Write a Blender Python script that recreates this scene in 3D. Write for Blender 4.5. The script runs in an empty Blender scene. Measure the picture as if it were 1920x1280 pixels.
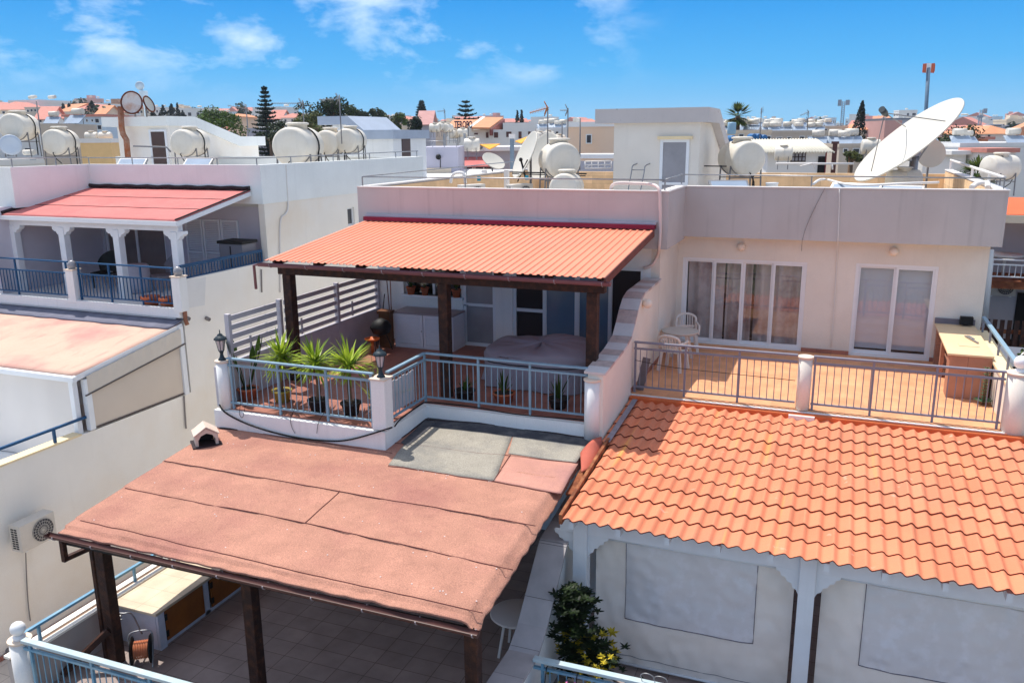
# Rooftop terraces over a sunlit town: procedural scene
EXPOSURE = 0.83
SUN_E = 2.85
SKY_E = 0.15
SKY_AIR, SKY_DUST, SKY_OZ = 1.0, 0.6, 4.0
SKY_SAT, SKY_VAL, SKY_HUE = 0.55, 0.88, 0.5
SKY_C = [(1.0, 2.4, 3.6), (0.30, 1.8, 3.6), (0.02, 1.15, 3.3)]   # radiance at the horizon, at 6 degrees, at 17 degrees
CLOUD_OFF = (0.3, 0.1, 0.2)
CLOUD_COL = (3.9, 4.5, 5.0, 1)
CLOUD_SC = (5.0, 5.0, 11.0)
HAZE = 0.00025
import bpy, bmesh, math, random
from mathutils import Vector, Matrix, Quaternion, noise
C = bpy.context.scene.collection
rad = math.radians
PI = math.pi
rng = random.Random(7)

# ------------------------------------------------------------------ camera
FPX, PITCH, YAW, ROLL = 1570.0, rad(13.72), rad(21.6), rad(0.5)
CAM = Vector((0, 0, 11.35))
fw = Vector((-math.sin(YAW) * math.cos(PITCH), math.cos(YAW) * math.cos(PITCH), -math.sin(PITCH)))
r0 = Vector((math.cos(YAW), math.sin(YAW), 0)); d0 = fw.cross(r0)
rt = math.cos(ROLL) * r0 + math.sin(ROLL) * d0
dn = -math.sin(ROLL) * r0 + math.cos(ROLL) * d0
cd = bpy.data.cameras.new('camera'); cam = bpy.data.objects.new('camera', cd); C.objects.link(cam)
cd.sensor_width = 36; cd.lens = 36 * FPX / 1920; cd.clip_start = 0.1; cd.clip_end = 9000
cam.matrix_world = Matrix(((rt.x, -dn.x, -fw.x, CAM.x), (rt.y, -dn.y, -fw.y, CAM.y), (rt.z, -dn.z, -fw.z, CAM.z), (0, 0, 0, 1)))
bpy.context.scene.camera = cam

def at(px, py, X=None, Y=None, Z=None, d=None):
    """survey helper: the point on a known plane (or at a known range) seen in that direction"""
    v = rt * ((px - 960) / FPX) + dn * ((py - 640) / FPX) + fw
    if X is not None: t = (X - CAM.x) / v.x
    elif Y is not None: t = (Y - CAM.y) / v.y
    elif Z is not None: t = (Z - CAM.z) / v.z
    else: t = d
    return CAM + v * t

# ------------------------------------------------------------------ render + light
sc = bpy.context.scene
sc.view_settings.view_transform = 'Standard'; sc.view_settings.look = 'None'
sc.view_settings.exposure = EXPOSURE
sc.view_settings.gamma = 1
SUN = Vector((-0.385, 0.20, 1)).normalized()
el = math.asin(SUN.z); azi = math.atan2(SUN.x, SUN.y)
ld = bpy.data.lights.new('sun', 'SUN'); ld.energy = SUN_E; ld.angle = rad(0.5); ld.color = (1, 0.955, 0.88)
lo = bpy.data.objects.new('sun', ld); C.objects.link(lo); lo.location = (-30, 20, 80)
lo.rotation_euler = SUN.to_track_quat('Z', 'Y').to_euler()
w = bpy.data.worlds.new('World'); sc.world = w; w.use_nodes = True
nt = w.node_tree; nt.nodes.clear()
def N(t, k, **kw):
    n = t.nodes.new(k)
    for a, b in kw.items():
        if a.startswith('i_'): n.inputs[int(a[2:])].default_value = b
        else: setattr(n, a, b)
    return n
sky = N(nt, 'ShaderNodeTexSky', sky_type='NISHITA', sun_disc=False, sun_elevation=el, sun_rotation=azi, altitude=0, air_density=SKY_AIR, dust_density=SKY_DUST, ozone_density=SKY_OZ)
hs = N(nt, 'ShaderNodeHueSaturation'); hs.inputs['Saturation'].default_value = SKY_SAT; hs.inputs['Value'].default_value = SKY_VAL; hs.inputs['Hue'].default_value = SKY_HUE
bg = N(nt, 'ShaderNodeBackground'); bg.inputs['Strength'].default_value = SKY_E
ow = N(nt, 'ShaderNodeOutputWorld')
tc = N(nt, 'ShaderNodeTexCoord')
# clouds in direction space: lower frequency over a stretched sky, masked to the north-west part
mp = N(nt, 'ShaderNodeMapping'); mp.inputs['Scale'].default_value = CLOUD_SC; mp.inputs['Location'].default_value = CLOUD_OFF
nz = N(nt, 'ShaderNodeTexNoise'); nz.inputs['Scale'].default_value = 2.0; nz.inputs['Detail'].default_value = 9; nz.inputs['Roughness'].default_value = 0.58; nz.inputs['Distortion'].default_value = 0.25
cr = N(nt, 'ShaderNodeValToRGB'); cr.color_ramp.elements[0].position = 0.48; cr.color_ramp.elements[1].position = 0.76
# mask: clouds gather round one direction of the sky
cdir = (at(560, 30, d=1.0) - CAM).normalized()
dot = N(nt, 'ShaderNodeVectorMath', operation='DOT_PRODUCT'); dot.inputs[1].default_value = cdir
mr = N(nt, 'ShaderNodeMapRange'); mr.inputs['From Min'].default_value = 0.91; mr.inputs['From Max'].default_value = 0.97; mr.interpolation_type = 'SMOOTHSTEP'
ml = N(nt, 'ShaderNodeMath', operation='MULTIPLY'); ml2 = N(nt, 'ShaderNodeMath', operation='MULTIPLY'); ml2.inputs[1].default_value = 0.8
sx = N(nt, 'ShaderNodeSeparateXYZ'); mz = N(nt, 'ShaderNodeMapRange'); mz.inputs['From Min'].default_value = 0.03; mz.inputs['From Max'].default_value = 0.10; mz.interpolation_type = 'SMOOTHSTEP'
mz.inputs['To Min'].default_value = 0.0
mx = N(nt, 'ShaderNodeMix', data_type='RGBA'); mx.inputs[7].default_value = CLOUD_COL
L = nt.links.new
L(tc.outputs['Generated'], mp.inputs['Vector']); L(mp.outputs[0], nz.inputs['Vector']); L(nz.outputs['Fac'], cr.inputs[0])
L(tc.outputs['Generated'], dot.inputs[0]); L(dot.outputs['Value'], mr.inputs[0]); L(tc.outputs['Generated'], sx.inputs[0]); L(sx.outputs['Z'], mz.inputs[0])
L(cr.outputs[0], ml.inputs[0]); L(mr.outputs[0], ml.inputs[1]); L(ml.outputs[0], ml2.inputs[0])
ml3 = N(nt, 'ShaderNodeMath', operation='MULTIPLY'); L(ml2.outputs[0], ml3.inputs[0]); L(mz.outputs[0], ml3.inputs[1])
# low sky: clear blue band deepening upwards from a pale horizon, going over into the physical sky higher up
rz = N(nt, 'ShaderNodeValToRGB'); e_ = rz.color_ramp.elements; e_[0].position = 0.0; e_[0].color = (*SKY_C[0], 1); e_[1].position = 0.17; e_[1].color = (*SKY_C[2], 1)
x_ = e_.new(0.075); x_.color = (*SKY_C[1], 1)
mzz = N(nt, 'ShaderNodeMapRange'); mzz.inputs['From Min'].default_value = 0.17; mzz.inputs['From Max'].default_value = 0.34; mzz.interpolation_type = 'SMOOTHSTEP'
mlow = N(nt, 'ShaderNodeMix', data_type='RGBA'); L(sx.outputs['Z'], rz.inputs[0]); L(sx.outputs['Z'], mzz.inputs[0]); L(mzz.outputs[0], mlow.inputs[0]); L(rz.outputs[0], mlow.inputs[6])
L(sky.outputs[0], hs.inputs['Color']); L(hs.outputs[0], mlow.inputs[7]); L(mlow.outputs[2], mx.inputs[6]); L(ml3.outputs[0], mx.inputs[0])
L(mx.outputs[2], bg.inputs[0]); L(bg.outputs[0], ow.inputs[0])

# ------------------------------------------------------------------ materials
def lin(c):
    return tuple(((v / 255) / 12.92 if v / 255 <= 0.04045 else (((v / 255) + 0.055) / 1.055) ** 2.4) for v in c)
def mul(c, k): return tuple(min(1, v * k) for v in c)
MATS = {}
def M(name, col, rough=0.8, var=0.12, scale=1.5, bump=0.0, bscale=60, metal=0.0, tint=None, tintamt=0.0, tscale=0.6, streak=0.0, spec=0.3, fine=0.0, tlo=0.45, thi=0.7, fscale=45):
    """procedural material; colour in sRGB 0-255. var: tonal mottling; tint: second colour in blotches; streak: run-down stains"""
    if name in MATS: return MATS[name]
    m = bpy.data.materials.new(name); m.use_nodes = True; t = m.node_tree; b = t.nodes['Principled BSDF']
    c = lin(col)
    tcn = N(t, 'ShaderNodeTexCoord'); l = t.links.new
    n1 = N(t, 'ShaderNodeTexNoise'); n1.inputs['Scale'].default_value = scale; n1.inputs['Detail'].default_value = 8; n1.inputs['Roughness'].default_value = 0.62
    l(tcn.outputs['Object'], n1.inputs['Vector'])
    r1 = N(t, 'ShaderNodeValToRGB'); r1.color_ramp.elements[0].position = 0.3; r1.color_ramp.elements[1].position = 0.7
    r1.color_ramp.elements[0].color = (*mul(c, 1 - var), 1); r1.color_ramp.elements[1].color = (*mul(c, 1 + var), 1)
    l(n1.outputs['Fac'], r1.inputs[0]); out = r1.outputs[0]
    if tint:
        n2 = N(t, 'ShaderNodeTexNoise'); n2.inputs['Scale'].default_value = tscale; n2.inputs['Detail'].default_value = 6; n2.inputs['Roughness'].default_value = 0.6
        l(tcn.outputs['Object'], n2.inputs['Vector'])
        rr = N(t, 'ShaderNodeMapRange'); rr.inputs['From Min'].default_value = tlo; rr.inputs['From Max'].default_value = thi; rr.inputs['To Max'].default_value = tintamt
        l(n2.outputs['Fac'], rr.inputs[0]); mm = N(t, 'ShaderNodeMix', data_type='RGBA'); l(rr.outputs[0], mm.inputs[0]); l(out, mm.inputs[6]); mm.inputs[7].default_value = (*lin(tint), 1); out = mm.outputs[2]
    if streak:
        mp_ = N(t, 'ShaderNodeMapping'); mp_.inputs['Scale'].default_value = (7, 7, 0.35); l(tcn.outputs['Object'], mp_.inputs[0])
        n3 = N(t, 'ShaderNodeTexNoise'); n3.inputs['Scale'].default_value = 1.0; n3.inputs['Detail'].default_value = 5; l(mp_.outputs[0], n3.inputs['Vector'])
        rs = N(t, 'ShaderNodeMapRange'); rs.inputs['From Min'].default_value = 0.56; rs.inputs['From Max'].default_value = 0.78; rs.inputs['To Max'].default_value = streak
        l(n3.outputs['Fac'], rs.inputs[0]); ms = N(t, 'ShaderNodeMix', data_type='RGBA'); l(rs.outputs[0], ms.inputs[0]); l(out, ms.inputs[6]); ms.inputs[7].default_value = (*mul(c, 0.55), 1); out = ms.outputs[2]
    if fine:
        n5 = N(t, 'ShaderNodeTexNoise'); n5.inputs['Scale'].default_value = fscale; n5.inputs['Detail'].default_value = 4; l(tcn.outputs['Object'], n5.inputs['Vector'])
        rf = N(t, 'ShaderNodeMapRange'); rf.inputs['From Min'].default_value = 0.3; rf.inputs['From Max'].default_value = 0.7; rf.inputs['To Min'].default_value = 1 - fine; rf.inputs['To Max'].default_value = 1 + fine
        l(n5.outputs['Fac'], rf.inputs[0]); mf = N(t, 'ShaderNodeMix', data_type='RGBA', blend_type='MULTIPLY'); mf.inputs[0].default_value = 1; l(out, mf.inputs[6]); l(rf.outputs[0], mf.inputs[7]); out = mf.outputs[2]
    l(out, b.inputs['Base Color'])
    b.inputs['Roughness'].default_value = rough; b.inputs['Metallic'].default_value = metal; b.inputs['Specular IOR Level'].default_value = spec
    if bump:
        n4 = N(t, 'ShaderNodeTexNoise'); n4.inputs['Scale'].default_value = bscale; n4.inputs['Detail'].default_value = 5; l(tcn.outputs['Object'], n4.inputs['Vector'])
        bp = N(t, 'ShaderNodeBump'); bp.inputs['Strength'].default_value = bump; bp.inputs['Distance'].default_value = 0.02; l(n4.outputs['Fac'], bp.inputs['Height']); l(bp.outputs[0], b.inputs['Normal'])
    MATS[name] = m; return m

def tilemat(name, col, joint, w_, h_, gap=0.008, offset=0.0, axes='XY', rough=0.6, var=0.12, tint=None, rot=0.0):
    if name in MATS: return MATS[name]
    m = bpy.data.materials.new(name); m.use_nodes = True; t = m.node_tree; b = t.nodes['Principled BSDF']; l = t.links.new
    tcn = N(t, 'ShaderNodeTexCoord'); mp_ = N(t, 'ShaderNodeMapping')
    if axes == 'XZ': mp_.inputs['Rotation'].default_value = (-PI / 2, 0, 0)
    if axes == 'YZ': mp_.inputs['Rotation'].default_value = (-PI / 2, 0, -PI / 2)
    if axes == 'XY': mp_.inputs['Rotation'].default_value = (0, 0, rot)
    l(tcn.outputs['Object'], mp_.inputs[0])
    br = N(t, 'ShaderNodeTexBrick'); br.offset = offset; br.inputs['Scale'].default_value = 1
    br.inputs['Brick Width'].default_value = w_; br.inputs['Row Height'].default_value = h_; br.inputs['Mortar Size'].default_value = gap; br.inputs['Mortar Smooth'].default_value = 0.2
    c = lin(col)
    br.inputs['Color1'].default_value = (*mul(c, 1 - var), 1); br.inputs['Color2'].default_value = (*mul(c, 1 + var), 1); br.inputs['Mortar'].default_value = (*lin(joint), 1)
    mp_.inputs['Location'].default_value = (w_ * .5 if w_ > 5 else 0, 0, 0); l(mp_.outputs[0], br.inputs['Vector'])
    n1 = N(t, 'ShaderNodeTexNoise'); n1.inputs['Scale'].default_value = 3; n1.inputs['Detail'].default_value = 8; l(tcn.outputs['Object'], n1.inputs['Vector'])
    rf = N(t, 'ShaderNodeMapRange'); rf.inputs['From Min'].default_value = 0.3; rf.inputs['From Max'].default_value = 0.7; rf.inputs['To Min'].default_value = 0.86; rf.inputs['To Max'].default_value = 1.12
    l(n1.outputs['Fac'], rf.inputs[0]); mf = N(t, 'ShaderNodeMix', data_type='RGBA', blend_type='MULTIPLY'); mf.inputs[0].default_value = 1; l(br.outputs[0], mf.inputs[6]); l(rf.outputs[0], mf.inputs[7])
    l(mf.outputs[2], b.inputs['Base Color']); b.inputs['Roughness'].default_value = rough; b.inputs['Specular IOR Level'].default_value = 0.3
    bp = N(t, 'ShaderNodeBump'); bp.inputs['Strength'].default_value = 0.25; bp.inputs['Distance'].default_value = 0.01; bp.invert = True; l(br.outputs['Fac'], bp.inputs['Height']); l(bp.outputs[0], b.inputs['Normal'])
    MATS[name] = m; return m

def glassmat(name, tint=(255, 255, 255), refl=0.5, dark=0.0):
    if name in MATS: return MATS[name]
    m = bpy.data.materials.new(name); m.use_nodes = True; t = m.node_tree; t.nodes.clear(); l = t.links.new
    o = N(t, 'ShaderNodeOutputMaterial'); g = N(t, 'ShaderNodeBsdfGlossy'); g.inputs['Roughness'].default_value = 0.02
    tr = N(t, 'ShaderNodeBsdfTransparent'); tr.inputs[0].default_value = (*lin(tint), 1)
    fr = N(t, 'ShaderNodeLayerWeight'); fr.inputs[0].default_value = 0.5
    pw = N(t, 'ShaderNodeMath', operation='POWER'); pw.inputs[1].default_value = 3.0; l(fr.outputs['Facing'], pw.inputs[0])
    ad = N(t, 'ShaderNodeMath', operation='MULTIPLY_ADD'); ad.inputs[1].default_value = 0.7; ad.inputs[2].default_value = refl
    nzz = N(t, 'ShaderNodeTexNoise'); nzz.inputs['Scale'].default_value = 0.9; bp = N(t, 'ShaderNodeBump'); bp.inputs['Strength'].default_value = 0.05; bp.inputs['Distance'].default_value = 0.05
    tcn = N(t, 'ShaderNodeTexCoord'); l(tcn.outputs['Object'], nzz.inputs['Vector']); l(nzz.outputs['Fac'], bp.inputs['Height']); l(bp.outputs[0], g.inputs['Normal'])
    mxs = N(t, 'ShaderNodeMixShader'); l(pw.outputs[0], ad.inputs[0]); l(ad.outputs[0], mxs.inputs[0]); l(tr.outputs[0], mxs.inputs[1]); l(g.outputs[0], mxs.inputs[2]); l(mxs.outputs[0], o.inputs[0])
    MATS[name] = m; return m

def leafmat(name, c1, c2, rough=0.55):
    """foliage: per-leaf variation between two greens"""
    if name in MATS: return MATS[name]
    m = bpy.data.materials.new(name); m.use_nodes = True; t = m.node_tree; b = t.nodes['Principled BSDF']; l = t.links.new
    gi = N(t, 'ShaderNodeNewGeometry'); r = N(t, 'ShaderNodeValToRGB')
    r.color_ramp.elements[0].color = (*lin(c1), 1); r.color_ramp.elements[1].color = (*lin(c2), 1)
    l(gi.outputs['Random Per Island'], r.inputs[0]); l(r.outputs[0], b.inputs['Base Color']); b.inputs['Roughness'].default_value = rough; b.inputs['Specular IOR Level'].default_value = 0.25
    b.inputs['Subsurface Weight'].default_value = 0.0
    t2 = N(t, 'ShaderNodeBsdfTranslucent'); mm = N(t, 'ShaderNodeMixShader'); mm.inputs[0].default_value = 0.25
    l(r.outputs[0], t2.inputs[0]); o = t.nodes['Material Output']; l(b.outputs[0], mm.inputs[1]); l(t2.outputs[0], mm.inputs[2]); l(mm.outputs[0], o.inputs[0])
    MATS[name] = m; return m

# ------------------------------------------------------------------ mesh builder
def frame_of(z):
    z = z.normalized(); a = Vector((0, 0, 1)) if abs(z.z) < 0.95 else Vector((1, 0, 0))
    x = a.cross(z).normalized(); return x, z.cross(x).normalized(), z
class MB:
    def __init__(s): s.v = []; s.f = []; s.mi = []; s.cur = 0; s.sm = []; s.smooth = False
    def V(s, p): s.v.append(Vector(p)); return len(s.v) - 1
    def F(s, idx): s.f.append(list(idx)); s.mi.append(s.cur); s.sm.append(s.smooth); return s
    def poly(s, pts): return s.F([s.V(p) for p in pts])
    def mat(s, i): s.cur = i; return s
    def box(s, x0, y0, z0, x1, y1, z1, T=None):
        if x0 > x1: x0, x1 = x1, x0
        if y0 > y1: y0, y1 = y1, y0
        if z0 > z1: z0, z1 = z1, z0
        P = [Vector(p) for p in ((x0, y0, z0), (x1, y0, z0), (x1, y1, z0), (x0, y1, z0), (x0, y0, z1), (x1, y0, z1), (x1, y1, z1), (x0, y1, z1))]
        if T is not None: P = [T @ p for p in P]
        i = [s.V(p) for p in P]
        for q in ((0, 3, 2, 1), (4, 5, 6, 7), (0, 1, 5, 4), (1, 2, 6, 5), (2, 3, 7, 6), (3, 0, 4, 7)): s.F([i[k] for k in q])
        return s
    def bar(s, a, b, w_, h_, up=(0, 0, 1)):
        a = Vector(a); b = Vector(b); z = (b - a); Lz = z.length; z.normalize(); up = Vector(up)
        if abs(z.dot(up)) > 0.98: up = Vector((0, 1, 0))
        x = z.cross(up).normalized(); y = x.cross(z).normalized()
        T = Matrix(((x.x, y.x, z.x, a.x), (x.y, y.y, z.y, a.y), (x.z, y.z, z.z, a.z), (0, 0, 0, 1)))
        return s.box(-w_ / 2, -h_ / 2, 0, w_ / 2, h_ / 2, Lz, T)
    def cyl(s, a, b, r, r2=None, n=12, caps=True):
        a = Vector(a); b = Vector(b); r2 = r if r2 is None else r2; x, y, z = frame_of(b - a)
        A = [s.V(a + (x * math.cos(2 * PI * k / n) + y * math.sin(2 * PI * k / n)) * r) for k in range(n)]
        B = [s.V(b + (x * math.cos(2 * PI * k / n) + y * math.sin(2 * PI * k / n)) * r2) for k in range(n)]
        sm = s.smooth; s.smooth = n > 6
        for k in range(n): s.F((A[k], A[(k + 1) % n], B[(k + 1) % n], B[k]))
        s.smooth = sm
        if caps: s.F(A[::-1]); s.F(B)
        return s
    def tube(s, pts, r, n=6):
        pts = [Vector(p) for p in pts]; rings = []
        px = None
        for i, p in enumerate(pts):
            t = (pts[min(i + 1, len(pts) - 1)] - pts[max(i - 1, 0)])
            if t.length < 1e-9: t = Vector((0, 0, 1))
            t.normalize()
            if px is None: x, y, _ = frame_of(t)
            else:
                x = (px - t * px.dot(t))
                x = x.normalized() if x.length > 1e-6 else frame_of(t)[0]
                y = t.cross(x)
            px = x
            rr = r[i] if isinstance(r, (list, tuple)) else r
            rings.append([s.V(p + (x * math.cos(2 * PI * k / n) + y * math.sin(2 * PI * k / n)) * rr) for k in range(n)])
        sm = s.smooth; s.smooth = True
        for A, B in zip(rings, rings[1:]):
            for k in range(n): s.F((A[k], A[(k + 1) % n], B[(k + 1) % n], B[k]))
        s.smooth = sm
        s.F(rings[0][::-1]); s.F(rings[-1]); return s
    def lathe(s, prof, o=(0, 0, 0), axis=(0, 0, 1), n=20, caps=True):
        """prof: (radius, height) pairs from bottom to top"""
        o = Vector(o); x, y, z = frame_of(Vector(axis)); rings = []
        for r, h in prof: rings.append([s.V(o + z * h + (x * math.cos(2 * PI * k / n) + y * math.sin(2 * PI * k / n)) * max(r, 1e-4)) for k in range(n)])
        sm = s.smooth; s.smooth = n > 8
        for A, B in zip(rings, rings[1:]):
            for k in range(n): s.F((A[k], A[(k + 1) % n], B[(k + 1) % n], B[k]))
        s.smooth = sm
        if caps: s.F(rings[0][::-1]); s.F(rings[-1])
        return s
    def ball(s, c, r, n=16, sq=1.0):
        k = n // 2
        return s.lathe([(r * math.sin(PI * i / k), -r * sq * math.cos(PI * i / k)) for i in range(k + 1)], c, n=n, caps=False)
    def prism(s, poly, a, b):
        """poly of 3D points on one plane, extruded by the vector b-a"""
        d = Vector(b) - Vector(a); n = len(poly)
        A = [s.V(p) for p in poly]; B = [s.V(Vector(p) + d) for p in poly]
        s.F(A[::-1]); s.F(B)
        for k in range(n): s.F((A[k], A[(k + 1) % n], B[(k + 1) % n], B[k]))
        return s
    def grid(s, fn, nu, nv, smooth=True):
        I = [[s.V(fn(u / nu, v / nv)) for u in range(nu + 1)] for v in range(nv + 1)]
        sm = s.smooth; s.smooth = smooth
        for v in range(nv):
            for u in range(nu): s.F((I[v][u], I[v][u + 1], I[v + 1][u + 1], I[v + 1][u]))
        s.smooth = sm; return s
    def sheet(s, fn, nu, nv, th, smooth=True):
        """a grid with thickness th downwards and closed edges"""
        top = [[Vector(fn(u / nu, v / nv)) for u in range(nu + 1)] for v in range(nv + 1)]
        I = [[s.V(p) for p in row] for row in top]; J = [[s.V(p - Vector((0, 0, th))) for p in row] for row in top]
        sm = s.smooth; s.smooth = smooth
        for v in range(nv):
            for u in range(nu):
                s.F((I[v][u], I[v][u + 1], I[v + 1][u + 1], I[v + 1][u])); s.F((J[v][u], J[v + 1][u], J[v + 1][u + 1], J[v][u + 1]))
        s.smooth = False
        for u in range(nu): s.F((J[0][u], J[0][u + 1], I[0][u + 1], I[0][u])); s.F((I[nv][u], I[nv][u + 1], J[nv][u + 1], J[nv][u]))
        for v in range(nv): s.F((I[v][0], I[v + 1][0], J[v + 1][0], J[v][0])); s.F((J[v][nu], J[v + 1][nu], I[v + 1][nu], I[v][nu]))
        s.smooth = sm; return s
    def wall(s, axis, c0, c1, a0, a1, z0, z1, holes=()):
        """wall slab; axis 'Y': faces along y between c0<c1 and runs in x a0..a1; 'X': the same in y. holes: (a0,a1,z0,z1)"""
        us = sorted({a0, a1} | {h[i] for h in holes for i in (0, 1) if a0 < h[i] < a1}); zs = sorted({z0, z1} | {h[i] for h in holes for i in (2, 3) if z0 < h[i] < z1})
        def solid(i, j):
            if i < 0 or j < 0 or i >= len(us) - 1 or j >= len(zs) - 1: return False
            u = (us[i] + us[i + 1]) / 2; z = (zs[j] + zs[j + 1]) / 2
            return not any(h[0] < u < h[1] and h[2] < z < h[3] for h in holes)
        P = (lambda u, c, z: Vector((u, c, z))) if axis == 'Y' else (lambda u, c, z: Vector((c, u, z)))
        fl = axis != 'Y'
        def q(a, b, c, d): s.poly([a, b, c, d] if not fl else [d, c, b, a])
        for i in range(len(us) - 1):
            for j in range(len(zs) - 1):
                if not solid(i, j): continue
                a, b, e, g = us[i], us[i + 1], zs[j], zs[j + 1]
                q(P(a, c0, e), P(b, c0, e), P(b, c0, g), P(a, c0, g)); q(P(b, c1, e), P(a, c1, e), P(a, c1, g), P(b, c1, g))
                if not solid(i - 1, j): q(P(a, c1, e), P(a, c0, e), P(a, c0, g), P(a, c1, g))
                if not solid(i + 1, j): q(P(b, c0, e), P(b, c1, e), P(b, c1, g), P(b, c0, g))
                if not solid(i, j - 1): q(P(a, c1, e), P(b, c1, e), P(b, c0, e), P(a, c0, e))
                if not solid(i, j + 1): q(P(a, c0, g), P(b, c0, g), P(b, c1, g), P(a, c1, g))
        return s
    def build(s, name, mats, parent=None, origin=None, bevel=0.0, seg=2, xf=None, weld=False):
        if not isinstance(mats, (list, tuple)): mats = [mats]
        if xf is not None: s.v = [xf @ p for p in s.v]
        if parent is not None:
            off = Vector((0, 0, 0)); p = parent
            while p is not None: off += p.location; p = p.parent
        elif origin is not None: off = Vector(origin)
        else:
            xs = [p.x for p in s.v]; ys = [p.y for p in s.v]; zs = [p.z for p in s.v]
            off = Vector(((min(xs) + max(xs)) / 2, (min(ys) + max(ys)) / 2, min(zs)))
        me = bpy.data.meshes.new(name); me.from_pydata([tuple(p - off) for p in s.v], [], s.f)
        for m in mats: me.materials.append(m)
        me.polygons.foreach_set('material_index', s.mi); me.polygons.foreach_set('use_smooth', s.sm)
        if weld:
            bm = bmesh.new(); bm.from_mesh(me); bmesh.ops.remove_doubles(bm, verts=bm.verts, dist=1e-4); bm.to_mesh(me); bm.free()
        me.update()
        o = bpy.data.objects.new(name, me); C.objects.link(o)
        if parent is not None: o.parent = parent
        else: o.location = off
        if bevel:
            md = o.modifiers.new('bevel', 'BEVEL'); md.width = bevel; md.segments = seg; md.limit_method = 'ANGLE'; md.angle_limit = rad(40)
        return o
def tag(o, label, cat, group=None, kind=None):
    o['label'] = label; o['category'] = cat
    if group: o['group'] = group
    if kind: o['kind'] = kind
    return o
def thing(name, label, cat, loc=(0, 0, 0), group=None):
    o = bpy.data.objects.new(name, None); C.objects.link(o); o.location = loc; o.empty_display_size = 0.2
    return tag(o, label, cat, group)
def structure(o): o['kind'] = 'structure'; return o
def dup(root, loc, rotz=0.0, label=None, group=None, scale=None, cat=None):
    r = root.copy(); C.objects.link(r); r.location = loc; r.rotation_euler = (0, 0, rotz)
    if label: r['label'] = label
    if group: r['group'] = group
    if cat: r['category'] = cat
    if scale is not None: r.scale = scale if isinstance(scale, (tuple, list)) else (scale,) * 3
    for ch in list(root.children):
        c = ch.copy(); C.objects.link(c); c.parent = r
        for g in list(ch.children):
            e = g.copy(); C.objects.link(e); e.parent = c
    return r
def rect(x0, y0, x1, y1): return [(x0, y0), (x1, y0), (x1, y1), (x0, y1)]
def curve(pts, n=8):
    """Catmull-Rom through points"""
    pts = [Vector(p) for p in pts]; out = []
    for i in range(len(pts) - 1):
        a = pts[max(i - 1, 0)]; b = pts[i]; c = pts[i + 1]; d = pts[min(i + 2, len(pts) - 1)]
        for k in range(n):
            t = k / n; out.append(0.5 * ((2 * b) + (c - a) * t + (2 * a - 5 * b + 4 * c - d) * t * t + (3 * b - a - 3 * c + d) * t ** 3))
    out.append(pts[-1]); return out
def nse(x, y, z=0.0): return noise.noise(Vector((x, y, z)))
# ------------------------------------------------------------------ palette
m_white = M('white_render', (236, 235, 232), 0.85, 0.05, 0.8, 0.15, 90, streak=0.22, fine=0.03)
m_cream = M('cream_render', (232, 224, 212), 0.85, 0.05, 0.9, 0.2, 90, tint=(205, 190, 172), tintamt=0.35, tscale=0.5, streak=0.08, fine=0.03)
m_lwall = M('warm_white_render', (243, 238, 229), 0.85, 0.04, 0.6, 0.15, 80, tint=(230, 208, 176), tintamt=0.45, tscale=0.33, streak=0.08, fine=0.03)
m_fascia = M('mauve_grey_render', (194, 188, 186), 0.85, 0.06, 0.7, 0.2, 90, tint=(180, 171, 167), tintamt=0.45, tscale=0.45, streak=0.3, fine=0.03)
m_tan = tilemat('tan_block', (222, 186, 144), (190, 160, 125), 0.9, 0.3, 0.006, 0.5, 'XZ', 0.85)
m_tanY = tilemat('tan_block_side', (222, 186, 144), (190, 160, 125), 0.9, 0.3, 0.006, 0.5, 'YZ', 0.85)
m_deck = M('roof_screed', (206, 203, 198), 0.9, 0.12, 1.2, 0.3, 60, tint=(170, 160, 150), tintamt=0.6)
m_terr = tilemat('terracotta_tile', (220, 158, 116), (196, 146, 112), 0.33, 0.33, 0.004, 0.0, 'XY', 0.55, 0.07)
m_balc = tilemat('brown_red_tile', (164, 108, 92), (112, 78, 68), 0.33, 0.33, 0.004, 0.0, 'XY', 0.5, 0.08)
m_grey = tilemat('grey_tile', (156, 140, 134), (92, 78, 74), 0.5, 0.36, 0.005, 0.0, 'XY', 0.55, 0.09, rot=0)
m_pass = tilemat('passage_tile', (214, 204, 192), (160, 150, 140), 0.45, 0.45, 0.006, 0.0, 'XY', 0.7, 0.05)
m_frame = M('white_aluminium', (232, 234, 236), 0.4, 0.03, 3)
m_dwood = M('dark_brown_stain', (48, 26, 20), 0.65, 0.35, 3, 0.5, 50, tint=(120, 70, 42), tintamt=0.35, tscale=9)
m_pipe = M('white_pipe', (228, 222, 216), 0.5, 0.05)
m_black = M('black_rubber', (18, 18, 20), 0.6, 0.2)
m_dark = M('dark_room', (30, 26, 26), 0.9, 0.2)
m_curt = M('striped_curtain', (232, 216, 206), 0.9, 0.08, 2, tint=(140, 84, 88), tintamt=0.75, tscale=1.3)
m_glass = glassmat('window_glass', (240, 243, 246), 0.07)
m_frost = M('frosted_glass', (150, 148, 152), 0.25, 0.15, 1.5, spec=0.5)
m_blueg = M('blue_grey_paint', (132, 160, 176), 0.45, 0.08, 5)
m_mauve = M('mauve_grey_paint', (130, 130, 142), 0.45, 0.08, 5)
m_lblue = M('light_blue_paint', (104, 152, 180), 0.45, 0.1, 5, tint=(176, 196, 196), tintamt=0.5, tscale=4)
m_teal = M('deep_blue_paint', (14, 74, 116), 0.45, 0.12, 5)
m_steel = M('galvanised_steel', (150, 150, 152), 0.4, 0.15, 6, metal=0.6)
m_cream_p = M('cream_stone', (236, 214, 172), 0.8, 0.08, 3)
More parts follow.
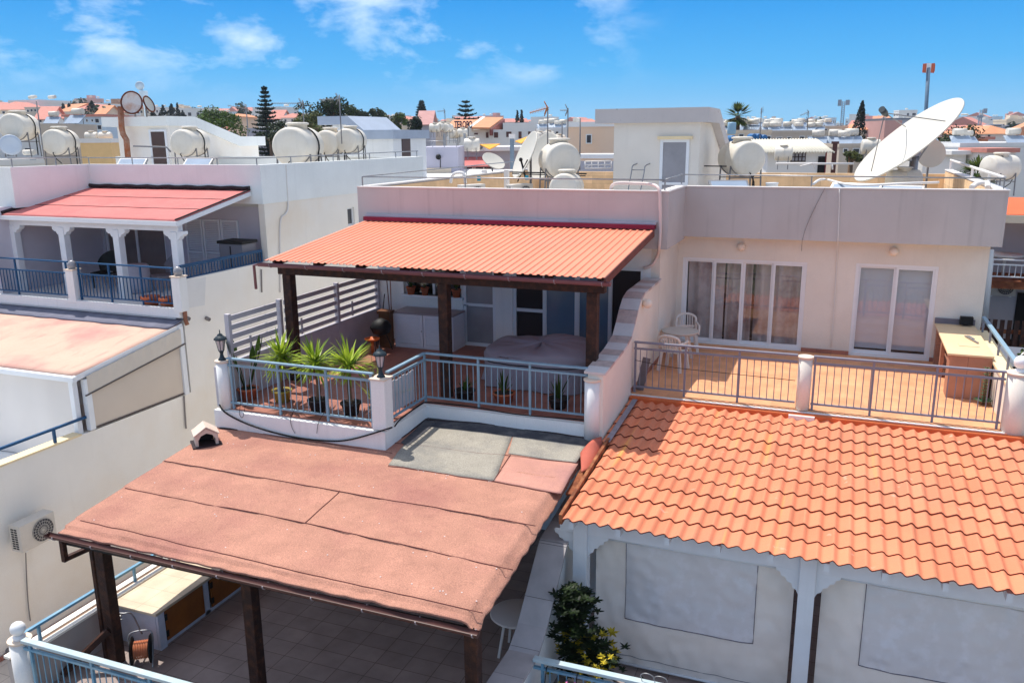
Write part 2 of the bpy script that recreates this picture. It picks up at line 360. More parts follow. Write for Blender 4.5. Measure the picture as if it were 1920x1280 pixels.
m_brass = M('copper_pipe', (150, 96, 70), 0.5, 0.15, 4)
m_rust = M('rusty_metal', (150, 84, 48), 0.8, 0.3, 4, 0.3, 40, tint=(196, 176, 160), tintamt=0.6, tscale=3)

def railing(name, label, a, b, mat, height=1.0, n=None, posts=None, second=0.13, low=0.12, hmat=None, br=0.009, group=None, top=(0.075, 0.035)):
    """metal railing from a to b (floor points); each post a part, the bars one part"""
    a = Vector(a); b = Vector(b); Lh = (b - a).length; u = (b - a) / Lh
    t = thing(name, label, 'railing', a, group)
    up = Vector((0, 0, 1))
    k = MB(); k.bar(a + up * height, b + up * height, top[0], top[1]); k.build('handrail', hmat or mat, t, bevel=0.006)
    k = MB(); k.bar(a + up * (height - second), b + up * (height - second), 0.045, 0.035); k.build('mid_rail', mat, t)
    k = MB(); k.bar(a + up * low, b + up * low, 0.045, 0.03); k.build('bottom_rail', mat, t)
    nb = n or int(Lh / 0.125); k = MB()
    for i in range(1, nb): p = a + u * (Lh * i / nb); k.cyl(p + up * low, p + up * (height - second), br, n=6, caps=False)
    k.build('balusters', mat, t)
    for s in (posts if posts is not None else [0.0, 0.5, 1.0]):
        k = MB(); p = a + u * (Lh * s); k.box(p.x - 0.02, p.y - 0.02, p.z, p.x + 0.02, p.y + 0.02, p.z + height); k.build('post', mat, t)
    return t

# ------------------------------------------------------------------ ground
def ground_z(x, y):
    d = math.hypot(x, y); z = 1.2
    lat = x / max(y, 1)
    if y > 40:
        s = min(1, (d - 40) / 500)
        z += 7.5 * s + max(0, min(1.3, (d - 150) / 900)) * 12
        left = max(0, min(1, (-lat - 0.35) / 0.6))
        z += left * max(0, min(1, (d - 60) / 240)) * 9.5
    return z
xs = []; g = MB()
def gf(u, v):
    R = 30 + (v ** 2.2) * 6000 if v > 0.0 else 0
    R = 3 + 1195 * v ** 2.2
    ang = rad(-180 + 360 * u)
    x = R * math.sin(ang); y = R * math.cos(ang)
    return Vector((x, y, ground_z(x, y) if y > 0 else 1.2))
g.grid(gf, 72, 60)
m_ground = M('town_ground', (150, 138, 120), 0.95, 0.2, 0.05, tint=(96, 102, 70), tintamt=0.6, tscale=0.02)
structure(g.build('ground', m_ground, origin=(0, 0, 0)))
g = MB(); g.box(-14.97, 4, 1.2, -11.32, 40, 1.28); structure(g.build('passage', m_pass, origin=(-13, 8.3, 1.28)))

# ------------------------------------------------------------------ our terraced house
H = thing('terraced_house', 'cream terraced house with wide mauve grey parapets and two roof terraces', 'house', (-4, 20, 1.2))
FL = 6.3; XP = -3.75
def ax(px, py, Y): return at(px, py, Y=Y).x
dA = (ax(868, 575, 18.5), ax(929, 575, 18.5)); dB = (ax(961, 575, 18.5), ax(1204, 560, 18.5))
k = MB(); k.wall('Y', 18.5, 18.7, -11.0, XP - 0.2, FL - 0.3, 8.95, [(-10.27, -8.66, 7.5, 8.5), (dA[0], dA[1], FL, 8.42), (dB[0], dB[1], FL, 8.45)]); k.build('facade', m_white, H)
k = MB(); k.wall('Y', 20.65, 20.85, XP, 3.0, FL - 0.3, 9.02, [(-3.62, -0.72, FL, 8.44), (0.34, 2.05, FL, 8.47)]); k.build('facade', m_cream, H)
k = MB(); k.box(XP - 0.2, 18.5, FL - 0.3, XP, 20.85, 8.95); k.build('side_wall', m_cream, H)
k = MB()
k.box(-11.3, 18.2, 8.93, -3.55, 18.4, 10.17); k.box(-3.75, 18.4, 8.93, -3.55, 20.38, 10.17); k.box(-3.55, 20.2, 9.0, 3.15, 20.4, 10.17)
k.box(-11.3, 18.4, 8.93, -11.12, 31.2, 10.17); k.box(2.97, 20.4, 9.0, 3.15, 31.2, 10.17)
k.build('parapet', m_fascia, H)
k = MB(); k.box(-11.12, 18.4, 8.93, -11.08, 31.0, 10.13); k.box(2.93, 20.4, 9.0, 2.97, 31.0, 10.13); k.build('parapet_lining', m_tanY, H)
k = MB(); k.box(-11.12, 31.0, 8.93, 2.97, 31.2, 10.05); k.build('rear_parapet', m_tan, H)
k = MB(); k.box(-11.08, 18.4, 8.93, -3.75, 31.0, 9.15); k.box(-3.55, 20.4, 9.0, 2.93, 31.0, 9.15); k.box(-3.75, 20.38, 8.99, -3.55, 31.0, 9.147); k.build('roof_deck', m_deck, H)
k = MB(); k.box(-11.3, 18.4, 10.17, -11.08, 31.2, 10.2); k.box(2.93, 20.4, 10.17, 3.17, 31.2, 10.2); k.box(-11.3, 18.18, 10.17, -3.53, 18.42, 10.19); k.box(-3.77, 18.42, 10.17, -3.53, 20.18, 10.2); k.box(-3.53, 20.18, 10.17, 3.17, 20.42, 10.19)
k.build('coping', m_pipe, H)
# body below
k = MB(); k.box(-11.0, 12.6, 1.2, -10.8, 31.0, FL - 0.35); k.box(2.8, 15.9, 1.2, 3.0, 31.0, FL - 0.35); k.box(-11.0, 18.7, FL - 0.35, -10.8, 31.0, 8.93); k.box(2.8, 20.85, FL - 0.35, 3.0, 31.0, 9.0)
k.box(-11.0, 31.0, 1.2, 3.0, 31.2, 8.93); k.wall('Y', 15.7, 15.9, -10.8, 2.8, 3.1, FL - 0.3, [(-9.5, -7.4, 3.1, 5.2), (-2.9, -0.6, 3.1, 5.2)]); k.box(-10.8, 16.6, 3.1, 2.8, 16.7, FL - 0.3)
k.build('body_wall', m_white, H)
# slabs
k = MB(); k.prism([Vector((x, y, 5.93)) for x, y in ((-11.05, 12.22), (-7.28, 12.22), (-7.28, 13.86), (-3.77, 13.86), (-3.77, 18.7), (-11.05, 18.7))], (0, 0, 0), (0, 0, 0.35)); k.build('balcony_slab', m_white, H)
k = MB()
for x0, y0, x1, y1 in ((-10.98, 12.34, -7.40, 13.98), (-10.98, 13.98, -4.05, 18.5)): k.box(x0, y0, FL - 0.02, x1, y1, FL)
k.build('balcony_tiles', m_balc, H)
k = MB(); k.box(XP, 15.92, 5.95, 3.0, 20.65, FL - 0.02); k.build('terrace_slab', m_white, H)
k = MB(); k.box(XP, 15.98, FL - 0.018, 2.96, 20.64, FL); k.build('terrace_tiles', m_terr, H)
for b_ in ((XP, 20.6, -3.62, 20.65), (-0.72, 20.6, 0.34, 20.65), (2.05, 20.6, 2.96, 20.65), (XP, 15.98, XP + 0.02, 20.6)):
    k = MB(); k.box(b_[0], b_[1], FL + 0.002, b_[2], b_[3], FL + 0.09); k.build('skirting', m_balc, H)
k = MB(); k.box(-11.2, 7.45, 2.85, 3.2, 15.7, 3.1); k.build('lower_floor', m_grey, H)
k = MB(); k.box(-11.2, 7.6, 1.2, 3.2, 7.8, 2.85); k.build('front_wall', m_white, H)

# sliding doors of the right terrace
def sliding(name, x0, x1, z0, z1, y, n, par, blind=None, back=True):
    t = thing(name, '', 'x', (0, 0, 0)); del t['label']; del t['category']
    t.parent = par; t.location = Vector((x0, y, z0)) - par.location
    k = MB(); f = 0.06
    k.box(x0, y + 0.02, z0, x1, y + 0.14, z0 + f); k.box(x0, y + 0.02, z1 - f, x1, y + 0.14, z1); k.box(x0, y + 0.02, z0 + f, x0 + f, y + 0.14, z1 - f); k.box(x1 - f, y + 0.02, z0 + f, x1, y + 0.14, z1 - f)
    wd = (x1 - x0 - 2 * f) / n
    for i in range(n):
        a = x0 + f + wd * i; yy = y + (0.04 if i % 2 else 0.085); s = 0.05
        k.box(a, yy, z0 + f, a + s, yy + 0.035, z1 - f); k.box(a + wd - s, yy, z0 + f, a + wd, yy + 0.035, z1 - f); k.box(a + s, yy, z0 + f, a + wd - s, yy + 0.035, z0 + f + 0.07); k.box(a + s, yy, z1 - f - 0.05, a + wd - s, yy + 0.035, z1 - f)
    k.build('frame', m_frame, t)
    for i in range(n):
        a = x0 + f + wd * i; yy = y + (0.055 if i % 2 else 0.10)
        k = MB(); k.box(a + 0.05, yy, z0 + f + 0.07, a + wd - 0.05, yy + 0.008, z1 - f - 0.05); k.build('pane', m_glass, t)
    return t
sd = sliding('sliding_door', -3.62, -0.72, FL, 8.44, 20.65, 4, H)
def curtain(x0, x1, y, z0, z1, ph, par, mat, amp=0.05, fr=2.4):
    k = MB(); k.grid(lambda u, v: Vector((x0 + (x1 - x0) * u, y + amp * math.sin((x1 - x0) * fr * 2 * PI * u + ph) + 0.02 * math.sin(17 * u + ph), z0 + (z1 - z0) * v)), int(60 * (x1 - x0)), 2)
    return k.build('curtain', mat, par)
curtain(-3.5, -2.62, 20.90, FL + 0.03, 8.42, 0, sd, m_curt); curtain(-2.58, -1.95, 20.91, FL + 0.03, 8.42, 1, sd, m_curt); curtain(-1.9, -0.75, 20.90, FL + 0.03, 8.42, 2, sd, m_curt)
sd2 = sliding('sliding_door', 0.34, 2.05, FL, 8.47, 20.65, 2, H)
k = MB(); m_blind = M('pale_roller_blind', (230, 230, 232), 0.8, 0.04)
k.grid(lambda u, v: Vector((0.36 + 1.67 * u, 20.84 + 0.004 * math.sin(v * 60), FL + 0.16 + 2.0 * v)), 4, 60); k.build('blind', m_blind, sd2)
# dark rooms behind every opening
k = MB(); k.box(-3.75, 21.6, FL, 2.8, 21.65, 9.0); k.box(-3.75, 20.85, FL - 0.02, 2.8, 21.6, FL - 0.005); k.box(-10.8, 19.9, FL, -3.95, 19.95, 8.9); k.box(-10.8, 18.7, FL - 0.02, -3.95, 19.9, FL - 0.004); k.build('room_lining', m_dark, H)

# the left flat: kitchen window, white door, big sliding door with dark openings
wn = thing('kitchen_window', '', 'x'); del wn['label']; del wn['category']; wn.parent = H; wn.location = Vector((-9.5, 18.5, 7.5)) - H.location
k = MB(); k.box(-10.32, 18.44, 7.44, -8.61, 18.72, 7.5); k.box(-10.27, 18.6, 7.5, -10.2, 18.66, 8.5); k.box(-8.73, 18.6, 7.5, -8.66, 18.66, 8.5); k.box(-9.5, 18.6, 7.5, -9.44, 18.66, 8.5); k.build('frame', m_frame, wn)
k = MB(); k.box(-10.2, 18.63, 7.5, -9.5, 18.64, 8.5); k.box(-9.44, 18.63, 7.5, -8.73, 18.64, 8.5); k.build('pane', m_glass, wn)
def leafdoor(x0, x1, y, z0, z1, mid, par, name='door', pane=None, fr=None):
    t = thing(name, '', 'x'); del t['label']; del t['category']; t.parent = par; t.location = Vector((x0, y, z0)) - par.location
    k = MB(); f = 0.08; fr = fr or m_frame
    k.box(x0, y + .02, z0, x0 + f, y + .1, z1); k.box(x1 - f, y + .02, z0, x1, y + .1, z1); k.box(x0 + f, y + .02, z1 - f, x1 - f, y + .1, z1); k.box(x0 + f, y + .02, z0, x1 - f, y + .1, z0 + f)
    if mid: k.box(x0 + f, y + .025, mid, x1 - f, y + .095, mid + 0.07)
    k.build('frame', fr, t)
    k = MB(); k.box(x0 + f, y + .05, z0 + f, x1 - f, y + .07, z1 - f); k.build('pane', pane or m_frost, t)
    k = MB(); k.tube([(x0 + 0.05, y + 0.02, z0 + 1.02), (x0 + 0.05, y - 0.04, z0 + 1.02), (x0 + 0.16, y - 0.04, z0 + 1.02)], 0.012); k.build('handle', m_steel, t)
    return t
leafdoor(dA[0], dA[1], 18.5, FL, 8.42, 7.3, H)
k_x = [ax(p, 560, 18.5) for p in (961, 967, 1017, 1024, 1077, 1086, 1140, 1147, 1200)]
bd = thing('patio_door', '', 'x'); del bd['label']; del bd['category']; bd.parent = H; bd.location = Vector((dB[0], 18.5, FL)) - H.location
k = MB()
for a, b in ((0, 1), (2, 3), (4, 5), (6, 7)): k.box(k_x[a], 18.52, FL, k_x[b], 18.62, 8.45)
k.box(k_x[8], 18.5, FL, dB[1], 18.62, 8.45); k.box(k_x[1], 18.53, 8.37, k_x[8], 18.6, 8.45); k.box(k_x[3], 18.53, FL, k_x[6], 18.6, FL + .08); k.box(k_x[1], 18.54, FL + .95, k_x[2], 18.58, FL + 1.03)
k.build('frame', m_frame, bd)
m_blue_pane = M('blue_grey_glass', (104, 128, 150), 0.12, 0.1, spec=0.6)
for a, b in ((3, 4), (5, 6)):
    k = MB(); k.box(k_x[a], 18.55, FL + .08, k_x[b], 18.56, 8.37); k.build('pane', m_blue_pane, bd)
m_opening = M('dark_door_opening', (46, 34, 36), 0.7, 0.2)  # dark sheets stand for the unlit depth of the open door segments
for a, b in ((1, 2), (7, 8)):
    k = MB(); k.box(k_x[a], 18.57, FL, k_x[b], 18.58, 8.37); k.build('screen', m_opening, bd)

# stair tower on the roof deck
ST = thing('stair_tower', '', 'x'); del ST['label']; del ST['category']; ST.parent = H; ST.location = Vector((-4.9, 24, 9.15)) - H.location
k = MB(); k.prism([Vector((-6.05, y, z)) for y, z in ((23, 9.14), (28.6, 9.14), (28.6, 10.2), (24.9, 11.68), (23, 11.68))], (0, 0, 0), (2.33, 0, 0)); k.build('wall', m_cream, ST)
k = MB(); k.prism([Vector((-6.55, y, z)) for y, z in ((22.85, 11.68), (24.9, 11.68), (28.9, 10.15), (28.9, 10.45), (24.95, 12.06), (22.85, 12.06))], (0, 0, 0), (3.05, 0, 0)); k.build('roof', M('peeling_grey_render', (196, 190, 188), .85, .06, .7, .3, 40, tint=(126, 108, 100), tintamt=.8, tscale=2.6, tlo=.64, thi=.68, streak=.2), ST)
leafdoor(-4.76, -3.98, 22.94, 9.15, 11.25, 10.05, ST, 'door')
k = MB(); k.box(-4.83, 22.9, 11.25, -3.9, 23.0, 11.33); k.build('lintel', m_cream_p, ST)
# wall fittings of the house
for px, py, Y in ((1390, 463, 20.6), (1676, 472, 20.6)):
    p = at(px, py, Y=Y); k = MB(); k.ball(p, 0.1); k.cyl(p + Vector((0, .02, 0)), p + Vector((0, 0.1, 0)), 0.05)
    tag(k.build('wall_lamp', M('globe_glass', (240, 224, 206), 0.3, 0.03)), 'round globe lamp above the ' + ('curtained four pane' if px < 1500 else 'white blind two pane') + ' sliding door', 'lamp', 'globe wall lamps')
p = at(1214, 569, X=XP + 0.1); k = MB(); k.ball(p, 0.1); k.cyl(p, p - Vector((0.1, 0, 0)), 0.05); tag(k.build('wall_lamp', MATS['globe_glass']), 'white globe lamp on the side wall near the plastic chairs', 'lamp', 'globe wall lamps')
p = at(1812, 601, Y=20.5); k = MB(); k.box(p.x - .13, p.y - .06, p.z - .09, p.x + .13, p.y + .06, p.z + .09); k.box(p.x - .05, p.y + .06, p.z - .13, p.x + .05, 20.65, p.z - .05); tag(k.build('floodlight', m_black, bevel=0.01), 'black box floodlight on the wall above the barbecue counter', 'lamp')
# white vertical drain pipe and cable on the right facade
k = MB(); k.tube(curve([at(1574, 355, Y=20.16), at(1573, 400, Y=20.16), at(1571, 455, Y=20.16), at(1570, 470, Y=20.6), at(1565, 560, Y=20.6), at(1558, 650, Y=20.6)], 4), 0.012); tag(k.build('drain_pipe', m_pipe), 'thin white pipe running down the right facade between the glass doors', 'pipe')
k = MB(); k.tube(curve([at(1547, 352, Y=20.17), at(1530, 385, Y=20.17), at(1514, 420, Y=20.17), at(1505, 448, Y=20.17), at(1503, 470, Y=20.6)], 5), 0.006); tag(k.build('cable', M('grey_cable', (130, 120, 118), 0.7)), 'grey cable hanging over the right parapet', 'cable')
k = MB(); k.tube(curve([at(1146, 372, Y=18.5), at(1146, 352, Y=18.5), at(1156, 344, Y=18.4), at(1190, 344, Y=18.4), at(1222, 346, Y=18.3), at(1236, 356, Y=18.14), at(1238, 385, Y=18.12), at(1238, 430, Y=18.12), at(1236, 462, Y=18.14), at(1232, 480, Y=18.4), at(1222, 497, Y=18.46), at(1207, 503, Y=18.46)], 6), 0.035, 8)
tag(k.build('overflow_pipe', M('pinkish_pipe', (222, 204, 198), 0.5, 0.06)), 'pale pipe bent over the left parapet and down to the dark door', 'pipe')

# party wall between the two flats, with stepped coping
PW = [(13.85, 5.25), (13.85, 7.25), (15.2, 7.36), (15.75, 7.48), (16.05, 7.72), (16.4, 8.06), (16.75, 8.17), (18.48, 8.2), (18.48, 5.25)]
pw = thing('party_wall', 'white dividing wall with sloping coping of pink and white tiles', 'wall', (-3.9, 15, 5.25))
k = MB(); k.prism([Vector((-4.03, y, z)) for y, z in PW], (0, 0, 0), (0.28, 0, 0)); k.build('wall', m_cream, pw)
k = MB(); m_c1 = M('pink_stone', (184, 164, 158), 0.7, 0.2, 8, 0.1); m_c2 = M('pale_stone', (204, 198, 197), 0.7, 0.06, 8)
top = [Vector((0, 13.8, 7.25))] + [Vector((0, a_, b_)) for a_, b_ in PW[2:-1]]
def along(s):
    for a, b in zip(top, top[1:]):
        l_ = (b - a).length
        if s <= l_: return a + (b - a) * (s / l_)
        s -= l_
    return top[-1]
tot = sum((b - a).length for a, b in zip(top, top[1:])); s = 0; i = 0
while s < tot - 0.05:
    e = min(tot, s + 0.33); a = along(s); b = along(e - 0.006); k.mat(0 if i % 2 else 1)
    nrm = Vector((0, -(b - a).z, (b - a).y)).normalized() * 0.045
    k.prism([Vector((-4.09, a.y, a.z)), Vector((-4.09, b.y, b.z)), Vector((-4.09, b.y + nrm.y, b.z + nrm.z)), Vector((-4.09, a.y + nrm.y, a.z + nrm.z))], (0, 0, 0), (0.39, 0, 0)); s = e; i += 1
k.build('coping', [m_c1, m_c2], pw)
# lower dividing wall with grey stone coping
LW = [(7.5, 3.1), (7.5, 4.1), (9.95, 4.1), (10.35, 4.32), (11.3, 5.2), (13.5, 5.45), (13.5, 3.1)]
lw = thing('party_wall', 'lower white dividing wall with grey stone coping stepping down beside the bush', 'wall', (-3.8, 10, 3.1))
k = MB(); k.prism([Vector((-3.97, y, z)) for y, z in LW], (0, 0, 0), (0.33, 0, 0)); k.build('wall', m_white, lw)
k = MB(); m_c3 = tilemat('grey_coping', (178, 172, 172), (110, 104, 104), 30.0, 0.62, 0.004, 0.0, 'XY', 0.6, 0.05)
for (y0, z0), (y1, z1) in zip(LW[1:-2], LW[2:-1]):
    L_ = Vector((0, y1 - y0, z1 - z0)); nrm = Vector((0, -L_.z, L_.y)).normalized() * 0.05
    k.prism([Vector((-4.03, y0, z0)), Vector((-4.03, y1, z1)), Vector((-4.03, y1 + nrm.y, z1 + nrm.z)), Vector((-4.03, y0 + nrm.y, z0 + nrm.z))], (0, 0, 0), (0.45, 0, 0))
k.build('coping', m_c3, lw)
# ------------------------------------------------------------------ upper pergola with corrugated red roof
m_corr = M('coral_roof_sheet', (224, 138, 108), 0.65, 0.07, 0.8, tint=(212, 138, 116), tintamt=0.5, tscale=0.5, fine=0.03)
m_gut = M('plum_gutter', (122, 78, 84), 0.45, 0.12, 4)
m_maroon = M('maroon_flashing', (120, 22, 56), 0.5, 0.1)
PG = thing('pergola', 'dark timber pergola with coral corrugated metal roof over the left terrace', 'pergola', (-7.4, 14.45, FL))
nr = 48
def corr(u, v):
    i = round(u * nr * 4); h = (0, 0, 0.02, 0.02)[i % 4]
    x = -11.08 + 7.26 * (i // 4 + (0, 0.5, 0.62, 0.88)[i % 4]) / nr
    return Vector((min(x, -3.80), 14.12 + 4.0 * v, 8.92 + 0.44 * v + h))
k = MB(); k.sheet(corr, nr * 4, 1, 0.006, False); k.build('roof_sheet', m_corr, PG)
k = MB(); k.box(-11.05, 18.0, 9.38, -3.8, 18.2, 9.47); k.build('flashing', m_maroon, PG)
k = MB(); k.box(-11.06, 18.1, 9.472, -3.79, 18.2, 9.52); k.build('flashing_strip', M('lead_strip', (196, 190, 196), 0.6, 0.08), PG)
k = MB(); k.box(-10.95, 14.36, 8.6, -3.9, 14.54, 8.80); k.build('beam', m_dwood, PG, bevel=0.01)
k = MB(); k.box(-10.95, 18.05, 9.02, -4.1, 18.2, 9.2); k.build('beam', m_dwood, PG)
for i in range(8):
    x = -10.9 + i * (6.95 / 7); k = MB(); k.bar((x, 14.2, 8.84), (x, 18.15, 9.28), 0.07, 0.11); k.build('rafter', m_dwood, PG)
k = MB(); k.bar((-3.83, 14.12, 8.86), (-3.83, 18.1, 9.29), 0.03, 0.15); k.build('side_board', M('brown_side_board', (112, 62, 54), 0.6, 0.2, 4), PG)
for x in (-10.74, -7.13, -4.13):
    k = MB(); k.box(x - .1, 14.35, FL, x + .1, 14.55, 8.6); k.build('post', m_dwood, PG, bevel=0.012)
g = MB()
def half_gutter(k, a, b, r=0.075):
    a = Vector(a); b = Vector(b)
    def fn(u, v): p = a + (b - a) * u; t = PI + PI * v; return p + Vector((0, math.cos(t) * r, math.sin(t) * r))
    k.grid(fn, 12, 8); 
    def fn2(u, v): p = a + (b - a) * u; t = PI + PI * v; return p + Vector((0, math.cos(t) * (r - .008), math.sin(t) * (r - .008)))
    k.grid(fn2, 12, 8)
    for p in (a, b): k.poly([p + Vector((0, math.cos(PI + PI * i / 8) * r, math.sin(PI + PI * i / 8) * r)) for i in range(9)])
half_gutter(g, (-11.2, 14.1, 8.86), (-3.72, 14.1, 8.86)); gt = g.build('gutter', m_gut, PG)
for i in range(9):
    k = MB(); x = -10.9 + i * 0.88; k.tube([Vector((x, 14.1 + math.cos(PI + PI * j / 8) * .08, 8.86 + math.sin(PI + PI * j / 8) * .08)) for j in range(9)] + [(x, 14.2, 8.87)], 0.008, 5); k.build('gutter_bracket', M('grey_bracket', (150, 140, 146), 0.5), gt)
k = MB(); k.tube([(-11.2, 14.1, 8.83), (-11.35, 14.12, 8.8), (-11.36, 14.14, 8.3)], 0.03, 8); k.build('downpipe', m_gut, PG)

# ------------------------------------------------------------------ slat fence on the left edge of the balcony
SF = thing('slat_fence', 'mauve grey horizontal slat screen on a low wall along the left terrace', 'fence', (-11.0, 15.6, FL))
m_slat = M('mauve_slat', (192, 187, 192), 0.6, 0.08, 3)
k = MB(); k.box(-11.08, 12.36, FL, -10.98, 18.5, 7.1); k.build('low_wall', m_slat, SF)
for y0, y1 in ((12.86, 14.32), (14.6, 16.55), (16.68, 18.44)):
    k = MB()
    for i in range(5): z = 7.16 + i * 0.185; k.box(-11.05, y0, z, -11.02, y1, z + 0.1)
    k.box(-11.0, y0 + .5, 7.14, -10.98, y0 + .55, 7.5)
    k.build('slats', m_slat, SF)
for y in (12.8, 14.42, 16.6, 18.46): k = MB(); k.box(-11.07, y - .04, FL, -10.97, y + .04, 8.05); k.build('post', m_slat, SF)

# ------------------------------------------------------------------ lower pergola with felt roof
m_felt = M('red_mineral_felt', (182, 131, 111), 0.9, 0.14, 2.2, 0.7, 90, tint=(156, 102, 94), tintamt=0.7, tscale=0.6, fine=0.26, fscale=62)
m_gfelt = M('grey_mineral_felt', (160, 153, 140), 0.9, 0.12, 1.5, 0.6, 110, tint=(122, 120, 118), tintamt=0.9, tscale=1.3, fine=0.2)
m_pfelt = M('faded_felt', (190, 138, 122), 0.9, 0.12, 1.5, 0.35, 140, tint=(150, 108, 112), tintamt=0.6, tscale=0.9, fine=0.10)
m_seam = M('bitumen_seam', (44, 30, 34), 0.7); m_lap = M('felt_lap', (104, 58, 54), 0.8)
LP = thing('pergola', 'dark timber pergola with red felt roof over the lower terrace', 'pergola', (-7.3, 8.8, 3.1))
RX = lambda y: (-10.62 - 0.1 * (y - 8.2), -3.74 - 0.03 * (y - 8.2))
def _pl(px, py):
    z = 5.8
    for _ in range(5): p = at(px, py, Z=z); z = 5.68 + (p.y - 8.25) * .062
    return p
SEAMS = [(_pl(234, 913), _pl(962, 1066)), (_pl(308, 866), _pl(1004, 988)), (_pl(150, 974), _pl(905, 1147)), (_pl(432, 803), _pl(736, 850))]
def lapz(x, y):
    h = 0
    for a, b in SEAMS:
        s_ = y - (a.y + (b.y - a.y) * (x - a.x) / (b.x - a.x))
        if 0 < s_ < .9: h = max(h, .016 * (1 - s_ / .9))
    return h
def roofz(x, y): return lapz(x, y) + 5.68 + (y - 8.25) * 0.062 + 0.022 * nse(x * 0.9, y * 0.8, 3) + 0.008 * nse(x * 3, y * 2.4, 9)
def feltfn(y0, y1, xl=None):
    def fn(u, v):
        y = y0 + (y1 - y0) * v; a, b = RX(y)
        if xl is not None: a = xl
        x = a + (b - a) * u
        z = roofz(x, y)
        if v < 0.04 and y0 < 8.5: z -= 0.03 + 0.03 * abs(nse(x * 2.5, 0, 4)); y += 0.03 * nse(x * 2, 1, 1)
        if u > 0.985: z -= 0.11 + 0.05 * nse(0, y * 4, 2); x += 0.02 * nse(y * 5, 0)
        elif u > 0.97: z -= 0.02
        return Vector((x, y, z))
    return fn
k = MB(); k.sheet(feltfn(8.22, 12.24), 100, 150, 0.025); k.sheet(feltfn(12.2, 13.88, -7.3), 60, 24, 0.02); k.mat(1)
rr = random.Random(3)
for i in range(60):
    x = rr.uniform(-10.6, -3.9); y = rr.choice([8.62, 9.35, 9.9, 10.9, 11.7, rr.uniform(8.4, 12)]) + rr.uniform(-.04, .04); z = roofz(x, y) + 0.001; k.cyl((x, y, z), (x, y, z + 0.005), 0.011, n=6)
rf = k.build('roof', [m_felt, M('zinc_washer', (214, 200, 196), 0.5)], LP)
def onroof(px, py):
    z = 5.8
    for _ in range(5): p = at(px, py, Z=z); z = roofz(p.x, p.y)
    return p
def roofline(k, pts, r=0.007, off=0.006):
    P = [onroof(*p) for p in pts]; out = []
    for a, b in zip(P, P[1:]):
        for i in range(12): q = a + (b - a) * (i / 12); out.append(q)
    out.append(P[-1]); out = [Vector((q.x, q.y + 0.012 * nse(q.x * 4, q.y), roofz(q.x, q.y) + off)) for q in out]
    k.tube(out, r, 5)
k = MB()
roofline(k, [(234, 913), (500, 966), (760, 1022), (962, 1066)]); roofline(k, [(308, 866), (517, 900), (760, 944), (1004, 988)]); roofline(k, [(150, 974), (300, 1008), (480, 1052), (700, 1103), (905, 1147)], 0.006)
roofline(k, [(432, 803), (560, 824), (736, 850)], 0.006); roofline(k, [(637, 920), (571, 981)]); roofline(k, [(728, 874), (830, 888), (925, 903), (1052, 927)]); roofline(k, [(925, 902), (957, 853)], 0.008); roofline(k, [(735, 830), (810, 838), (900, 850), (1085, 868)], 0.006)
k.mat(1); roofline(k, [(412, 803), (600, 815), (728, 838)], 0.02); roofline(k, [(728, 838), (800, 786)], 0.022); roofline(k, [(800, 788), (950, 800), (1108, 824)], 0.025)
k.build('felt_seam', [m_lap, m_seam], rf)
def patch(k, q, n=14, off=0.01):
    P = [onroof(*p) for p in q]
    def fn(u, v):
        p = (P[0] * (1 - u) + P[1] * u) * (1 - v) + (P[3] * (1 - u) + P[2] * u) * v
        return Vector((p.x, p.y, roofz(p.x, p.y) + off))
    k.sheet(fn, n, n, 0.006)
k = MB(); patch(k, [(728, 872), (928, 902), (968, 800), (800, 784)]); patch(k, [(953, 851), (1080, 868), (1110, 822), (967, 801)], 14, 0.0102); k.build('grey_patch', m_gfelt, rf)
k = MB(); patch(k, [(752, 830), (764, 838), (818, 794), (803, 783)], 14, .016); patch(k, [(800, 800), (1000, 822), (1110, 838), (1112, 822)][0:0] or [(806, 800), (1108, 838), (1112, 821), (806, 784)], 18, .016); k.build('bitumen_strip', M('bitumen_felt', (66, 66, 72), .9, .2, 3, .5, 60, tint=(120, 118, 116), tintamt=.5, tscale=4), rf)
k = MB(); patch(k, [(927, 902), (1052, 926), (1084, 870), (958, 855)]); k.build('faded_patch', m_pfelt, rf)
# upturned flashing where roof meets the tiled awning
fq = [onroof(1088, 850), onroof(1090, 886), at(1137, 889, X=-3.5), at(1128, 820, X=-3.72)]
k = MB(); k.sheet(lambda u, v: (fq[0] * (1 - u) + fq[3] * u) * (1 - v) + (fq[1] * (1 - u) + fq[2] * u) * v + Vector((0, 0, 0.07 * math.sin(PI * u) + 0.02)), 10, 8, 0.02); k.build('flashing', M('flashing_felt', (184, 96, 78), 0.8, 0.15, 2, 0.3, 60), LP)
g = MB(); half_gutter(g, (-10.78, 8.16, 5.62), (-3.7, 8.16, 5.56), 0.06); gt = g.build('gutter', M('brown_gutter', (84, 50, 44), 0.45, 0.15, 5), LP)
for i in range(10):
    k = MB(); x = -10.6 + i * 0.76; k.tube([Vector((x, 8.16 + math.cos(PI + PI * j / 8) * .066, 5.62 - i * .006 + math.sin(PI + PI * j / 8) * .066)) for j in range(9)], 0.009, 5); k.build('gutter_bracket', MATS['grey_bracket'], gt)
k = MB(); k.bar((-10.55, 8.22, 5.56), (-10.55, 8.22, 5.18), 0.07, 0.07); k.bar((-10.585, 8.22, 5.2), (-10.5, 8.75, 5.2), 0.07, 0.07); k.bar((-10.66, 8.79, 5.2), (-10.66, 8.79, 3.1), 0.06, 0.06); k.build('downpipe', m_dwood, LP)
for x, y in ((-10.44, 8.8), (-7.62, 8.8), (-4.07, 8.8)):
    k = MB(); k.box(x - .09, y - .09, 3.1, x + .09, y + .09, 5.5); k.build('post', m_dwood, LP, bevel=0.012)
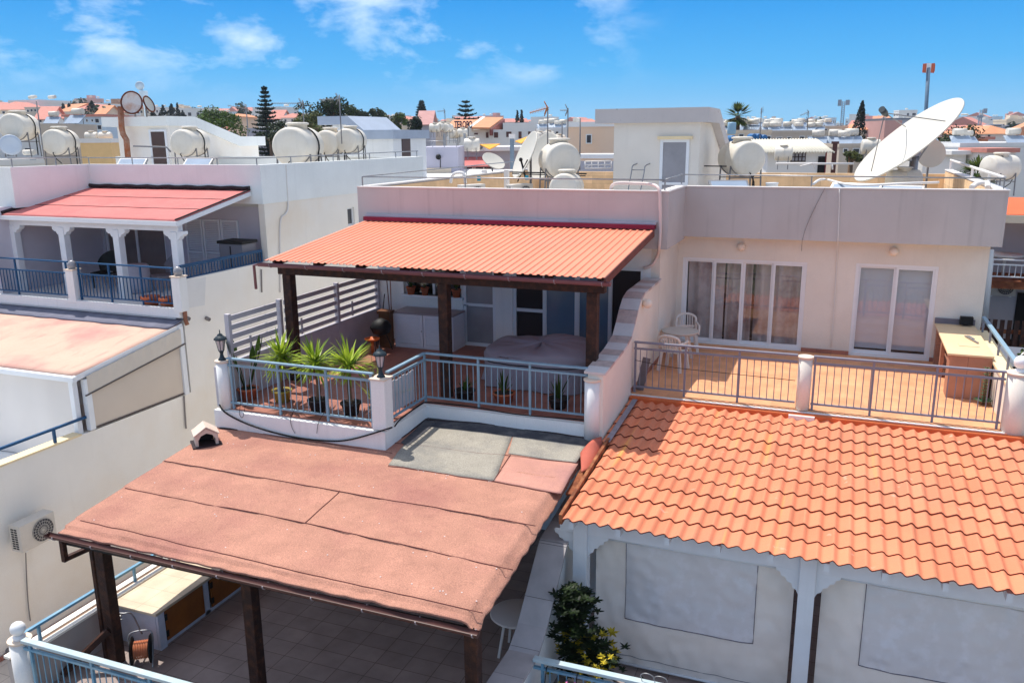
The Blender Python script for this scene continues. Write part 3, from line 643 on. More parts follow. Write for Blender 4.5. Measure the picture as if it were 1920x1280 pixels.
k = MB(); k.box(-10.55, 8.25, 5.44, -3.8, 8.27, 5.55); k.build('fascia', m_black, LP); k = MB(); k.box(-10.6, 8.72, 5.5, -3.9, 8.88, 5.64); k.build('beam', m_dwood, LP); k = MB(); k.box(-10.8, 15.5, 5.5, -3.9, 15.69, 5.7); k.build('beam', m_dwood, LP)
for i in range(9): x = -10.4 + i * 0.8; k = MB(); k.bar((x, 8.4, 5.56), (x, 12.2, 5.79), 0.06, 0.09); k.build('rafter', m_dwood, LP)
k = MB(); k.bar((-10.42, 8.7, 3.75), (-10.95, 8.2, 3.15), 0.09, 0.09); k.build('brace', m_dwood, LP)

# ------------------------------------------------------------------ tiled awning of the right flat
m_tile = M('orange_tile_sheet', (216, 131, 96), 0.8, 0.09, 0.8, tint=(206, 134, 106), tintamt=0.5, tscale=0.6, fine=0.04)
_t = m_tile.node_tree; _b = _t.nodes['Principled BSDF']; _src = _b.inputs['Base Color'].links[0].from_socket
_tc = [n for n in _t.nodes if n.type == 'TEX_COORD'][0]
_mp = N(_t, 'ShaderNodeMapping'); _mp.inputs['Scale'].default_value = (2.6, 0.12, 1); _t.links.new(_tc.outputs['Object'], _mp.inputs[0])
_nz = N(_t, 'ShaderNodeTexNoise'); _nz.inputs['Scale'].default_value = 1.6; _nz.inputs['Detail'].default_value = 4; _t.links.new(_mp.outputs[0], _nz.inputs['Vector'])
_mr = N(_t, 'ShaderNodeMapRange'); _mr.inputs['From Min'].default_value = 0.63; _mr.inputs['From Max'].default_value = 0.75; _mr.inputs['To Max'].default_value = 0.6; _t.links.new(_nz.outputs['Fac'], _mr.inputs[0])
_mm = N(_t, 'ShaderNodeMix', data_type='RGBA'); _t.links.new(_mr.outputs[0], _mm.inputs[0]); _t.links.new(_src, _mm.inputs[6]); _mm.inputs[7].default_value = (*lin((234, 164, 74)), 1); _t.links.new(_mm.outputs[2], _b.inputs['Base Color'])
# per-tile tone, chalky marks
_fl = N(_t, 'ShaderNodeMapping'); _fl.inputs['Scale'].default_value = (1 / 0.205, 1 / 0.447, 0.0); _fl.inputs['Location'].default_value = (-0.2 / 0.205, 0.42 / 0.447, 0); _t.links.new(_tc.outputs['Object'], _fl.inputs[0])
_vf = N(_t, 'ShaderNodeVectorMath', operation='FLOOR'); _t.links.new(_fl.outputs[0], _vf.inputs[0]); _wn = N(_t, 'ShaderNodeTexWhiteNoise', noise_dimensions='2D'); _t.links.new(_vf.outputs[0], _wn.inputs['Vector'])
_wr = N(_t, 'ShaderNodeMapRange'); _wr.inputs['To Min'].default_value = .86; _wr.inputs['To Max'].default_value = 1.1; _t.links.new(_wn.outputs['Value'], _wr.inputs[0]); _mw = N(_t, 'ShaderNodeMix', data_type='RGBA', blend_type='MULTIPLY'); _mw.inputs[0].default_value = 1; _t.links.new(_mm.outputs[2], _mw.inputs[6]); _t.links.new(_wr.outputs[0], _mw.inputs[7])
_n7 = N(_t, 'ShaderNodeTexNoise'); _n7.inputs['Scale'].default_value = 5; _n7.inputs['Detail'].default_value = 6; _t.links.new(_tc.outputs['Object'], _n7.inputs['Vector']); _m7 = N(_t, 'ShaderNodeMapRange'); _m7.inputs['From Min'].default_value = .68; _m7.inputs['From Max'].default_value = .76; _m7.inputs['To Max'].default_value = .5; _t.links.new(_n7.outputs['Fac'], _m7.inputs[0])
_mc = N(_t, 'ShaderNodeMix', data_type='RGBA'); _t.links.new(_m7.outputs[0], _mc.inputs[0]); _t.links.new(_mw.outputs[2], _mc.inputs[6]); _mc.inputs[7].default_value = (*lin((222, 190, 170)), 1); _t.links.new(_mc.outputs[2], _b.inputs['Base Color'])
AW = thing('tiled_awning', 'white timber awning with orange pressed tile roof below the right terrace', 'awning', (-0.2, 11.4, 3.1))
k = MB(); TY0, TY1, TZ0, TZ1 = 10.98, 15.9, 5.8, 6.2; nc = 11; pw_ = 0.205
for c in range(nc):
    ya = TY0 + (TY1 - TY0) * c / nc; yb = TY0 + (TY1 - TY0) * (c + 1) / nc
    za = TZ0 + (TZ1 - TZ0) * c / nc; zb = TZ0 + (TZ1 - TZ0) * (c + 1) / nc
    xl = -3.56 if yb < 13.9 else XP + 0.02; xr = 3.35; nw = int((xr - xl) / pw_ * 8)
    def prof(x):
        ph = (x / pw_) % 1.0
        seam_ = 0.008 if abs(((x + 0.3) / (pw_ * 5)) % 1.0 - 0.5) < 0.02 else 0
        return 0.026 * math.cos(2 * PI * ph - .45 * math.cos(2 * PI * ph)) + seam_ + .003 * math.sin(math.floor(x / pw_) * 12.7 + c * 5.1)
    jy = 0.004 * math.sin(c * 2.3)
    def fn(u, v):
        x = xl + (xr - xl) * u; y = ya - 0.02 + jy + .006 * math.sin(math.floor(x / (pw_ * 5)) * 7.7 + c * 3.3) * (1 - v) + (yb - ya + 0.03) * v
        return Vector((x, y, za + (zb - za) * v + prof(x) + 0.022 * (1 - v)))
    k.grid(fn, nw, 2)
    def fl(u, v):
        x = xl + (xr - xl) * u; return Vector((x, ya - 0.02 + jy + 0.004 * v, za + prof(x) + 0.022 - 0.02 * v))
    k.mat(1); k.grid(fl, nw, 1); k.mat(0)
k.build('roof', [m_tile, M('tile_edge', (120, 56, 40), 0.7)], AW)
k = MB(); k.box(XP + .01, 15.78, 6.16, 3.3, 15.92, 6.27); k.build('ridge_flashing', M('orange_mastic', (206, 104, 56), 0.7, 0.15, 3, 0.5, 25), AW, bevel=0.02)
k = MB(); k.bar((-3.62, 13.7, 6.06), (-3.6, 15.75, 6.24), 0.10, 0.012); k.build('flashing_strip', M('silver_tape', (150, 148, 158), 0.4, 0.2, 6, metal=0.3), AW)
m_vb = M('weathered_brown_board', (122, 66, 40), 0.8, 0.35, 4, 0.5, 30, tint=(196, 130, 84), tintamt=0.7, tscale=5)
k = MB(); k.bar((-3.6, 11.0, 5.78), (-3.62, 13.8, 6.03), 0.05, 0.16); k.bar((-3.72, 11.9, 5.78), (-3.74, 13.75, 5.98), 0.18, 0.03); k.build('verge_board', m_vb, AW)
m_wt = M('white_painted_timber', (214, 218, 222), 0.6, 0.05, 3, streak=0.12)
k = MB(); k.box(-3.72, 11.34, 5.42, 3.4, 11.48, 5.72); k.build('beam', m_wt, AW, bevel=0.008)
for i in range(10): x = -3.45 + i * 0.72; k = MB(); k.box(x - .035, 11.06, 5.62, x + .035, 15.6, 5.74); k.build('rafter', m_wt, AW)
for x in (-3.38, -0.08, 3.15):
    k = MB(); k.box(x - .11, 11.28, 3.1, x + .11, 11.5, 5.66); k.build('post', m_wt, AW, bevel=0.01)
    for s in (-1, 1):
        sc_ = [(a_ * .78, b_ * .85) for a_, b_ in [(0, 0), (0.42, 0), (0.40, -0.06), (0.33, -0.09), (0.31, -0.15), (0.24, -0.17), (0.2, -0.24), (0.13, -0.26), (0.1, -0.34), (0.04, -0.37), (0, -0.45)]]
        k = MB(); k.prism([Vector((x + s * (0.11 + a), 11.36, 5.425 + b)) for a, b in (sc_ if s < 0 else sc_[::-1])], (0, 0, 0), (0, 0.06, 0)); k.build('bracket', m_wt, AW)
m_tarp = M('grey_white_tarpaulin', (230, 221, 212), 0.6, 0.05, 1, tint=(206, 196, 182), tintamt=0.5, tscale=0.7, spec=0.4)
m_clear = M('clear_plastic', (206, 203, 203), 0.25, 0.05, 1.2, 0.15, 4, tint=(224, 224, 230), tintamt=0.4, tscale=3.0, tlo=.5, thi=.62, spec=0.6)
for x0, x1, lb in ((-3.2, -0.25, 'grey white tarpaulin with plastic window hanging left of the middle awning post'), (0.12, 2.98, 'grey white tarpaulin with plastic window at the right end of the tiled awning')):
    def tf(u, v, o=0.0):
        x = x0 + (x1 - x0) * u; z = 3.2 + 2.2 * v
        e_ = (abs(u - .5) * 2) ** 2; cr_ = 0.035 * nse(u * 4, v * 3, x0) + 0.05 * (1 - abs(nse(u * 9 + v * 4, v * 2.5 - u * 3, 3 + x0)) * 2.2) * max(e_, 1.2 * max(0, .45 - v)) + 0.018 * nse(u * 16, v * 14, 5)
        return Vector((x, 11.56 + cr_ - o, z))
    T_ = thing('tarpaulin', lb, 'tarpaulin', ((x0 + x1) / 2, 11.56, 3.2), 'tarpaulins of the tiled awning')
    k = MB(); k.grid(lambda u, v: tf(u, v), 60, 40); k.build('cloth', m_tarp, T_)
    a, b, c, d = (0.165, 0.825, 0.36, 0.96) if x0 < -1 else (0.2, 0.98, 0.36, 0.94)
    k = MB(); k.grid(lambda u, v: tf(a + (b - a) * u, c + (d - c) * v, 0.008 + 0.006 * nse(u * 8, v * 7, 5)), 50, 40); k.build('window_panel', m_clear, T_)
    k = MB(); k.tube([tf(a, d, .012), tf(a, (c + d) / 2, .012), tf(a, c, .012)], 0.005, 5); k.tube([tf(b, d, .012), tf(b, (c + d) / 2, .012), tf(b, c, .012)], 0.005, 5); k.tube([tf(a + (b - a) * i / 20, c, .012) for i in range(21)], 0.007, 5); k.tube([tf(i / 20, 0.06, .006) for i in range(21)], 0.004, 5); k.build('seam', M('dark_seam', (116, 110, 118), 0.7), T_)
    k = MB(); k.cyl((x0, 11.56, 3.2), (x1, 11.56, 3.2), .022, n=8); k.build('hem_bar', m_wt, T_)
    k = MB(); k.box(x0, 11.49, 5.385, x1, 11.53, 5.415); k.build('roller_slot', m_black, T_)
    k = MB(); k.cyl((x0, 11.49, 5.35), (x1, 11.49, 5.35), 0.03, n=10); k.build('roller', m_wt, T_)

# ------------------------------------------------------------------ railings and pillars
def pillar(name, lab, x, y, z0, z1, r, mat, square=False, ball=0.0, cap=True):
    t = thing(name, lab, 'pillar', (x, y, z0)); k = MB()
    if square: k.box(x - r, y - r, z0, x + r, y + r, z1)
    else: k.cyl((x, y, z0), (x, y, z1), r, n=28)
    k.build('shaft', mat, t, bevel=0.012 if square else 0)
    if cap:
        k = MB(); rc = r + 0.02
        if square: k.box(x - rc, y - rc, z1, x + rc, y + rc, z1 + 0.03)
        else: k.cyl((x, y, z1), (x, y, z1 + 0.035), rc, n=28)
        k.build('cap', M('pillar_cap', (226, 206, 186), 0.7, 0.06), t, bevel=0.006)
    if ball:
        k = MB(); k.lathe([(0.09, 0), (0.09, 0.05), (0.05, 0.07)], (x, y, z1 + .03), n=16); k.ball((x, y, z1 + 0.09 + ball), ball); k.build('ball', M('white_ball', (236, 236, 236), 0.35, 0.02), t)
    return t
BY = 12.36
pillar('pillar', 'white round balcony pillar at the far left carrying a lantern', -10.86, BY, FL, 7.22, 0.125, m_white, cap=True)
pillar('pillar', 'square white balcony pillar at the inner corner carrying a lantern', -7.40, BY + .02, FL, 7.22, 0.14, m_white, square=True)
pillar('pillar', 'white half round pillar at the end of the dividing wall', -3.95, 13.86, FL - 0.35, 7.12, 0.14, m_white)
railing('railing', 'blue grey railing in front of the three yucca pots', (-10.74, BY, FL), (-7.55, BY, FL), m_blueg, 1.0, posts=[0.02, 0.36, 0.69, 0.985])
railing('railing', 'short blue grey railing running back from the square lantern pillar', (-7.36, BY + .16, FL), (-7.36, 13.98, FL), m_blueg, 1.0, posts=[0.99])
railing('railing', 'blue grey railing in front of the covered garden sofa', (-7.34, 13.98, FL), (-4.07, 13.98, FL), m_blueg, 1.0, posts=[0.34, 0.66])
TYR = 16.06
mp_ = pillar('pillar', 'cream round pillar in the middle of the right terrace railing', -0.46, TYR, FL, 7.30, 0.125, m_cream)
k = MB(); k.box(-0.68, 15.72, 6.12, -0.22, 15.98, 6.26); k.build('plinth', m_pipe, mp_)
pillar('pillar', 'large cream round corner pillar with white ball at the right edge', 3.02, TYR, FL - .3, 7.32, 0.19, m_cream, ball=0.12)
railing('railing', 'mauve grey terrace railing between dividing wall and round pillar', (XP + .03, TYR, FL), (-0.6, TYR, FL), m_mauve, 1.04, posts=[0.01, 0.33, 0.66])
railing('railing', 'mauve grey terrace railing between the two round pillars', (-0.32, TYR, FL), (2.82, TYR, FL), m_mauve, 1.04, posts=[0.01, 0.33, 0.66, 0.985])
t = thing('side_wall', 'low cream wall with light blue handrail along the right edge of the terrace', 'wall', (3.0, 18.3, FL))
k = MB(); k.box(2.9, 16.2, FL - .3, 3.1, 20.64, 7.05); k.build('wall', m_cream, t)
k = MB(); k.box(2.86, 16.2, 7.05, 3.14, 20.64, 7.1); k.build('coping', m_cream_p, t)
k = MB(); k.bar((3.02, 16.1, 7.42), (3.02, 20.5, 7.42), 0.08, 0.04); k.build('handrail', m_blueg, t)
for y in (17.2, 18.3, 19.4, 20.45): k = MB(); k.box(3.0, y - .02, 7.1, 3.04, y + .02, 7.4); k.build('post', m_mauve, t)
# lower terrace
t = thing('low_wall', 'grey boundary wall with light coping and blue handrail beside the counter', 'wall', (-11.08, 10, 3.1))
k = MB(); k.box(-11.16, 7.5, 1.25, -10.98, 15.5, 3.82); k.build('wall', M('grey_render', (176, 166, 160), 0.9, 0.08, 1), t)  # plain grey render, one even colour
k = MB(); k.box(-11.22, 7.5, 3.82, -11.1, 15.5, 3.86); k.box(-11.02, 7.5, 3.82, -10.92, 15.5, 3.862); k.build('coping', M('white_coping', (240, 234, 222), 0.7, 0.05), t)
k = MB(); k.box(-11.1, 7.5, 3.8, -11.02, 15.5, 3.835); k.build('coping_shade', M('brown_coping_shade', (150, 120, 100), 0.8, 0.15, 4), t)  # brown puts the shaded strip of the coping into colour, white the sunlit lines
k = MB(); k.bar((-11.06, 7.75, 4.12), (-11.06, 13.2, 4.12), 0.06, 0.04); k.build('handrail', m_lblue, t)
for y in (8.0, 9.9, 11.8): k = MB(); k.box(-11.08, y - .02, 3.83, -11.04, y + .02, 4.1); k.build('post', m_lblue, t)
pillar('pillar', 'white pillar topped with a white ball at the lower left corner', -10.98, 7.62, 2.9, 4.1, 0.15, m_white, ball=0.11)
railing('railing', 'light blue railing across the front of the lower terrace', (-10.82, 7.56, 3.1), (-4.2, 7.62, 3.1), m_lblue, 1.08, posts=[0.02, 0.2, 0.36, 0.52, 0.7, 0.85, 1.0], n=55, top=(0.10, 0.05), hmat=M('sunlit_blue_handrail', (176, 196, 202), .45, .08, 4, tint=(206, 206, 198), tintamt=.6, tscale=3))  # handrail paler than the bars: sunlight on its top put into the colour
railing('railing', 'light blue railing below the hanging tarpaulins', (-3.6, 9.82, 3.1), (3.1, 9.9, 3.1), m_lblue, 1.08, posts=[0.02, 0.2, 0.36, 0.52, 0.7, 0.85, 1.0], n=55, top=(0.10, 0.05), hmat=M('sunlit_blue_handrail', (176, 196, 202), .45, .08, 4, tint=(206, 206, 198), tintamt=.6, tscale=3))  # this handrail too is coloured as if lit from above
# ------------------------------------------------------------------ plants helpers
m_pot = M('terracotta_pot', (178, 96, 62), 0.8, 0.15, 5, 0.2, 40)
m_potd = M('dark_plastic_pot', (40, 32, 32), 0.6, 0.2, 4)
m_poty = M('yellow_green_pot', (170, 150, 60), 0.6, 0.2, 4)
m_potg = M('stone_pot', (190, 170, 150), 0.8, 0.15, 4)
m_soil = M('soil', (54, 40, 30), 1.0, 0.3, 10)
m_yucca = leafmat('yucca_leaf', (96, 130, 24), (196, 212, 74), 0.4)
m_leaf = leafmat('broad_leaf', (26, 50, 18), (74, 98, 34))
m_dleaf = leafmat('dark_leaf', (14, 26, 12), (44, 62, 28))
m_yleaf = leafmat('yellow_leaf', (120, 112, 20), (226, 200, 50))
m_bark = M('bark', (106, 84, 66), 0.95, 0.3, 8, 0.4, 40)
def pot(k, p, r=0.16, h=0.26):
    k.lathe([(r * .7, 0), (r * .95, h * .85), (r * 1.06, h * .86), (r * 1.06, h), (r * .9, h), (r * .88, h * .9), (0.001, h * .9)], p, n=20)
def blade(k, base, dirv, L_, w_, droop=0.3, n=5, fold=0.0):
    """a strap leaf: bends over under gravity, tapering to a point"""
    d = Vector(dirv).normalized(); side = d.cross(Vector((0, 0, 1)))
    side = side.normalized() if side.length > 1e-3 else Vector((1, 0, 0))
    p = Vector(base); prev = None
    for i in range(n + 1):
        t = i / n; ww = w_ * (0.6 + 1.2 * t if t < 0.35 else 1.02 * (1 - ((t - .35) / .65) ** 1.6)) / 2
        a = s_ = None
        a = k.V(p - side * ww); b = k.V(p + side * ww)
        if prev: k.F((prev[0], prev[1], b, a))
        prev = (a, b); d = (d + Vector((0, 0, -droop * L_ / n))).normalized(); p = p + d * (L_ / n)
def leafcloud(k, n, fn, size, rr, flat=0.5):
    """n small folded leaves at points from fn()"""
    for _ in range(n):
        p, out = fn(); out = (out + Vector((rr.uniform(-1, 1), rr.uniform(-1, 1), rr.uniform(-.6, 1))) * 0.9).normalized()
        s = size * rr.uniform(0.6, 1.3); x, y, z = frame_of(out); a = rr.uniform(0, 2 * PI)
        u = x * math.cos(a) + y * math.sin(a); v = out.cross(u)
        k.poly([p - u * s, p - v * s * flat * .9, p + u * s, p + v * s * flat])
def potted(name, label, p, potmat, r=0.16, h=0.26, cat='plant', group=None):
    t = thing(name, label, cat, p, group); k = MB(); pot(k, p, r, h); k.build('pot', potmat, t)
    k = MB(); k.cyl(Vector(p) + Vector((0, 0, h * .85)), Vector(p) + Vector((0, 0, h * .91)), r * .86, n=16); k.build('soil', m_soil, t); return t
def yucca(label, p, head, seed, potmat, R=0.5, nb=150):
    rr = random.Random(seed); p = Vector(p); head = Vector(head); t = potted('yucca', label, p, potmat, 0.19, 0.24, 'plant', 'yuccas behind the blue grey railing')
    k = MB(); mid = (p + head) / 2 + Vector((rr.uniform(-.05, .05), 0, 0)); k.tube(curve([p + Vector((0, 0, .2)), mid, head], 6), 0.04, 8); k.build('trunk', m_bark, t)
    k = MB()
    for i in range(nb):
        a = rr.uniform(0, 2 * PI); e = math.asin(rr.uniform(-0.35, 1)); L_ = R * rr.uniform(.75, 1.15)
        dv = Vector((math.cos(a) * math.cos(e), math.sin(a) * math.cos(e), math.sin(e)))
        blade(k, head + Vector((0, 0, rr.uniform(-.14, .06))) + dv * .03, dv, L_, rr.uniform(.035, .055), rr.uniform(.2, 1.0) if e > 0 else 1.2, 5)
    k.build('leaves', m_yucca, t); return t
def lantern(label, x, y, z):
    t = thing('lantern', label, 'lantern', (x, y, z), 'lanterns on the balcony pillars')
    m_li = M('lantern_iron', (38, 52, 60), 0.5, 0.15, 6)
    k = MB(); k.lathe([(.075, 0), (.075, .02), (.045, .05), (.03, .12), (.045, .17), (.06, .19)], (x, y, z), n=12); k.build('stem', m_li, t)
    k = MB()
    for i in range(6): a = i * PI / 3; k.tube([(x + .055 * math.cos(a), y + .055 * math.sin(a), z + .19), (x + .095 * math.cos(a), y + .095 * math.sin(a), z + .40)], 0.007, 4)
    k.build('cage', m_li, t)
    k = MB(); k.lathe([(.05, .19), (.088, .40)], (x, y, z), n=6); k.build('glass', M('lantern_glass', (196, 188, 190), 0.2, 0.05, spec=0.6), t)
    k = MB(); k.lathe([(.125, .40), (.12, .42), (.07, .47), (.055, .475), (.05, .5), (.012, .52), (.01, .57), (.002, .6)], (x, y, z), n=12)
    for i in range(6): a = i * PI / 3; k.ball((x + .11 * math.cos(a), y + .11 * math.sin(a), z + .435), .012, 6)
    k.build('cap', m_li, t); return t
lantern('black iron lantern on the round pillar at the left end of the balcony', -10.86, BY, 7.255)
lantern('black iron lantern on the square pillar above the patched roof', -7.40, BY + .02, 7.25)
def P_(px, py, Z=FL): return at(px, py, Z=Z)
yucca('leftmost yucca with bright green sword leaves in a yellowish pot', P_(530, 752), at(527, 668, Y=12.95), 1, m_poty, 0.52)
yucca('middle yucca of the three, in a black pot', P_(597, 770), at(590, 680, Y=12.85), 2, m_potd, 0.50)
yucca('rightmost yucca of the three, nearest the square lantern pillar', P_(659, 776), at(655, 684, Y=12.95), 3, m_potd, 0.52)
rr = random.Random(11)
p = P_(466, 748); t = potted('strelitzia', 'tall dark paddle leaved plant in a terracotta pot beside the left lantern pillar', p, m_pot, 0.2, 0.24)
k = MB()
for i in range(13):
    a = rr.uniform(0, 2 * PI); h = rr.uniform(.55, 1.05); b = p + Vector((.05 * math.cos(a), .05 * math.sin(a), .2)); tip = b + Vector((.28 * math.cos(a) * h, .2 * math.sin(a) * h, h * .8))
    k.mat(0); k.tube([b, (b + tip) / 2 + Vector((0, 0, .04)), tip], 0.009, 5); blade(k, tip, (tip - b).normalized() + Vector((0, 0, .6)), .36, .13, 0.6)
k.build('leaves', m_leaf, t)
p = P_(708, 778); t = potted('spider_plant', 'thin arching plant in a pale bowl behind the square lantern pillar', p, m_potg, 0.17, 0.16)
k = MB()
for i in range(26): a = rr.uniform(0, 2 * PI); e = rr.uniform(.6, 1.45); blade(k, p + Vector((0, 0, .14)), (math.cos(a) * math.cos(e), math.sin(a) * math.cos(e), math.sin(e)), rr.uniform(.45, 1.15), 0.035, 0.5, 7)
k.build('leaves', leafmat('striped_leaf', (96, 110, 40), (190, 190, 110)), t)
for px, py, lb, mt_, hh, rr_ in ((872, 752, 'dark pot with low plant left of the covered sofa', m_potd, .35, .2), (945, 757, 'terracotta pot with spiky plant in front of the covered sofa', m_pot, .45, .22), (1047, 768, 'dark pot with thick stemmed plant in front of the covered sofa', m_potd, .55, .2)):
    p = P_(px, py - 4); t = potted('potted_plant', lb, p, mt_, rr_, .2, 'plant', 'pots along the front railing'); k = MB()
    for i in range(14): a = rr.uniform(0, 2 * PI); e = rr.uniform(.7, 1.5); blade(k, p + Vector((0, 0, .17)), (math.cos(a) * math.cos(e), math.sin(a) * math.cos(e), math.sin(e)), hh * rr.uniform(.6, 1.1), .05, 0.4)
    k.build('leaves', m_leaf, t)
# window sill pots
for i, (px, py, lb, mt_, hh) in enumerate(((771, 551, 'brown pot with tall stems at the left of the window sill', m_pot, .5), (797, 551, 'bright terracotta pot on the kitchen window sill', m_pot, .12), (856, 557, 'terracotta pot with arching leaves at the right end of the window sill', m_pot, .42))):
    q = at(px, py, Y=18.5); p = Vector((q.x, 18.5, 7.5)); t = potted('flower_pot', lb, p, mt_, .12 if i != 1 else .1, .2, 'flower pot', 'pots on the kitchen window sill'); k = MB()
    for j in range(16): a = rr.uniform(0, 2 * PI); e = rr.uniform(.8, 1.5); blade(k, p + Vector((0, 0, .18)), (math.cos(a) * math.cos(e), -abs(math.sin(a)) * math.cos(e) * .6, math.sin(e)), hh * rr.uniform(.5, 1.1), .04, 0.5)
    k.build('leaves', m_leaf, t)
q = at(838, 556, Y=18.5); k = MB(); k.lathe([(.04, 0), (.12, .05), (.11, .05), (.03, .01)], (q.x, 18.5, 7.5), n=16); tag(k.build('bowl', M('turquoise_glaze', (80, 150, 150), 0.3, 0.1)), 'turquoise bowl between pots on the kitchen window sill', 'bowl')
# louvred cabinet
CB = thing('cabinet', 'white low cabinet with louvred doors and grey top under the kitchen window', 'cabinet', (-9.36, 18.05, FL))
m_cab = M('white_cabinet', (222, 222, 228), 0.5, 0.04, 3)
k = MB(); x0, x1, y0, y1 = -10.15, -8.56, 17.74, 18.44
k.box(x0, y0 + .03, FL, x0 + .03, y1, 7.16); k.box(x1 - .03, y0 + .03, FL, x1, y1, 7.16); k.box(x0 + .03, y1 - .02, FL, x1 - .03, y1, 7.16); k.box(x0 + .03, y0 + .04, FL, x1 - .03, y1 - .02, FL + .05); k.box(x0 + .03, y0 + .2, FL + .05, x1 - .03, y0 + .22, 7.16); k.build('carcass', m_cab, CB)
k = MB(); k.box(x0 - .02, y0 - .01, 7.16, x1 + .02, y1, 7.2); k.build('top', M('grey_worktop', (150, 140, 144), 0.5, 0.1, 3), CB)
for a, b in ((x0 + .01, -9.37), (-9.35, x1 - .01)):
    k = MB(); k.box(a, y0, FL + .05, a + .06, y0 + .03, 7.15); k.box(b - .06, y0, FL + .05, b, y0 + .03, 7.15); k.box(a + .06, y0, FL + .05, b - .06, y0 + .03, FL + .11); k.box(a + .06, y0, 7.09, b - .06, y0 + .03, 7.15)
    for i in range(17): z = FL + .14 + i * .0405; T = Matrix.Translation((0, y0 + .016, z)) @ Matrix.Rotation(rad(-38), 4, 'X'); k.box(a + .06, -.005, -.022, b - .06, .005, .022, T)
    k.build('door', m_cab, CB)
k = MB(); k.cyl((-9.4, y0 - .02, 6.75), (-9.4, y0, 6.75), .015, n=8); k.build('knob', m_steel, CB)
# covered sofa set
m_cover = M('grey_cover_fabric', (150, 140, 150), 0.7, 0.06, 1.2, spec=0.35)
SO = thing('covered_sofa', 'garden sofa set under a grey tied down cover', 'covered furniture', (-5.7, 16.1, FL))
def cov(u, v):
    a = 2 * PI * u; n = 3.2; ca, sa = math.cos(a), math.sin(a)
    rx = 1.22 * (1 if ca >= 0 else 1.0); ry = 0.85
    q = (abs(ca) ** n + abs(sa) ** n) ** (-1 / n)
    if v < 0.6: s = 1.0 - 0.05 * (v / .6) + 0.055 * math.sin(a * 13 + 2 * nse(ca * 2, sa * 2)) * (1 - v / .6) ** 1.1 + .05 * nse(ca * 3, sa * 3, v * 2); h = 0.66 * (v / .6)
    else:
        t_ = (v - .6) / .4; s = 0.95 * math.cos(t_ * PI / 2) ** 0.6 if t_ < 1 else 0.0; h = 0.66 + 0.16 * math.sin(t_ * PI / 2) + 0.10 * nse(ca * 2.4 + t_, sa * 2.4, 3) * t_
    x = -5.72 + rx * q * ca * s; y = 16.15 + ry * q * sa * s
    hh = h * (1 + 0.12 * max(0, (y - 16.1)) ) + (0.05 * math.sin((x + 5.7) * 3) if v > .6 else 0)
    return Vector((x, y, FL + 0.02 + hh))
k = MB(); k.grid(cov, 120, 30); k.build('cover', m_cover, SO, weld=True)
k = MB(); k.tube([cov(i / 60, 0.46) + (cov(i / 60, .46) - Vector((-5.72, 16.15, cov(i / 60, .46).z))).normalized() * .008 for i in range(61)], 0.012, 5); k.build('strap', m_black, SO)
# barbecue things in the corner
t = thing('barbecue', 'black kettle barbecue with an orange bowl in the back corner of the left terrace', 'barbecue', at(716, 655, Z=FL))
p = at(716, 655, Z=FL); k = MB(); k.lathe([(.02, .35), (.2, .42), (.26, .55), (.26, .58), (.2, .7), (.05, .78)], p, n=20); k.build('kettle', m_black, t)
for i in range(3): a = 2 * PI * i / 3 + .4; k = MB(); k.tube([p + Vector((.12 * math.cos(a), .12 * math.sin(a), .4)), p + Vector((.26 * math.cos(a), .26 * math.sin(a), 0))], .012, 5); k.build('leg', m_black, t)
k = MB(); q = p + Vector((-.05, -.35, 0)); k.lathe([(.05, .28), (.16, .31), (.19, .36), (.18, .36), (.14, .32), (.001, .30)], q, n=18); k.cyl(q, q + Vector((0, 0, .29)), .04, n=8); tag(k.build('fire_bowl', M('orange_copper', (206, 104, 44), 0.45, 0.2, 5)), 'small orange copper fire bowl in front of the black barbecue', 'bowl')
k = MB(); q = p + Vector((.0, .28, 0)); k.box(q.x - .2, q.y - .12, FL + .85, q.x + .18, q.y + .12, FL + .93); k.box(q.x - .16, q.y - .1, FL, q.x + .14, q.y + .1, FL + .85); tag(k.build('side_table', M('dark_varnished_wood', (104, 62, 30), 0.5, 0.3, 5), bevel=.008), 'narrow dark wooden stand behind the black barbecue', 'stand')
for i, (a, b, c) in enumerate((((712, 645), (721, 551), (40, 40, 50)), ((733, 612), (724, 512), (120, 72, 60)), ((735, 610), (731, 512), (150, 92, 80)))):
    k = MB(); A = at(*a, Y=18.2); B = at(*b, Y=18.42); k.tube([A, B], .013, 6); tag(k.build('broom_handle', M('handle%d' % i, c, 0.6)), ('dark broom handle leaning behind the barbecue', 'brown pole leaning left of the cabinet', 'pinkish pole leaning closest to the cabinet')[i], 'pole')
# hose, cables, side screen
k = MB(); k.tube(curve([at(411, 758, Y=12.19), at(425, 775, Y=12.19), at(470, 797, Y=12.18), at(540, 817, Y=12.18), at(610, 826, Y=12.18), at(660, 823, Y=12.18), at(735, 801, Y=12.17)], 6), .016, 6)
tag(k.build('black_hose', m_black), 'black hose sagging along the white kerb of the balcony', 'hose')
k = MB(); k.tube(curve([at(740, 799, X=-7.24), at(752, 785, X=-7.25), at(790, 757, X=-7.25), Vector((-7.2, 13.83, 6.36)), Vector((-6.4, 13.85, 6.37)), Vector((-5.4, 13.86, 6.32)), Vector((-4.1, 13.86, 6.36))], 6), .014, 6)
tag(k.build('black_hose', m_black), 'black hose tied to the foot of the railing by the sofa', 'hose')
for i, pts in enumerate((((452, 752), (449, 775), (455, 782), (460, 760)), ((553, 765), (545, 785), (547, 800), (553, 812)), ((607, 775), (597, 792), (594, 812)))):
    k = MB(); k.tube(curve([at(*q, Y=12.2) for q in pts], 5), .005, 5); tag(k.build('cable', m_black), 'thin black cable dangling over the balcony kerb ' + ('below the paddle leaved plant', 'below the first yucca', 'below the middle yucca')[i], 'cable')
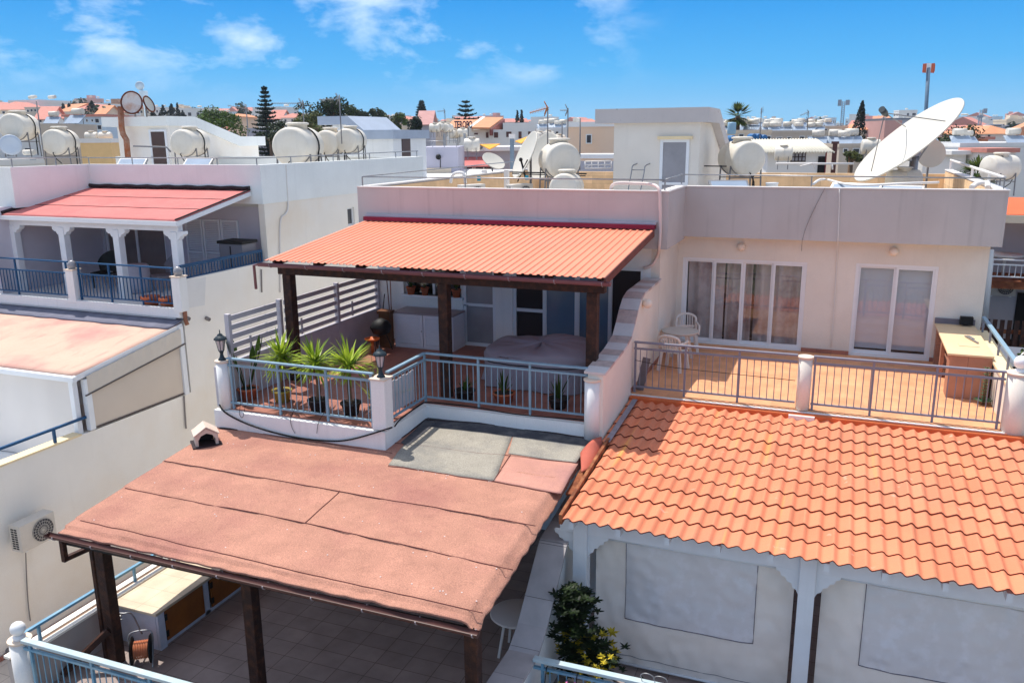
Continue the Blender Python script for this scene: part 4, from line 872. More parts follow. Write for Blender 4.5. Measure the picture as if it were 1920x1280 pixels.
t = thing('screen', 'grey board screen tied inside the short side railing', 'screen', (-7.44, 13.2, FL)); k = MB()
for i in range(9): y = 12.62 + i * .118; k.box(-7.46, y, FL + .14, -7.445, y + .112, FL + .72 + .012 * (i % 3))
k.build('boards', m_slat, t)
# ------------------------------------------------------------------ right terrace furniture
m_plastic = M('white_plastic', (224, 216, 208), 0.45, 0.04)
def plastic_chair():
    t = thing('plastic_chair', 'x', 'chair', (0, 0, 0), 'white plastic chairs on the right terrace')   # faces +x
    k = MB(); k.sheet(lambda u, v: Vector((-.2 + .42 * u, (-.21 + .42 * v) * (1 + .08 * u), .43 - .03 * math.sin(PI * u) * math.sin(PI * v))), 8, 8, .015); k.build('seat', m_plastic, t)
    k = MB()
    def bk(y, z): return Vector((-.2 - .13 * (z - .43) / .4 - .05 * (1 - (y / .24) ** 2), y, z))
    top = [bk(-.23 + .46 * i / 14, .72 + .12 * math.sqrt(max(0, 1 - ((-.23 + .46 * i / 14) / .235) ** 2))) for i in range(15)]
    k.tube([bk(-.23, .45)] + top + [bk(.23, .45)], .032, 6)
    for y in (-.15, -.09, -.03, .03, .09, .15): k.bar(bk(y, .46), bk(y, .72 + .12 * math.sqrt(1 - (y / .235) ** 2)), .044, .014, (0, 1, 0))
    k.bar(bk(-.22, .56), bk(.22, .56), .012, .05); k.build('backrest', m_plastic, t)
    for s in (-1, 1): k = MB(); k.tube(curve([bk(s * .24, .66), (-.05, s * .27, .64), (.16, s * .27, .63), (.22, s * .25, .45)], 5), .026, 6); k.build('armrest', m_plastic, t)
    for x in (-.2, .2):
        for s in (-1, 1): k = MB(); k.bar((x, s * .2, .42), (x * 1.25, s * .25, 0), .065, .05, (1, 0, 0)); k.build('leg', m_plastic, t)
    return t
ch = plastic_chair()
q = at(1275, 640, Z=FL + .43)
ch.location = (-3.28, 18.0, FL); ch.rotation_euler = (0, 0, rad(80)); ch['label'] = 'white plastic chair in front of the small round table'
dup(ch, (-3.3, 19.75, FL), rad(-75), 'white plastic chair behind the small table, against the sliding door')
t = thing('round_table', 'small round white plastic table between two plastic chairs', 'table', (-3.35, 18.85, FL))
k = MB(); k.lathe([(.0, .66), (.40, .66), (.42, .68), (.42, .70), (.40, .705), (0, .705)], (-3.3, 18.85, FL), n=28); k.build('tabletop', M('mottled_tabletop', (200, 190, 180), 0.6, 0.08, 4), t)
for i in range(4): a = PI / 4 + i * PI / 2; k = MB(); k.bar((-3.3 + .22 * math.cos(a), 18.85 + .22 * math.sin(a), FL + .66), (-3.3 + .33 * math.cos(a), 18.85 + .33 * math.sin(a), FL), .05, .04); k.build('leg', m_plastic, t)
# barbecue counter
t = thing('outdoor_counter', 'tiled barbecue counter with cream top in the right terrace corner', 'counter', (2.45, 18.7, FL))
m_ct = tilemat('pink_brown_tile', (178, 128, 104), (130, 92, 78), 0.45, 0.45, 0.005, 0.0, 'XZ', 0.6, 0.06); m_ctop = M('cream_tile_top', (226, 196, 156), 0.6, 0.07, 2)
k = MB(); k.box(2.13, 17.78, FL, 2.86, 17.9, 7.16); k.box(2.13, 17.9, FL, 2.2, 18.2, 7.16); k.box(2.13, 19.3, FL, 2.2, 19.5, 7.16); k.box(2.8, 17.9, FL, 2.86, 20.6, 7.16); k.box(2.13, 20.4, FL, 2.8, 20.6, 7.16); k.box(2.2, 17.9, FL + .5, 2.8, 20.4, FL + .54); k.build('base', m_ct, t)
k = MB(); k.box(2.08, 17.74, 7.16, 2.88, 20.62, 7.2); k.build('top', m_ctop, t, bevel=.006)
k = MB(); k.box(2.08, 20.6, 7.2, 2.88, 20.64, 7.32); k.build('splashback', M('grey_granite', (120, 112, 120), 0.5, 0.1, 6), t)
for y in (18.3, 18.75, 19.2): k = MB(); k.lathe([(.09, 0), (.1, .03), (.1, .22), (.04, .29), (.04, .34)], (2.36, y, FL + .545), n=14); tag(k.build('jar', M('dark_red_jar', (88, 44, 36), 0.5, 0.2)), 'dark jar stored inside the open tiled barbecue counter', 'jar', 'dark jars inside the barbecue counter')
k = MB(); k.tube(curve([(-3.68, 16.0, 6.98), (-2.9, 16.0, 6.9), (-1.8, 16.0, 6.88), (-.62, 16.0, 6.86)], 6), .006, 4); tag(k.build('tie_wire', m_black), 'thin dark wire strung along the left terrace railing', 'wire')
k = MB(); k.bar((-3.62, 16.2, FL), (-3.5, 16.25, 6.98), .16, .02, (0, 1, 0)); tag(k.build('plank', M('grey_plank', (120, 112, 112), .7, .15, 4)), 'grey plank leaning in the corner behind the terrace railing', 'plank')
k = MB(); k.bar((2.55, 19.35, 7.225), (2.72, 18.75, 7.225), .03, .02); k.bar((2.6, 19.3, 7.235), (2.66, 19.0, 7.24), .06, .02); tag(k.build('tongs', m_steel), 'metal tongs lying on the counter top', 'tongs')
k = MB(); k.box(2.35, 18.45, 7.202, 2.72, 18.66, 7.208); tag(k.build('tile_sample', m_ctop), 'loose cream tile lying on the counter top', 'tile')
p = at(1843, 758, Z=FL); t = thing('succulent', 'small spiral succulent with a green rosette base by the terrace corner', 'plant', p); k = MB()
for i in range(40): a = rr.uniform(0, 2 * PI); blade(k, p + Vector((0, 0, .05)), (math.cos(a), math.sin(a), .35), .2, .05, .5, 4)
for i in range(70): z = .1 + i * .009; a = i * .9; blade(k, p + Vector((0, 0.02, z)), (math.cos(a), math.sin(a), .5), .1, .03, .4, 3)
k.build('leaves', leafmat('blue_green_leaf', (40, 84, 60), (110, 150, 110)), t); k = MB(); k.cyl(p, p + Vector((0, .02, .74)), .02, n=8); k.build('stem', m_bark, t)
k = MB()
def shrubpts(c, r):
    def f():
        v = Vector((rr.gauss(0, 1), rr.gauss(0, 1), rr.gauss(0, 1))).normalized(); return Vector(c) + Vector((v.x * r[0], v.y * r[1], v.z * r[2])) * rr.uniform(.5, 1) ** .5, v
    return f
t = thing('flowering_shrub', 'white flowered shrub growing outside the terrace handrail', 'shrub', (3.75, 18.4, 1.2)); k = MB(); k.cyl((3.75, 18.4, 1.2), (3.75, 18.4, 6.9), .05, n=8); k.build('stem', m_bark, t)
k = MB(); leafcloud(k, 500, shrubpts((3.75, 18.6, 6.85), (.3, 1.0, .5)), .05, rr); k.build('foliage', m_leaf, t); k = MB(); leafcloud(k, 60, shrubpts((3.7, 18.2, 7.0), (.3, .7, .45)), .04, rr, .9); k.build('flowers', M('white_petal', (230, 226, 220), 0.7), t)
# ------------------------------------------------------------------ lower terrace furniture
KC = thing('outdoor_counter', 'long tiled outdoor kitchen counter with varnished wooden doors', 'counter', (-10.4, 11.2, 3.1))
m_kt = tilemat('counter_tile', (214, 196, 170), (186, 166, 140), 0.45, 0.45, 0.005, 0, 'XY', 0.6, 0.04)  # cream tile, the same tone over the whole top
m_kw = M('mottled_white_wall', (196, 196, 206), 0.8, 0.12, 4); m_door = M('varnished_door', (150, 84, 30), 0.45, 0.2, 2, tint=(96, 50, 20), tintamt=0.6, tscale=1.2)
k = MB(); k.box(-10.88, 9.3, 3.1, -10.06, 9.42, 3.78)
for y in (10.42, 11.42, 12.6, 14.0): k.box(-10.2, y, 3.1, -10.05, y + .12, 3.78)
k.box(-10.05, 9.3, 3.1, -10.0, 9.44, 3.78); k.box(-10.2, 9.42, 3.1, -10.05, 14.6, 3.16); k.box(-10.88, 9.42, 3.1, -10.84, 14.6, 3.78); k.build('base', m_kw, KC)
k = MB(); k.box(-10.92, 9.22, 3.78, -9.95, 14.6, 3.83); k.build('top', m_kt, KC, bevel=.008)
for y0, y1 in ((9.48, 10.38), (10.58, 11.38), (11.6, 12.56), (12.76, 13.95)):
    k = MB(); k.box(-10.06, y0, 3.18, -10.02, y1, 3.74); d = k.build('door', m_door, KC, bevel=.006); [MB().box(-10.02, y0 - .03, a_, -10.005, y0 + .03, a_ + .11).build('hinge', m_black, d) for a_ in (3.26, 3.56)]
k = MB(); k.tube(curve([(-10.62, 8.95, 3.12), (-10.62, 8.95, 3.75), (-10.56, 8.97, 3.86), (-10.4, 9.0, 3.88), (-10.33, 9.1, 3.82), (-10.3, 9.22, 3.4)], 6), .014, 6); k.cyl((-10.42, 8.96, 3.87), (-10.42, 8.9, 3.78), .02, n=8); k.bar((-10.46, 8.92, 3.82), (-10.36, 8.92, 3.82), .02, .015); tag(k.build('garden_tap', m_steel), 'bent metal standpipe with tap beside the dark post', 'tap')
t = thing('hose_reel', 'black hose reel wound with orange hose by the counter end', 'hose reel', (-10.02, 8.92, 3.1)); c = Vector((-10.02, 8.92, 3.36))
for s in (-1, 1):
    k = MB(); k.lathe([(.03, s * .13), (.22, s * .13), (.23, s * .14), (.23, s * .15), (.03, s * .15)], c, (0.8, 0.6, 0), n=24); k.build('wheel', m_black, t)
k = MB()
for i in range(9): k.lathe([(.13, -.11 + i * .025), (.15, -.1 + i * .025), (.13, -.09 + i * .025)], c, (0.8, .6, 0), n=20, caps=False)
k.build('hose', M('orange_hose', (196, 120, 84), 0.5, 0.1), t); k = MB()
for s in (-1, 1): o = c + Vector((.8, .6, 0)) * s * .17; k.tube(curve([o + Vector((.1, -.14, -.25)), o + Vector((0, 0, .0)), o + Vector((-.02, .03, .27)), c + Vector((-.02, .03, .32))], 5), .013, 6)
k.build('stand', m_steel, t)
t = thing('round_table', 'round white table half hidden by the lower dividing wall', 'table', (-4.45, 11.35, 3.1)); k = MB(); k.lathe([(0, .7), (.42, .7), (.44, .72), (.42, .74), (0, .74)], (-4.45, 11.35, 3.1), n=32); k.build('tabletop', m_plastic, t)
for i in range(4): a = PI / 4 + i * PI / 2; k = MB(); k.bar((-4.45 + .2 * math.cos(a), 11.35 + .2 * math.sin(a), 3.8), (-4.45 + .33 * math.cos(a), 11.35 + .33 * math.sin(a), 3.1), .04, .04); k.build('leg', m_plastic, t)

# bush, flower boxes and pots below the tarps
t = thing('umbrella_plant', 'dark glossy umbrella plant with yellow leaves beside the white awning post', 'plant', (-3.2, 10.75, 3.1))
k = MB(); pot(k, (-3.2, 10.75, 3.1), .24, .38); k.build('pot', m_potg, t); k = MB(); k.tube([(-3.2, 10.75, 3.4), (-3.25, 10.8, 4.0), (-3.3, 10.85, 4.6)], .025, 6); k.build('stem', m_bark, t)
k = MB(); k2 = MB(); rr = random.Random(5)
def whorl(kk, p, r, n=9):
    for i in range(n): a = 2 * PI * i / n + rr.uniform(-.2, .2); blade(kk, p, (math.cos(a), math.sin(a), rr.uniform(-.1, .55)), r * rr.uniform(.8, 1.2), r * .42, .7, 4)
for i in range(330):
    tz = rr.uniform(0, 1); z = 3.45 + 1.35 * tz; w_ = .36 * (1 - tz) + .18; cx = -3.22 - .1 * tz + (.14 if z < 4.1 else 0)
    whorl(k if rr.random() < .82 or tz > .6 else k2, Vector((cx + rr.gauss(0, w_ * .55), 10.75 + rr.gauss(0, .16), z)), rr.uniform(.075, .12))
k.build('leaves', m_dleaf, t); k2.build('yellow_leaves', m_yleaf, t)
t = thing('variegated_plant', 'small yellow green plant in a white pot at the foot of the umbrella plant', 'plant', (-2.75, 10.35, 3.1)); k = MB(); pot(k, (-2.75, 10.35, 3.1), .2, .5); k.build('pot', m_plastic, t)
k = MB()
for i in range(30): whorl(k, Vector((-2.78 + rr.gauss(0, .09), 10.35 + rr.gauss(0, .09), 3.6 + rr.uniform(0, .55))), .06, 6)
k.build('leaves', m_yleaf, t)
t = thing('flower_box', 'purple flower box with yellow and pink flowers hooked on the lower railing', 'flower box', (-3.2, 9.68, 3.66)); k = MB(); k.box(-3.55, 9.58, 3.66, -2.75, 9.76, 3.84); k.build('box', M('purple_plastic', (82, 66, 130), 0.5, 0.08), t, bevel=.012)
k = MB(); k.box(-3.53, 9.6, 3.82, -2.77, 9.74, 3.845); k.build('soil', m_soil, t)
for x in (-3.4, -2.95): k = MB(); k.tube([(x, 9.7, 3.8), (x, 9.76, 4.0), (x, 9.8, 4.1), (x, 9.86, 4.08)], .008, 5); k.build('hook', m_black, t)
k = MB(); leafcloud(k, 260, lambda: (Vector((rr.uniform(-3.2, -2.75), rr.uniform(9.58, 9.76), 3.86 + rr.uniform(0, .1))), Vector((0, 0, 1))), .025, rr, .8); k.build('flowers', m_yleaf, t)
k = MB(); leafcloud(k, 120, lambda: (Vector((rr.uniform(-3.1, -2.8), rr.uniform(9.62, 9.78), 3.88 + rr.uniform(0, .12))), Vector((0, 0, 1))), .02, rr, .9); k.build('pink_flowers', M('pink_petal', (220, 120, 170), 0.7, .2), t)
p = at(1325, 1272, Y=9.9); t = thing('dry_plant', 'bushy yellow and orange potted plant at the bottom edge below the tarpaulin', 'plant', (p.x, 9.7, 3.1)); k = MB(); pot(k, (p.x, 9.7, 3.1), .2, .3); k.build('pot', m_pot, t); k = MB(); leafcloud(k, 700, shrubpts((p.x, 9.7, 3.75), (.26, .22, .36)), .022, rr, .5); k.build('leaves', leafmat('dry_leaf', (150, 90, 40), (220, 180, 80)), t)
k = MB()
for x in (-1.98, -1.8): k.tube([Vector((x + .09 * math.cos(a), 9.84, 4.28 + .05 * math.sin(a))) for a in [PI * 1.1 - i * PI * 1.2 / 12 for i in range(13)]], .006, 5); k.tube([(x - .085, 9.84, 4.27), (x - .05, 9.84, 4.1)], .006, 5)
tag(k.build('wire_hook', m_steel), 'looped wire hooks clipped on the lower right railing', 'hook')
# ------------------------------------------------------------------ the white house on the left
XL = -15.0
def part_empty(name, par, loc):
    t = bpy.data.objects.new(name, None); C.objects.link(t); t.parent = par; off = Vector((0, 0, 0)); p = par
    while p is not None: off += p.location; p = p.parent
    t.location = Vector(loc) - off; return t
W = thing('white_house', 'white house across the passage with two terraces and deep blue railings', 'house', (-19, 20, 1.2))
m_lf = M('pale_grey_render', (236, 238, 234), 0.85, 0.05, 0.8, 0.15, 80, streak=0.12, fine=0.03)
wy0, wz0 = at(651, 390, X=XL).y, at(651, 424, X=XL).z; wy1, wz1 = at(664, 390, X=XL).y, at(651, 390, X=XL).z
k = MB(); k.wall('X', XL - .2, XL, 3.0, 15.85, 1.2, 5.16); k.wall('X', XL - .2, XL, 15.85, 19.3, 1.2, 8.0); k.wall('X', XL - .2, XL, 19.3, 28.8, 1.2, 9.6, [(wy0, wy1, wz0, wz1)]); k.build('side_wall', m_lwall, W)
k = MB(); k.box(XL - .2, 19.22, 9.6, XL + .03, 28.85, 10.66); k.box(-21.45, 19.22, 9.6, XL - .2, 19.42, 10.66); k.box(-21.45, 16.65, 9.56, -21.25, 19.22, 10.66); k.box(-30, 16.65, 9.56, -21.45, 16.85, 10.66); k.box(-30, 28.65, 9.6, XL - .2, 28.85, 10.66); k.build('parapet', m_lf, W)
k = MB(); k.box(-30, 19.42, 9.5, XL - .2, 28.65, 9.66); k.box(-30, 16.85, 9.5, -21.46, 19.42, 9.66); k.build('roof_deck', m_deck, W)
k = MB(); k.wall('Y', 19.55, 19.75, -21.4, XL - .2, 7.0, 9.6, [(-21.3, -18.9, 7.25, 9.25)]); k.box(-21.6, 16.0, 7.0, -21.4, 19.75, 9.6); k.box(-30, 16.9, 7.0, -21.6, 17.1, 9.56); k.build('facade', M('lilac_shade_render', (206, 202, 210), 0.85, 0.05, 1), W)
k = MB(); k.box(-30, 15.8, 6.95, XL - .2, 19.75, 7.25); k.box(-30, 15.72, 7.1, XL - .0, 15.86, 7.32); k.build('terrace_slab', m_white, W)
k = MB(); k.box(-30, 15.95, 6.9, XL - .2, 16.2, 7.0); k.wall('Y', 15.9, 16.05, -30, XL - .2, 4.4, 6.95); k.box(-30, 6, 4.2, XL - .2, 15.9, 4.4); k.build('lower_wall', m_white, W)
k = MB(); k.box(XL - .24, 3.0, 5.16, XL + .03, 12.5, 5.2); k.build('coping', m_cream_p, W)
sw = part_empty('side_window', W, (XL, wy0, wz0)); k = MB(); f = .05; k.box(XL - .12, wy0, wz0, XL - .06, wy0 + f, wz1); k.box(XL - .12, wy1 - f, wz0, XL - .06, wy1, wz1); k.box(XL - .12, wy0 + f, wz0, XL - .06, wy1 - f, wz0 + f); k.box(XL - .12, wy0 + f, wz1 - f, XL - .06, wy1 - f, wz1); k.build('frame', m_frame, sw)
k = MB(); k.box(XL - .1, wy0 + f, wz0 + f, XL - .09, wy1 - f, wz1 - f); k.build('pane', M('dark_glass', (60, 60, 66), 0.15, 0.1, spec=0.6), sw)
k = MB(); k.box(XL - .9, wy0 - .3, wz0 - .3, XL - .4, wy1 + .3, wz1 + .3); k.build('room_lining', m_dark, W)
# patio doors at the back of the upper terrace
pd = part_empty('patio_door', W, (-20.1, 19.6, 7.25)); k = MB()
for x in (-21.3, -20.1, -18.98): k.box(x, 19.6, 7.25, x + .08, 19.68, 9.25)
k.box(-21.3, 19.6, 9.17, -18.9, 19.68, 9.25); k.build('frame', m_frame, pd)
k = MB(); k.box(-21.22, 19.63, 7.25, -20.1, 19.64, 9.17); k.box(-20.02, 19.63, 7.25, -18.98, 19.64, 9.17); k.build('pane', M('brown_grey_glass', (128, 114, 110), 0.2, 0.12, spec=0.5), pd)
for i, x in enumerate((-18.05, -17.4, -16.75)):
    d = part_empty('shutter', W, (x, 19.5, 7.25)); k = MB(); k.box(x, 19.5, 7.27, x + .06, 19.54, 9.1); k.box(x + .56, 19.5, 7.27, x + .62, 19.54, 9.1); k.box(x + .06, 19.5, 7.27, x + .56, 19.54, 7.33); k.box(x + .06, 19.5, 9.04, x + .56, 19.54, 9.1); k.box(x + .06, 19.5, 8.1, x + .56, 19.54, 8.16); k.build('frame', m_frame, d)
    k = MB()
    for j in range(32):
        z = 7.36 + j * .053
        if abs(z - 8.13) > .05: k.box(x + .06, -.004, -.02, x + .56, .004, .02, Matrix.Translation((0, 19.52, z)) @ Matrix.Rotation(rad(-35), 4, 'X'))
    k.build('louvres', m_frame, d)
# copper downpipe, cable pipes on the side wall
k = MB(); k.tube([(XL + .05, 15.86, 8.05), (XL + .05, 15.86, 7.0), (XL + .09, 15.86, 6.9)], .05, 8); tag(k.build('downpipe', m_brass), 'copper coloured downpipe at the corner of the blue railing', 'pipe')
k = MB(); k.tube(curve([at(p, q, X=XL + .03) for p, q in ((536, 309), (538, 350), (540, 388), (535, 402), (526, 413), (525, 470), (526, 548))], 4), .022, 6); tag(k.build('wall_pipe', m_pipe), 'white conduit bending down the side wall of the white house', 'pipe')
k = MB(); k.tube(curve([at(p, q, X=XL + .03) for p, q in ((345, 742), (347, 775), (349, 803))], 3), .02, 6); tag(k.build('wall_pipe', M('grey_conduit', (140, 132, 128), 0.6)), 'short grey conduit below the beige side screen', 'pipe')
p = at(487, 490, X=XL); k = MB(); k.tube([at(490, 505, X=XL + .03), at(491, 548, X=XL + .03)], .02, 6); tag(k.build('wall_pipe', MATS['grey_conduit']), 'short grey drain stub below the end of the blue side rail', 'pipe')
for i, (px, py) in enumerate(((348, 595), (386, 596), (14, 1217))):
    p = at(px, py, X=XL); k = MB(); k.lathe([(.05, 0), (.05, .12), (.035, .12), (.035, .02)], p, (1, 0, -.3), n=12); tag(k.build('drain_spout', MATS['grey_conduit']), ('small spout just below the copper downpipe', 'small spout on the side wall left of the slat fence', 'round vent pipe at the foot of the left wall')[i], 'spout')
# plaster repair patch
k = MB(); a, b, c, d = at(350, 525, X=XL + .004), at(386, 520, X=XL + .004), at(384, 572, X=XL + .004), at(352, 578, X=XL + .004); k.poly([a, d, c, b]); k.build('plaster_patch', M('fresh_plaster', (226, 224, 220), 0.9, .05), W)
# upper terrace railings (deep blue) and pillars
railing('railing', 'deep blue railing of the white house between two white pillars', (-18.35, 15.86, 7.3), (-15.2, 15.86, 7.3), m_teal, 1.0, posts=[.01, .34, .67, .99], n=27, second=.3, br=.015)
railing('railing', 'deep blue railing of the white house running off the left edge', (-23.5, 15.86, 7.3), (-18.65, 15.86, 7.3), m_teal, 1.0, posts=[0, .3, .6, .98], n=40, second=.3, br=.015)
t = railing('railing', 'low deep blue railing on top of the side wall of the white house', (XL - .1, 16.0, 7.98), (XL - .1, 19.15, 7.98), m_teal, .36, posts=[0, .5, 1], n=28, second=.04, low=.04, br=.015)
pillar('pillar', 'white pillar with globe lamp at the corner of the white house terrace', XL - .02, 15.84, 7.25, 8.1, .13, m_white, square=True)
pillar('pillar', 'white pillar with globe lamp between the two deep blue railings', -18.5, 15.84, 7.25, 8.1, .13, m_white, square=True)
for x, lb in ((XL - .02, 'jar lamp on the corner pillar of the white house'), (-18.5, 'jar lamp on the pillar between the deep blue railings')):
    k = MB(); k.lathe([(.07, 0), (.09, .03), (.11, .08), (.1, .16), (.06, .2), (.04, .22)], (x, 15.84, 8.13), n=16); tag(k.build('pillar_lamp', M('smoky_glass', (150, 148, 150), 0.2, .05, spec=.6)), lb, 'lamp', 'jar lamps on the white house pillars')
# pergola of the white house
WP = thing('pergola', 'white pergola with pinkish red felt roof on the upper terrace of the white house', 'pergola', (-18.4, 16.6, 7.25))
m_pfr = M('pink_red_felt', (204, 122, 116), 0.9, 0.1, 1.5, 0.4, 120, tint=(186, 104, 102), tintamt=.6, tscale=.8, fine=.15)
def wr(u, v): x = -21.46 + (6.10) * u; return Vector((x, 16.3 + 2.93 * v, 9.42 + .56 * v + .008 * nse(x * 2, v * 5)))
k = MB(); k.sheet(wr, 40, 20, .03); rf = k.build('roof', m_pfr, WP)
k = MB()
for v in (.33, .66): k.tube([wr(i / 20, v) + Vector((0, 0, .006)) for i in range(21)], .008, 4)
k.build('felt_seam', m_seam, rf)
k = MB(); k.tube([wr(i / 30, 1.0) + Vector((0, -.03, .05 + .012 * math.sin(i * 1.7))) for i in range(31)], .06, 6); k.tube([wr(0, 1 - i / 14) + Vector((.05, 0, .04)) for i in range(15)], .05, 6); k.tube([wr(1, i / 14) + Vector((-.01, 0, .012)) for i in range(15)], .022, 5); k.build('bitumen_edge', m_seam, rf)
k = MB(); k.box(-21.5, 16.24, 9.28, -15.3, 16.34, 9.39); k.build('fascia', m_frame, WP); k = MB(); k.bar((-15.36, 16.3, 9.32), (-15.36, 19.2, 9.88), .05, .11); k.build('fascia', m_frame, WP)
k = MB(); k.box(-21.45, 16.5, 9.12, -15.5, 16.66, 9.28); k.build('beam', m_frame, WP)
for x in (-21.35, -19.5, -17.58, -15.66):
    k = MB(); k.box(x - .1, 16.48, 7.25, x + .1, 16.68, 9.1); k.build('post', m_frame, WP, bevel=.01)
    k = MB(); k.prism([Vector((x + a, 16.5, 9.12 + b)) for a, b in ((-.32, 0), (-.32, -.07), (-.25, -.13), (-.2, -.13), (-.16, -.2), (-.1, -.22), (.1, -.22), (.16, -.2), (.2, -.13), (.25, -.13), (.32, -.07), (.32, 0))], (0, 0, 0), (0, .16, 0)); k.build('bracket', m_frame, WP)
# things on the upper terrace
for px, lb in ((257, 'terracotta trough pot left of the corner behind the deep blue railing'), (302, 'terracotta trough pot nearest the corner pillar of the white house')):
    p = at(px, 577, Z=7.3); k = MB(); k.lathe([(.17, 0), (.21, .2), (.24, .21), (.24, .27), (.2, .27)], (p.x, 16.05, 7.25), n=16); tag(k.build('flower_pot', m_pot), lb, 'flower pot', 'pots behind the deep blue railing')
t = thing('storage_cabinet', 'grey plastic storage cabinet with black lid by the blue side rail', 'cabinet', (-15.6, 18.8, 7.25)); k = MB(); k.box(-16.0, 18.5, 7.25, -15.22, 19.1, 8.56); k.build('body', M('grey_plastic', (126, 124, 132), 0.5, .05), t, bevel=.015); k = MB(); k.box(-16.04, 18.46, 8.56, -15.18, 19.14, 8.64); k.build('lid', m_black, t, bevel=.015)
k = MB(); k.box(-15.63, 18.485, 7.3, -15.6, 18.5, 8.5); k.build('door_gap', m_black, t)
def arm_chair(nm, lb, x, y, z, mat, rz):
    t = thing(nm, lb, 'chair', (x, y, z)); R_ = Matrix.Translation((x, y, z)) @ Matrix.Rotation(rz, 4, 'Z')
    k = MB(); k.sheet(lambda u, v: Vector((-.3 + .6 * u, -.3 + .55 * v, .42 + .03 * math.cos(u * PI * 2))), 8, 8, .05); k.build('seat', mat, t, xf=R_)
    k = MB(); k.grid(lambda u, v: Vector((.36 * math.cos(PI * u) * (1 + .15 * v), .22 + .12 * math.sin(PI * u) * (1 + v), .4 + (.5 * math.sin(PI * (.12 + .76 * u)) + .1) * v)), 16, 8); k.build('backrest', mat, t, xf=R_)
    for a in (-.25, .25):
        for b in (-.25, .25): k = MB(); k.cyl((a, b, 0), (a, b, .42), .02, n=6); k.build('leg', mat, t, xf=R_)
    return t
arm_chair('arm_chair', 'dark wicker armchair under the white pergola', -19.6, 17.9, 7.25, m_black, rad(10)); arm_chair('arm_chair', 'grey armchair beside the cloth covered table under the white pergola', -17.55, 18.0, 7.25, M('grey_wicker', (140, 134, 140), .8, .15, 8), rad(-20))
k = MB(); k.lathe([(.5, .02), (.42, .3), (.4, .72), (.36, .75), (0, .76)], (-18.25, 17.6, 7.25), n=24); tag(k.build('covered_table', M('pale_cloth', (190, 186, 196), .9, .05)), 'round table under a pale cloth beneath the white pergola', 'table')
# canopy over the lower terrace
LC = thing('canopy', 'faded pink sheet canopy with beige side screens on the lower terrace of the white house', 'canopy', (-18, 12.7, 4.4))
m_fade = M('faded_pink_sheet', (208, 172, 152), 0.85, 0.06, 1.0, 0.15, 60, tint=(190, 126, 122), tintamt=.8, tscale=.6, fine=.08)
k = MB(); k.sheet(lambda u, v: Vector((-24 + 9.02 * u, 12.55 + 3.2 * v, 6.5 + .46 * v + .01 * nse(u * 14, v * 6))), 40, 16, .03); k.build('roof', m_fade, LC)
_t = m_fade.node_tree; _b = _t.nodes['Principled BSDF']; _src = _b.inputs['Base Color'].links[0].from_socket; _tc = [n for n in _t.nodes if n.type == 'TEX_COORD'][0]
_mp = N(_t, 'ShaderNodeMapping'); _mp.inputs['Scale'].default_value = (3.2, .8, 1); _mp.inputs['Rotation'].default_value = (0, 0, rad(12)); _t.links.new(_tc.outputs['Object'], _mp.inputs[0]); _nz = N(_t, 'ShaderNodeTexNoise'); _nz.inputs['Scale'].default_value = 1.3; _nz.inputs['Detail'].default_value = 5; _t.links.new(_mp.outputs[0], _nz.inputs['Vector'])
_mr = N(_t, 'ShaderNodeMapRange'); _mr.inputs['From Min'].default_value = .56; _mr.inputs['From Max'].default_value = .7; _mr.inputs['To Max'].default_value = .55; _t.links.new(_nz.outputs['Fac'], _mr.inputs[0]); _mm = N(_t, 'ShaderNodeMix', data_type='RGBA'); _t.links.new(_mr.outputs[0], _mm.inputs[0]); _t.links.new(_src, _mm.inputs[6]); _mm.inputs[7].default_value = (*lin((186, 138, 128)), 1); _t.links.new(_mm.outputs[2], _b.inputs['Base Color'])
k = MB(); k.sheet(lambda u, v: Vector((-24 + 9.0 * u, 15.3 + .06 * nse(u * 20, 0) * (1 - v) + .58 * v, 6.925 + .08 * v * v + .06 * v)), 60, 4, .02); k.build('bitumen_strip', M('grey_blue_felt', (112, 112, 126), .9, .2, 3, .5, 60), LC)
k = MB(); k.box(-24, 12.44, 6.36, XL + .05, 12.55, 6.47); k.build('fascia', m_frame, LC); k = MB(); k.bar((XL + .0, 12.5, 6.42), (XL + .0, 15.75, 6.9), .06, .12); k.build('fascia', m_frame, LC)
k = MB(); k.box(XL - .2, 12.52, 4.4, XL - .08, 12.64, 6.38); k.build('post', m_frame, LC); k = MB(); k.box(XL - .06, 12.72, 5.2, XL + .06, 12.86, 6.35); k.build('post', m_frame, LC); k = MB(); k.box(XL - .06, 15.6, 5.16, XL + .05, 15.74, 6.9); k.build('post', m_frame, LC)
m_beige = M('beige_screen', (214, 200, 184), .8, .04, 1); m_beige2 = M('pale_valance', (214, 204, 190), .8, .05, 1)
k = MB(); k.grid(lambda u, v: Vector((XL - .01 + .012 * math.sin(v * 3), 12.9 + 2.7 * u, 5.2 + (1.12 + .18 * u) * v)), 20, 6); tag(k.build('side_screen', m_beige), 'beige roll down screen on the side of the canopy', 'screen')
k = MB(); k.grid(lambda u, v: Vector((XL + .06 + .02 * math.sin(u * 40) * (1 - v) * v + .012 * math.sin(u * 70) * v, 12.78 + 2.85 * u, (6.02 + .42 * u) * (1 - v) + (6.42 + .43 * u) * v)), 60, 6); tag(k.build('valance', m_beige2), 'wrinkled pale valance laced under the edge of the faded canopy', 'valance')
k = MB(); k.bar((XL + .06, 12.7, 6.0), (XL + .06, 15.75, 6.45), .03, .03); k.bar((XL + .0, 12.86, 5.21), (XL + .0, 15.7, 5.2), .03, .03); tag(k.build('screen_rod', M('dark_rod', (90, 80, 76), .6)), 'dark rods holding the beige side screen', 'rod')
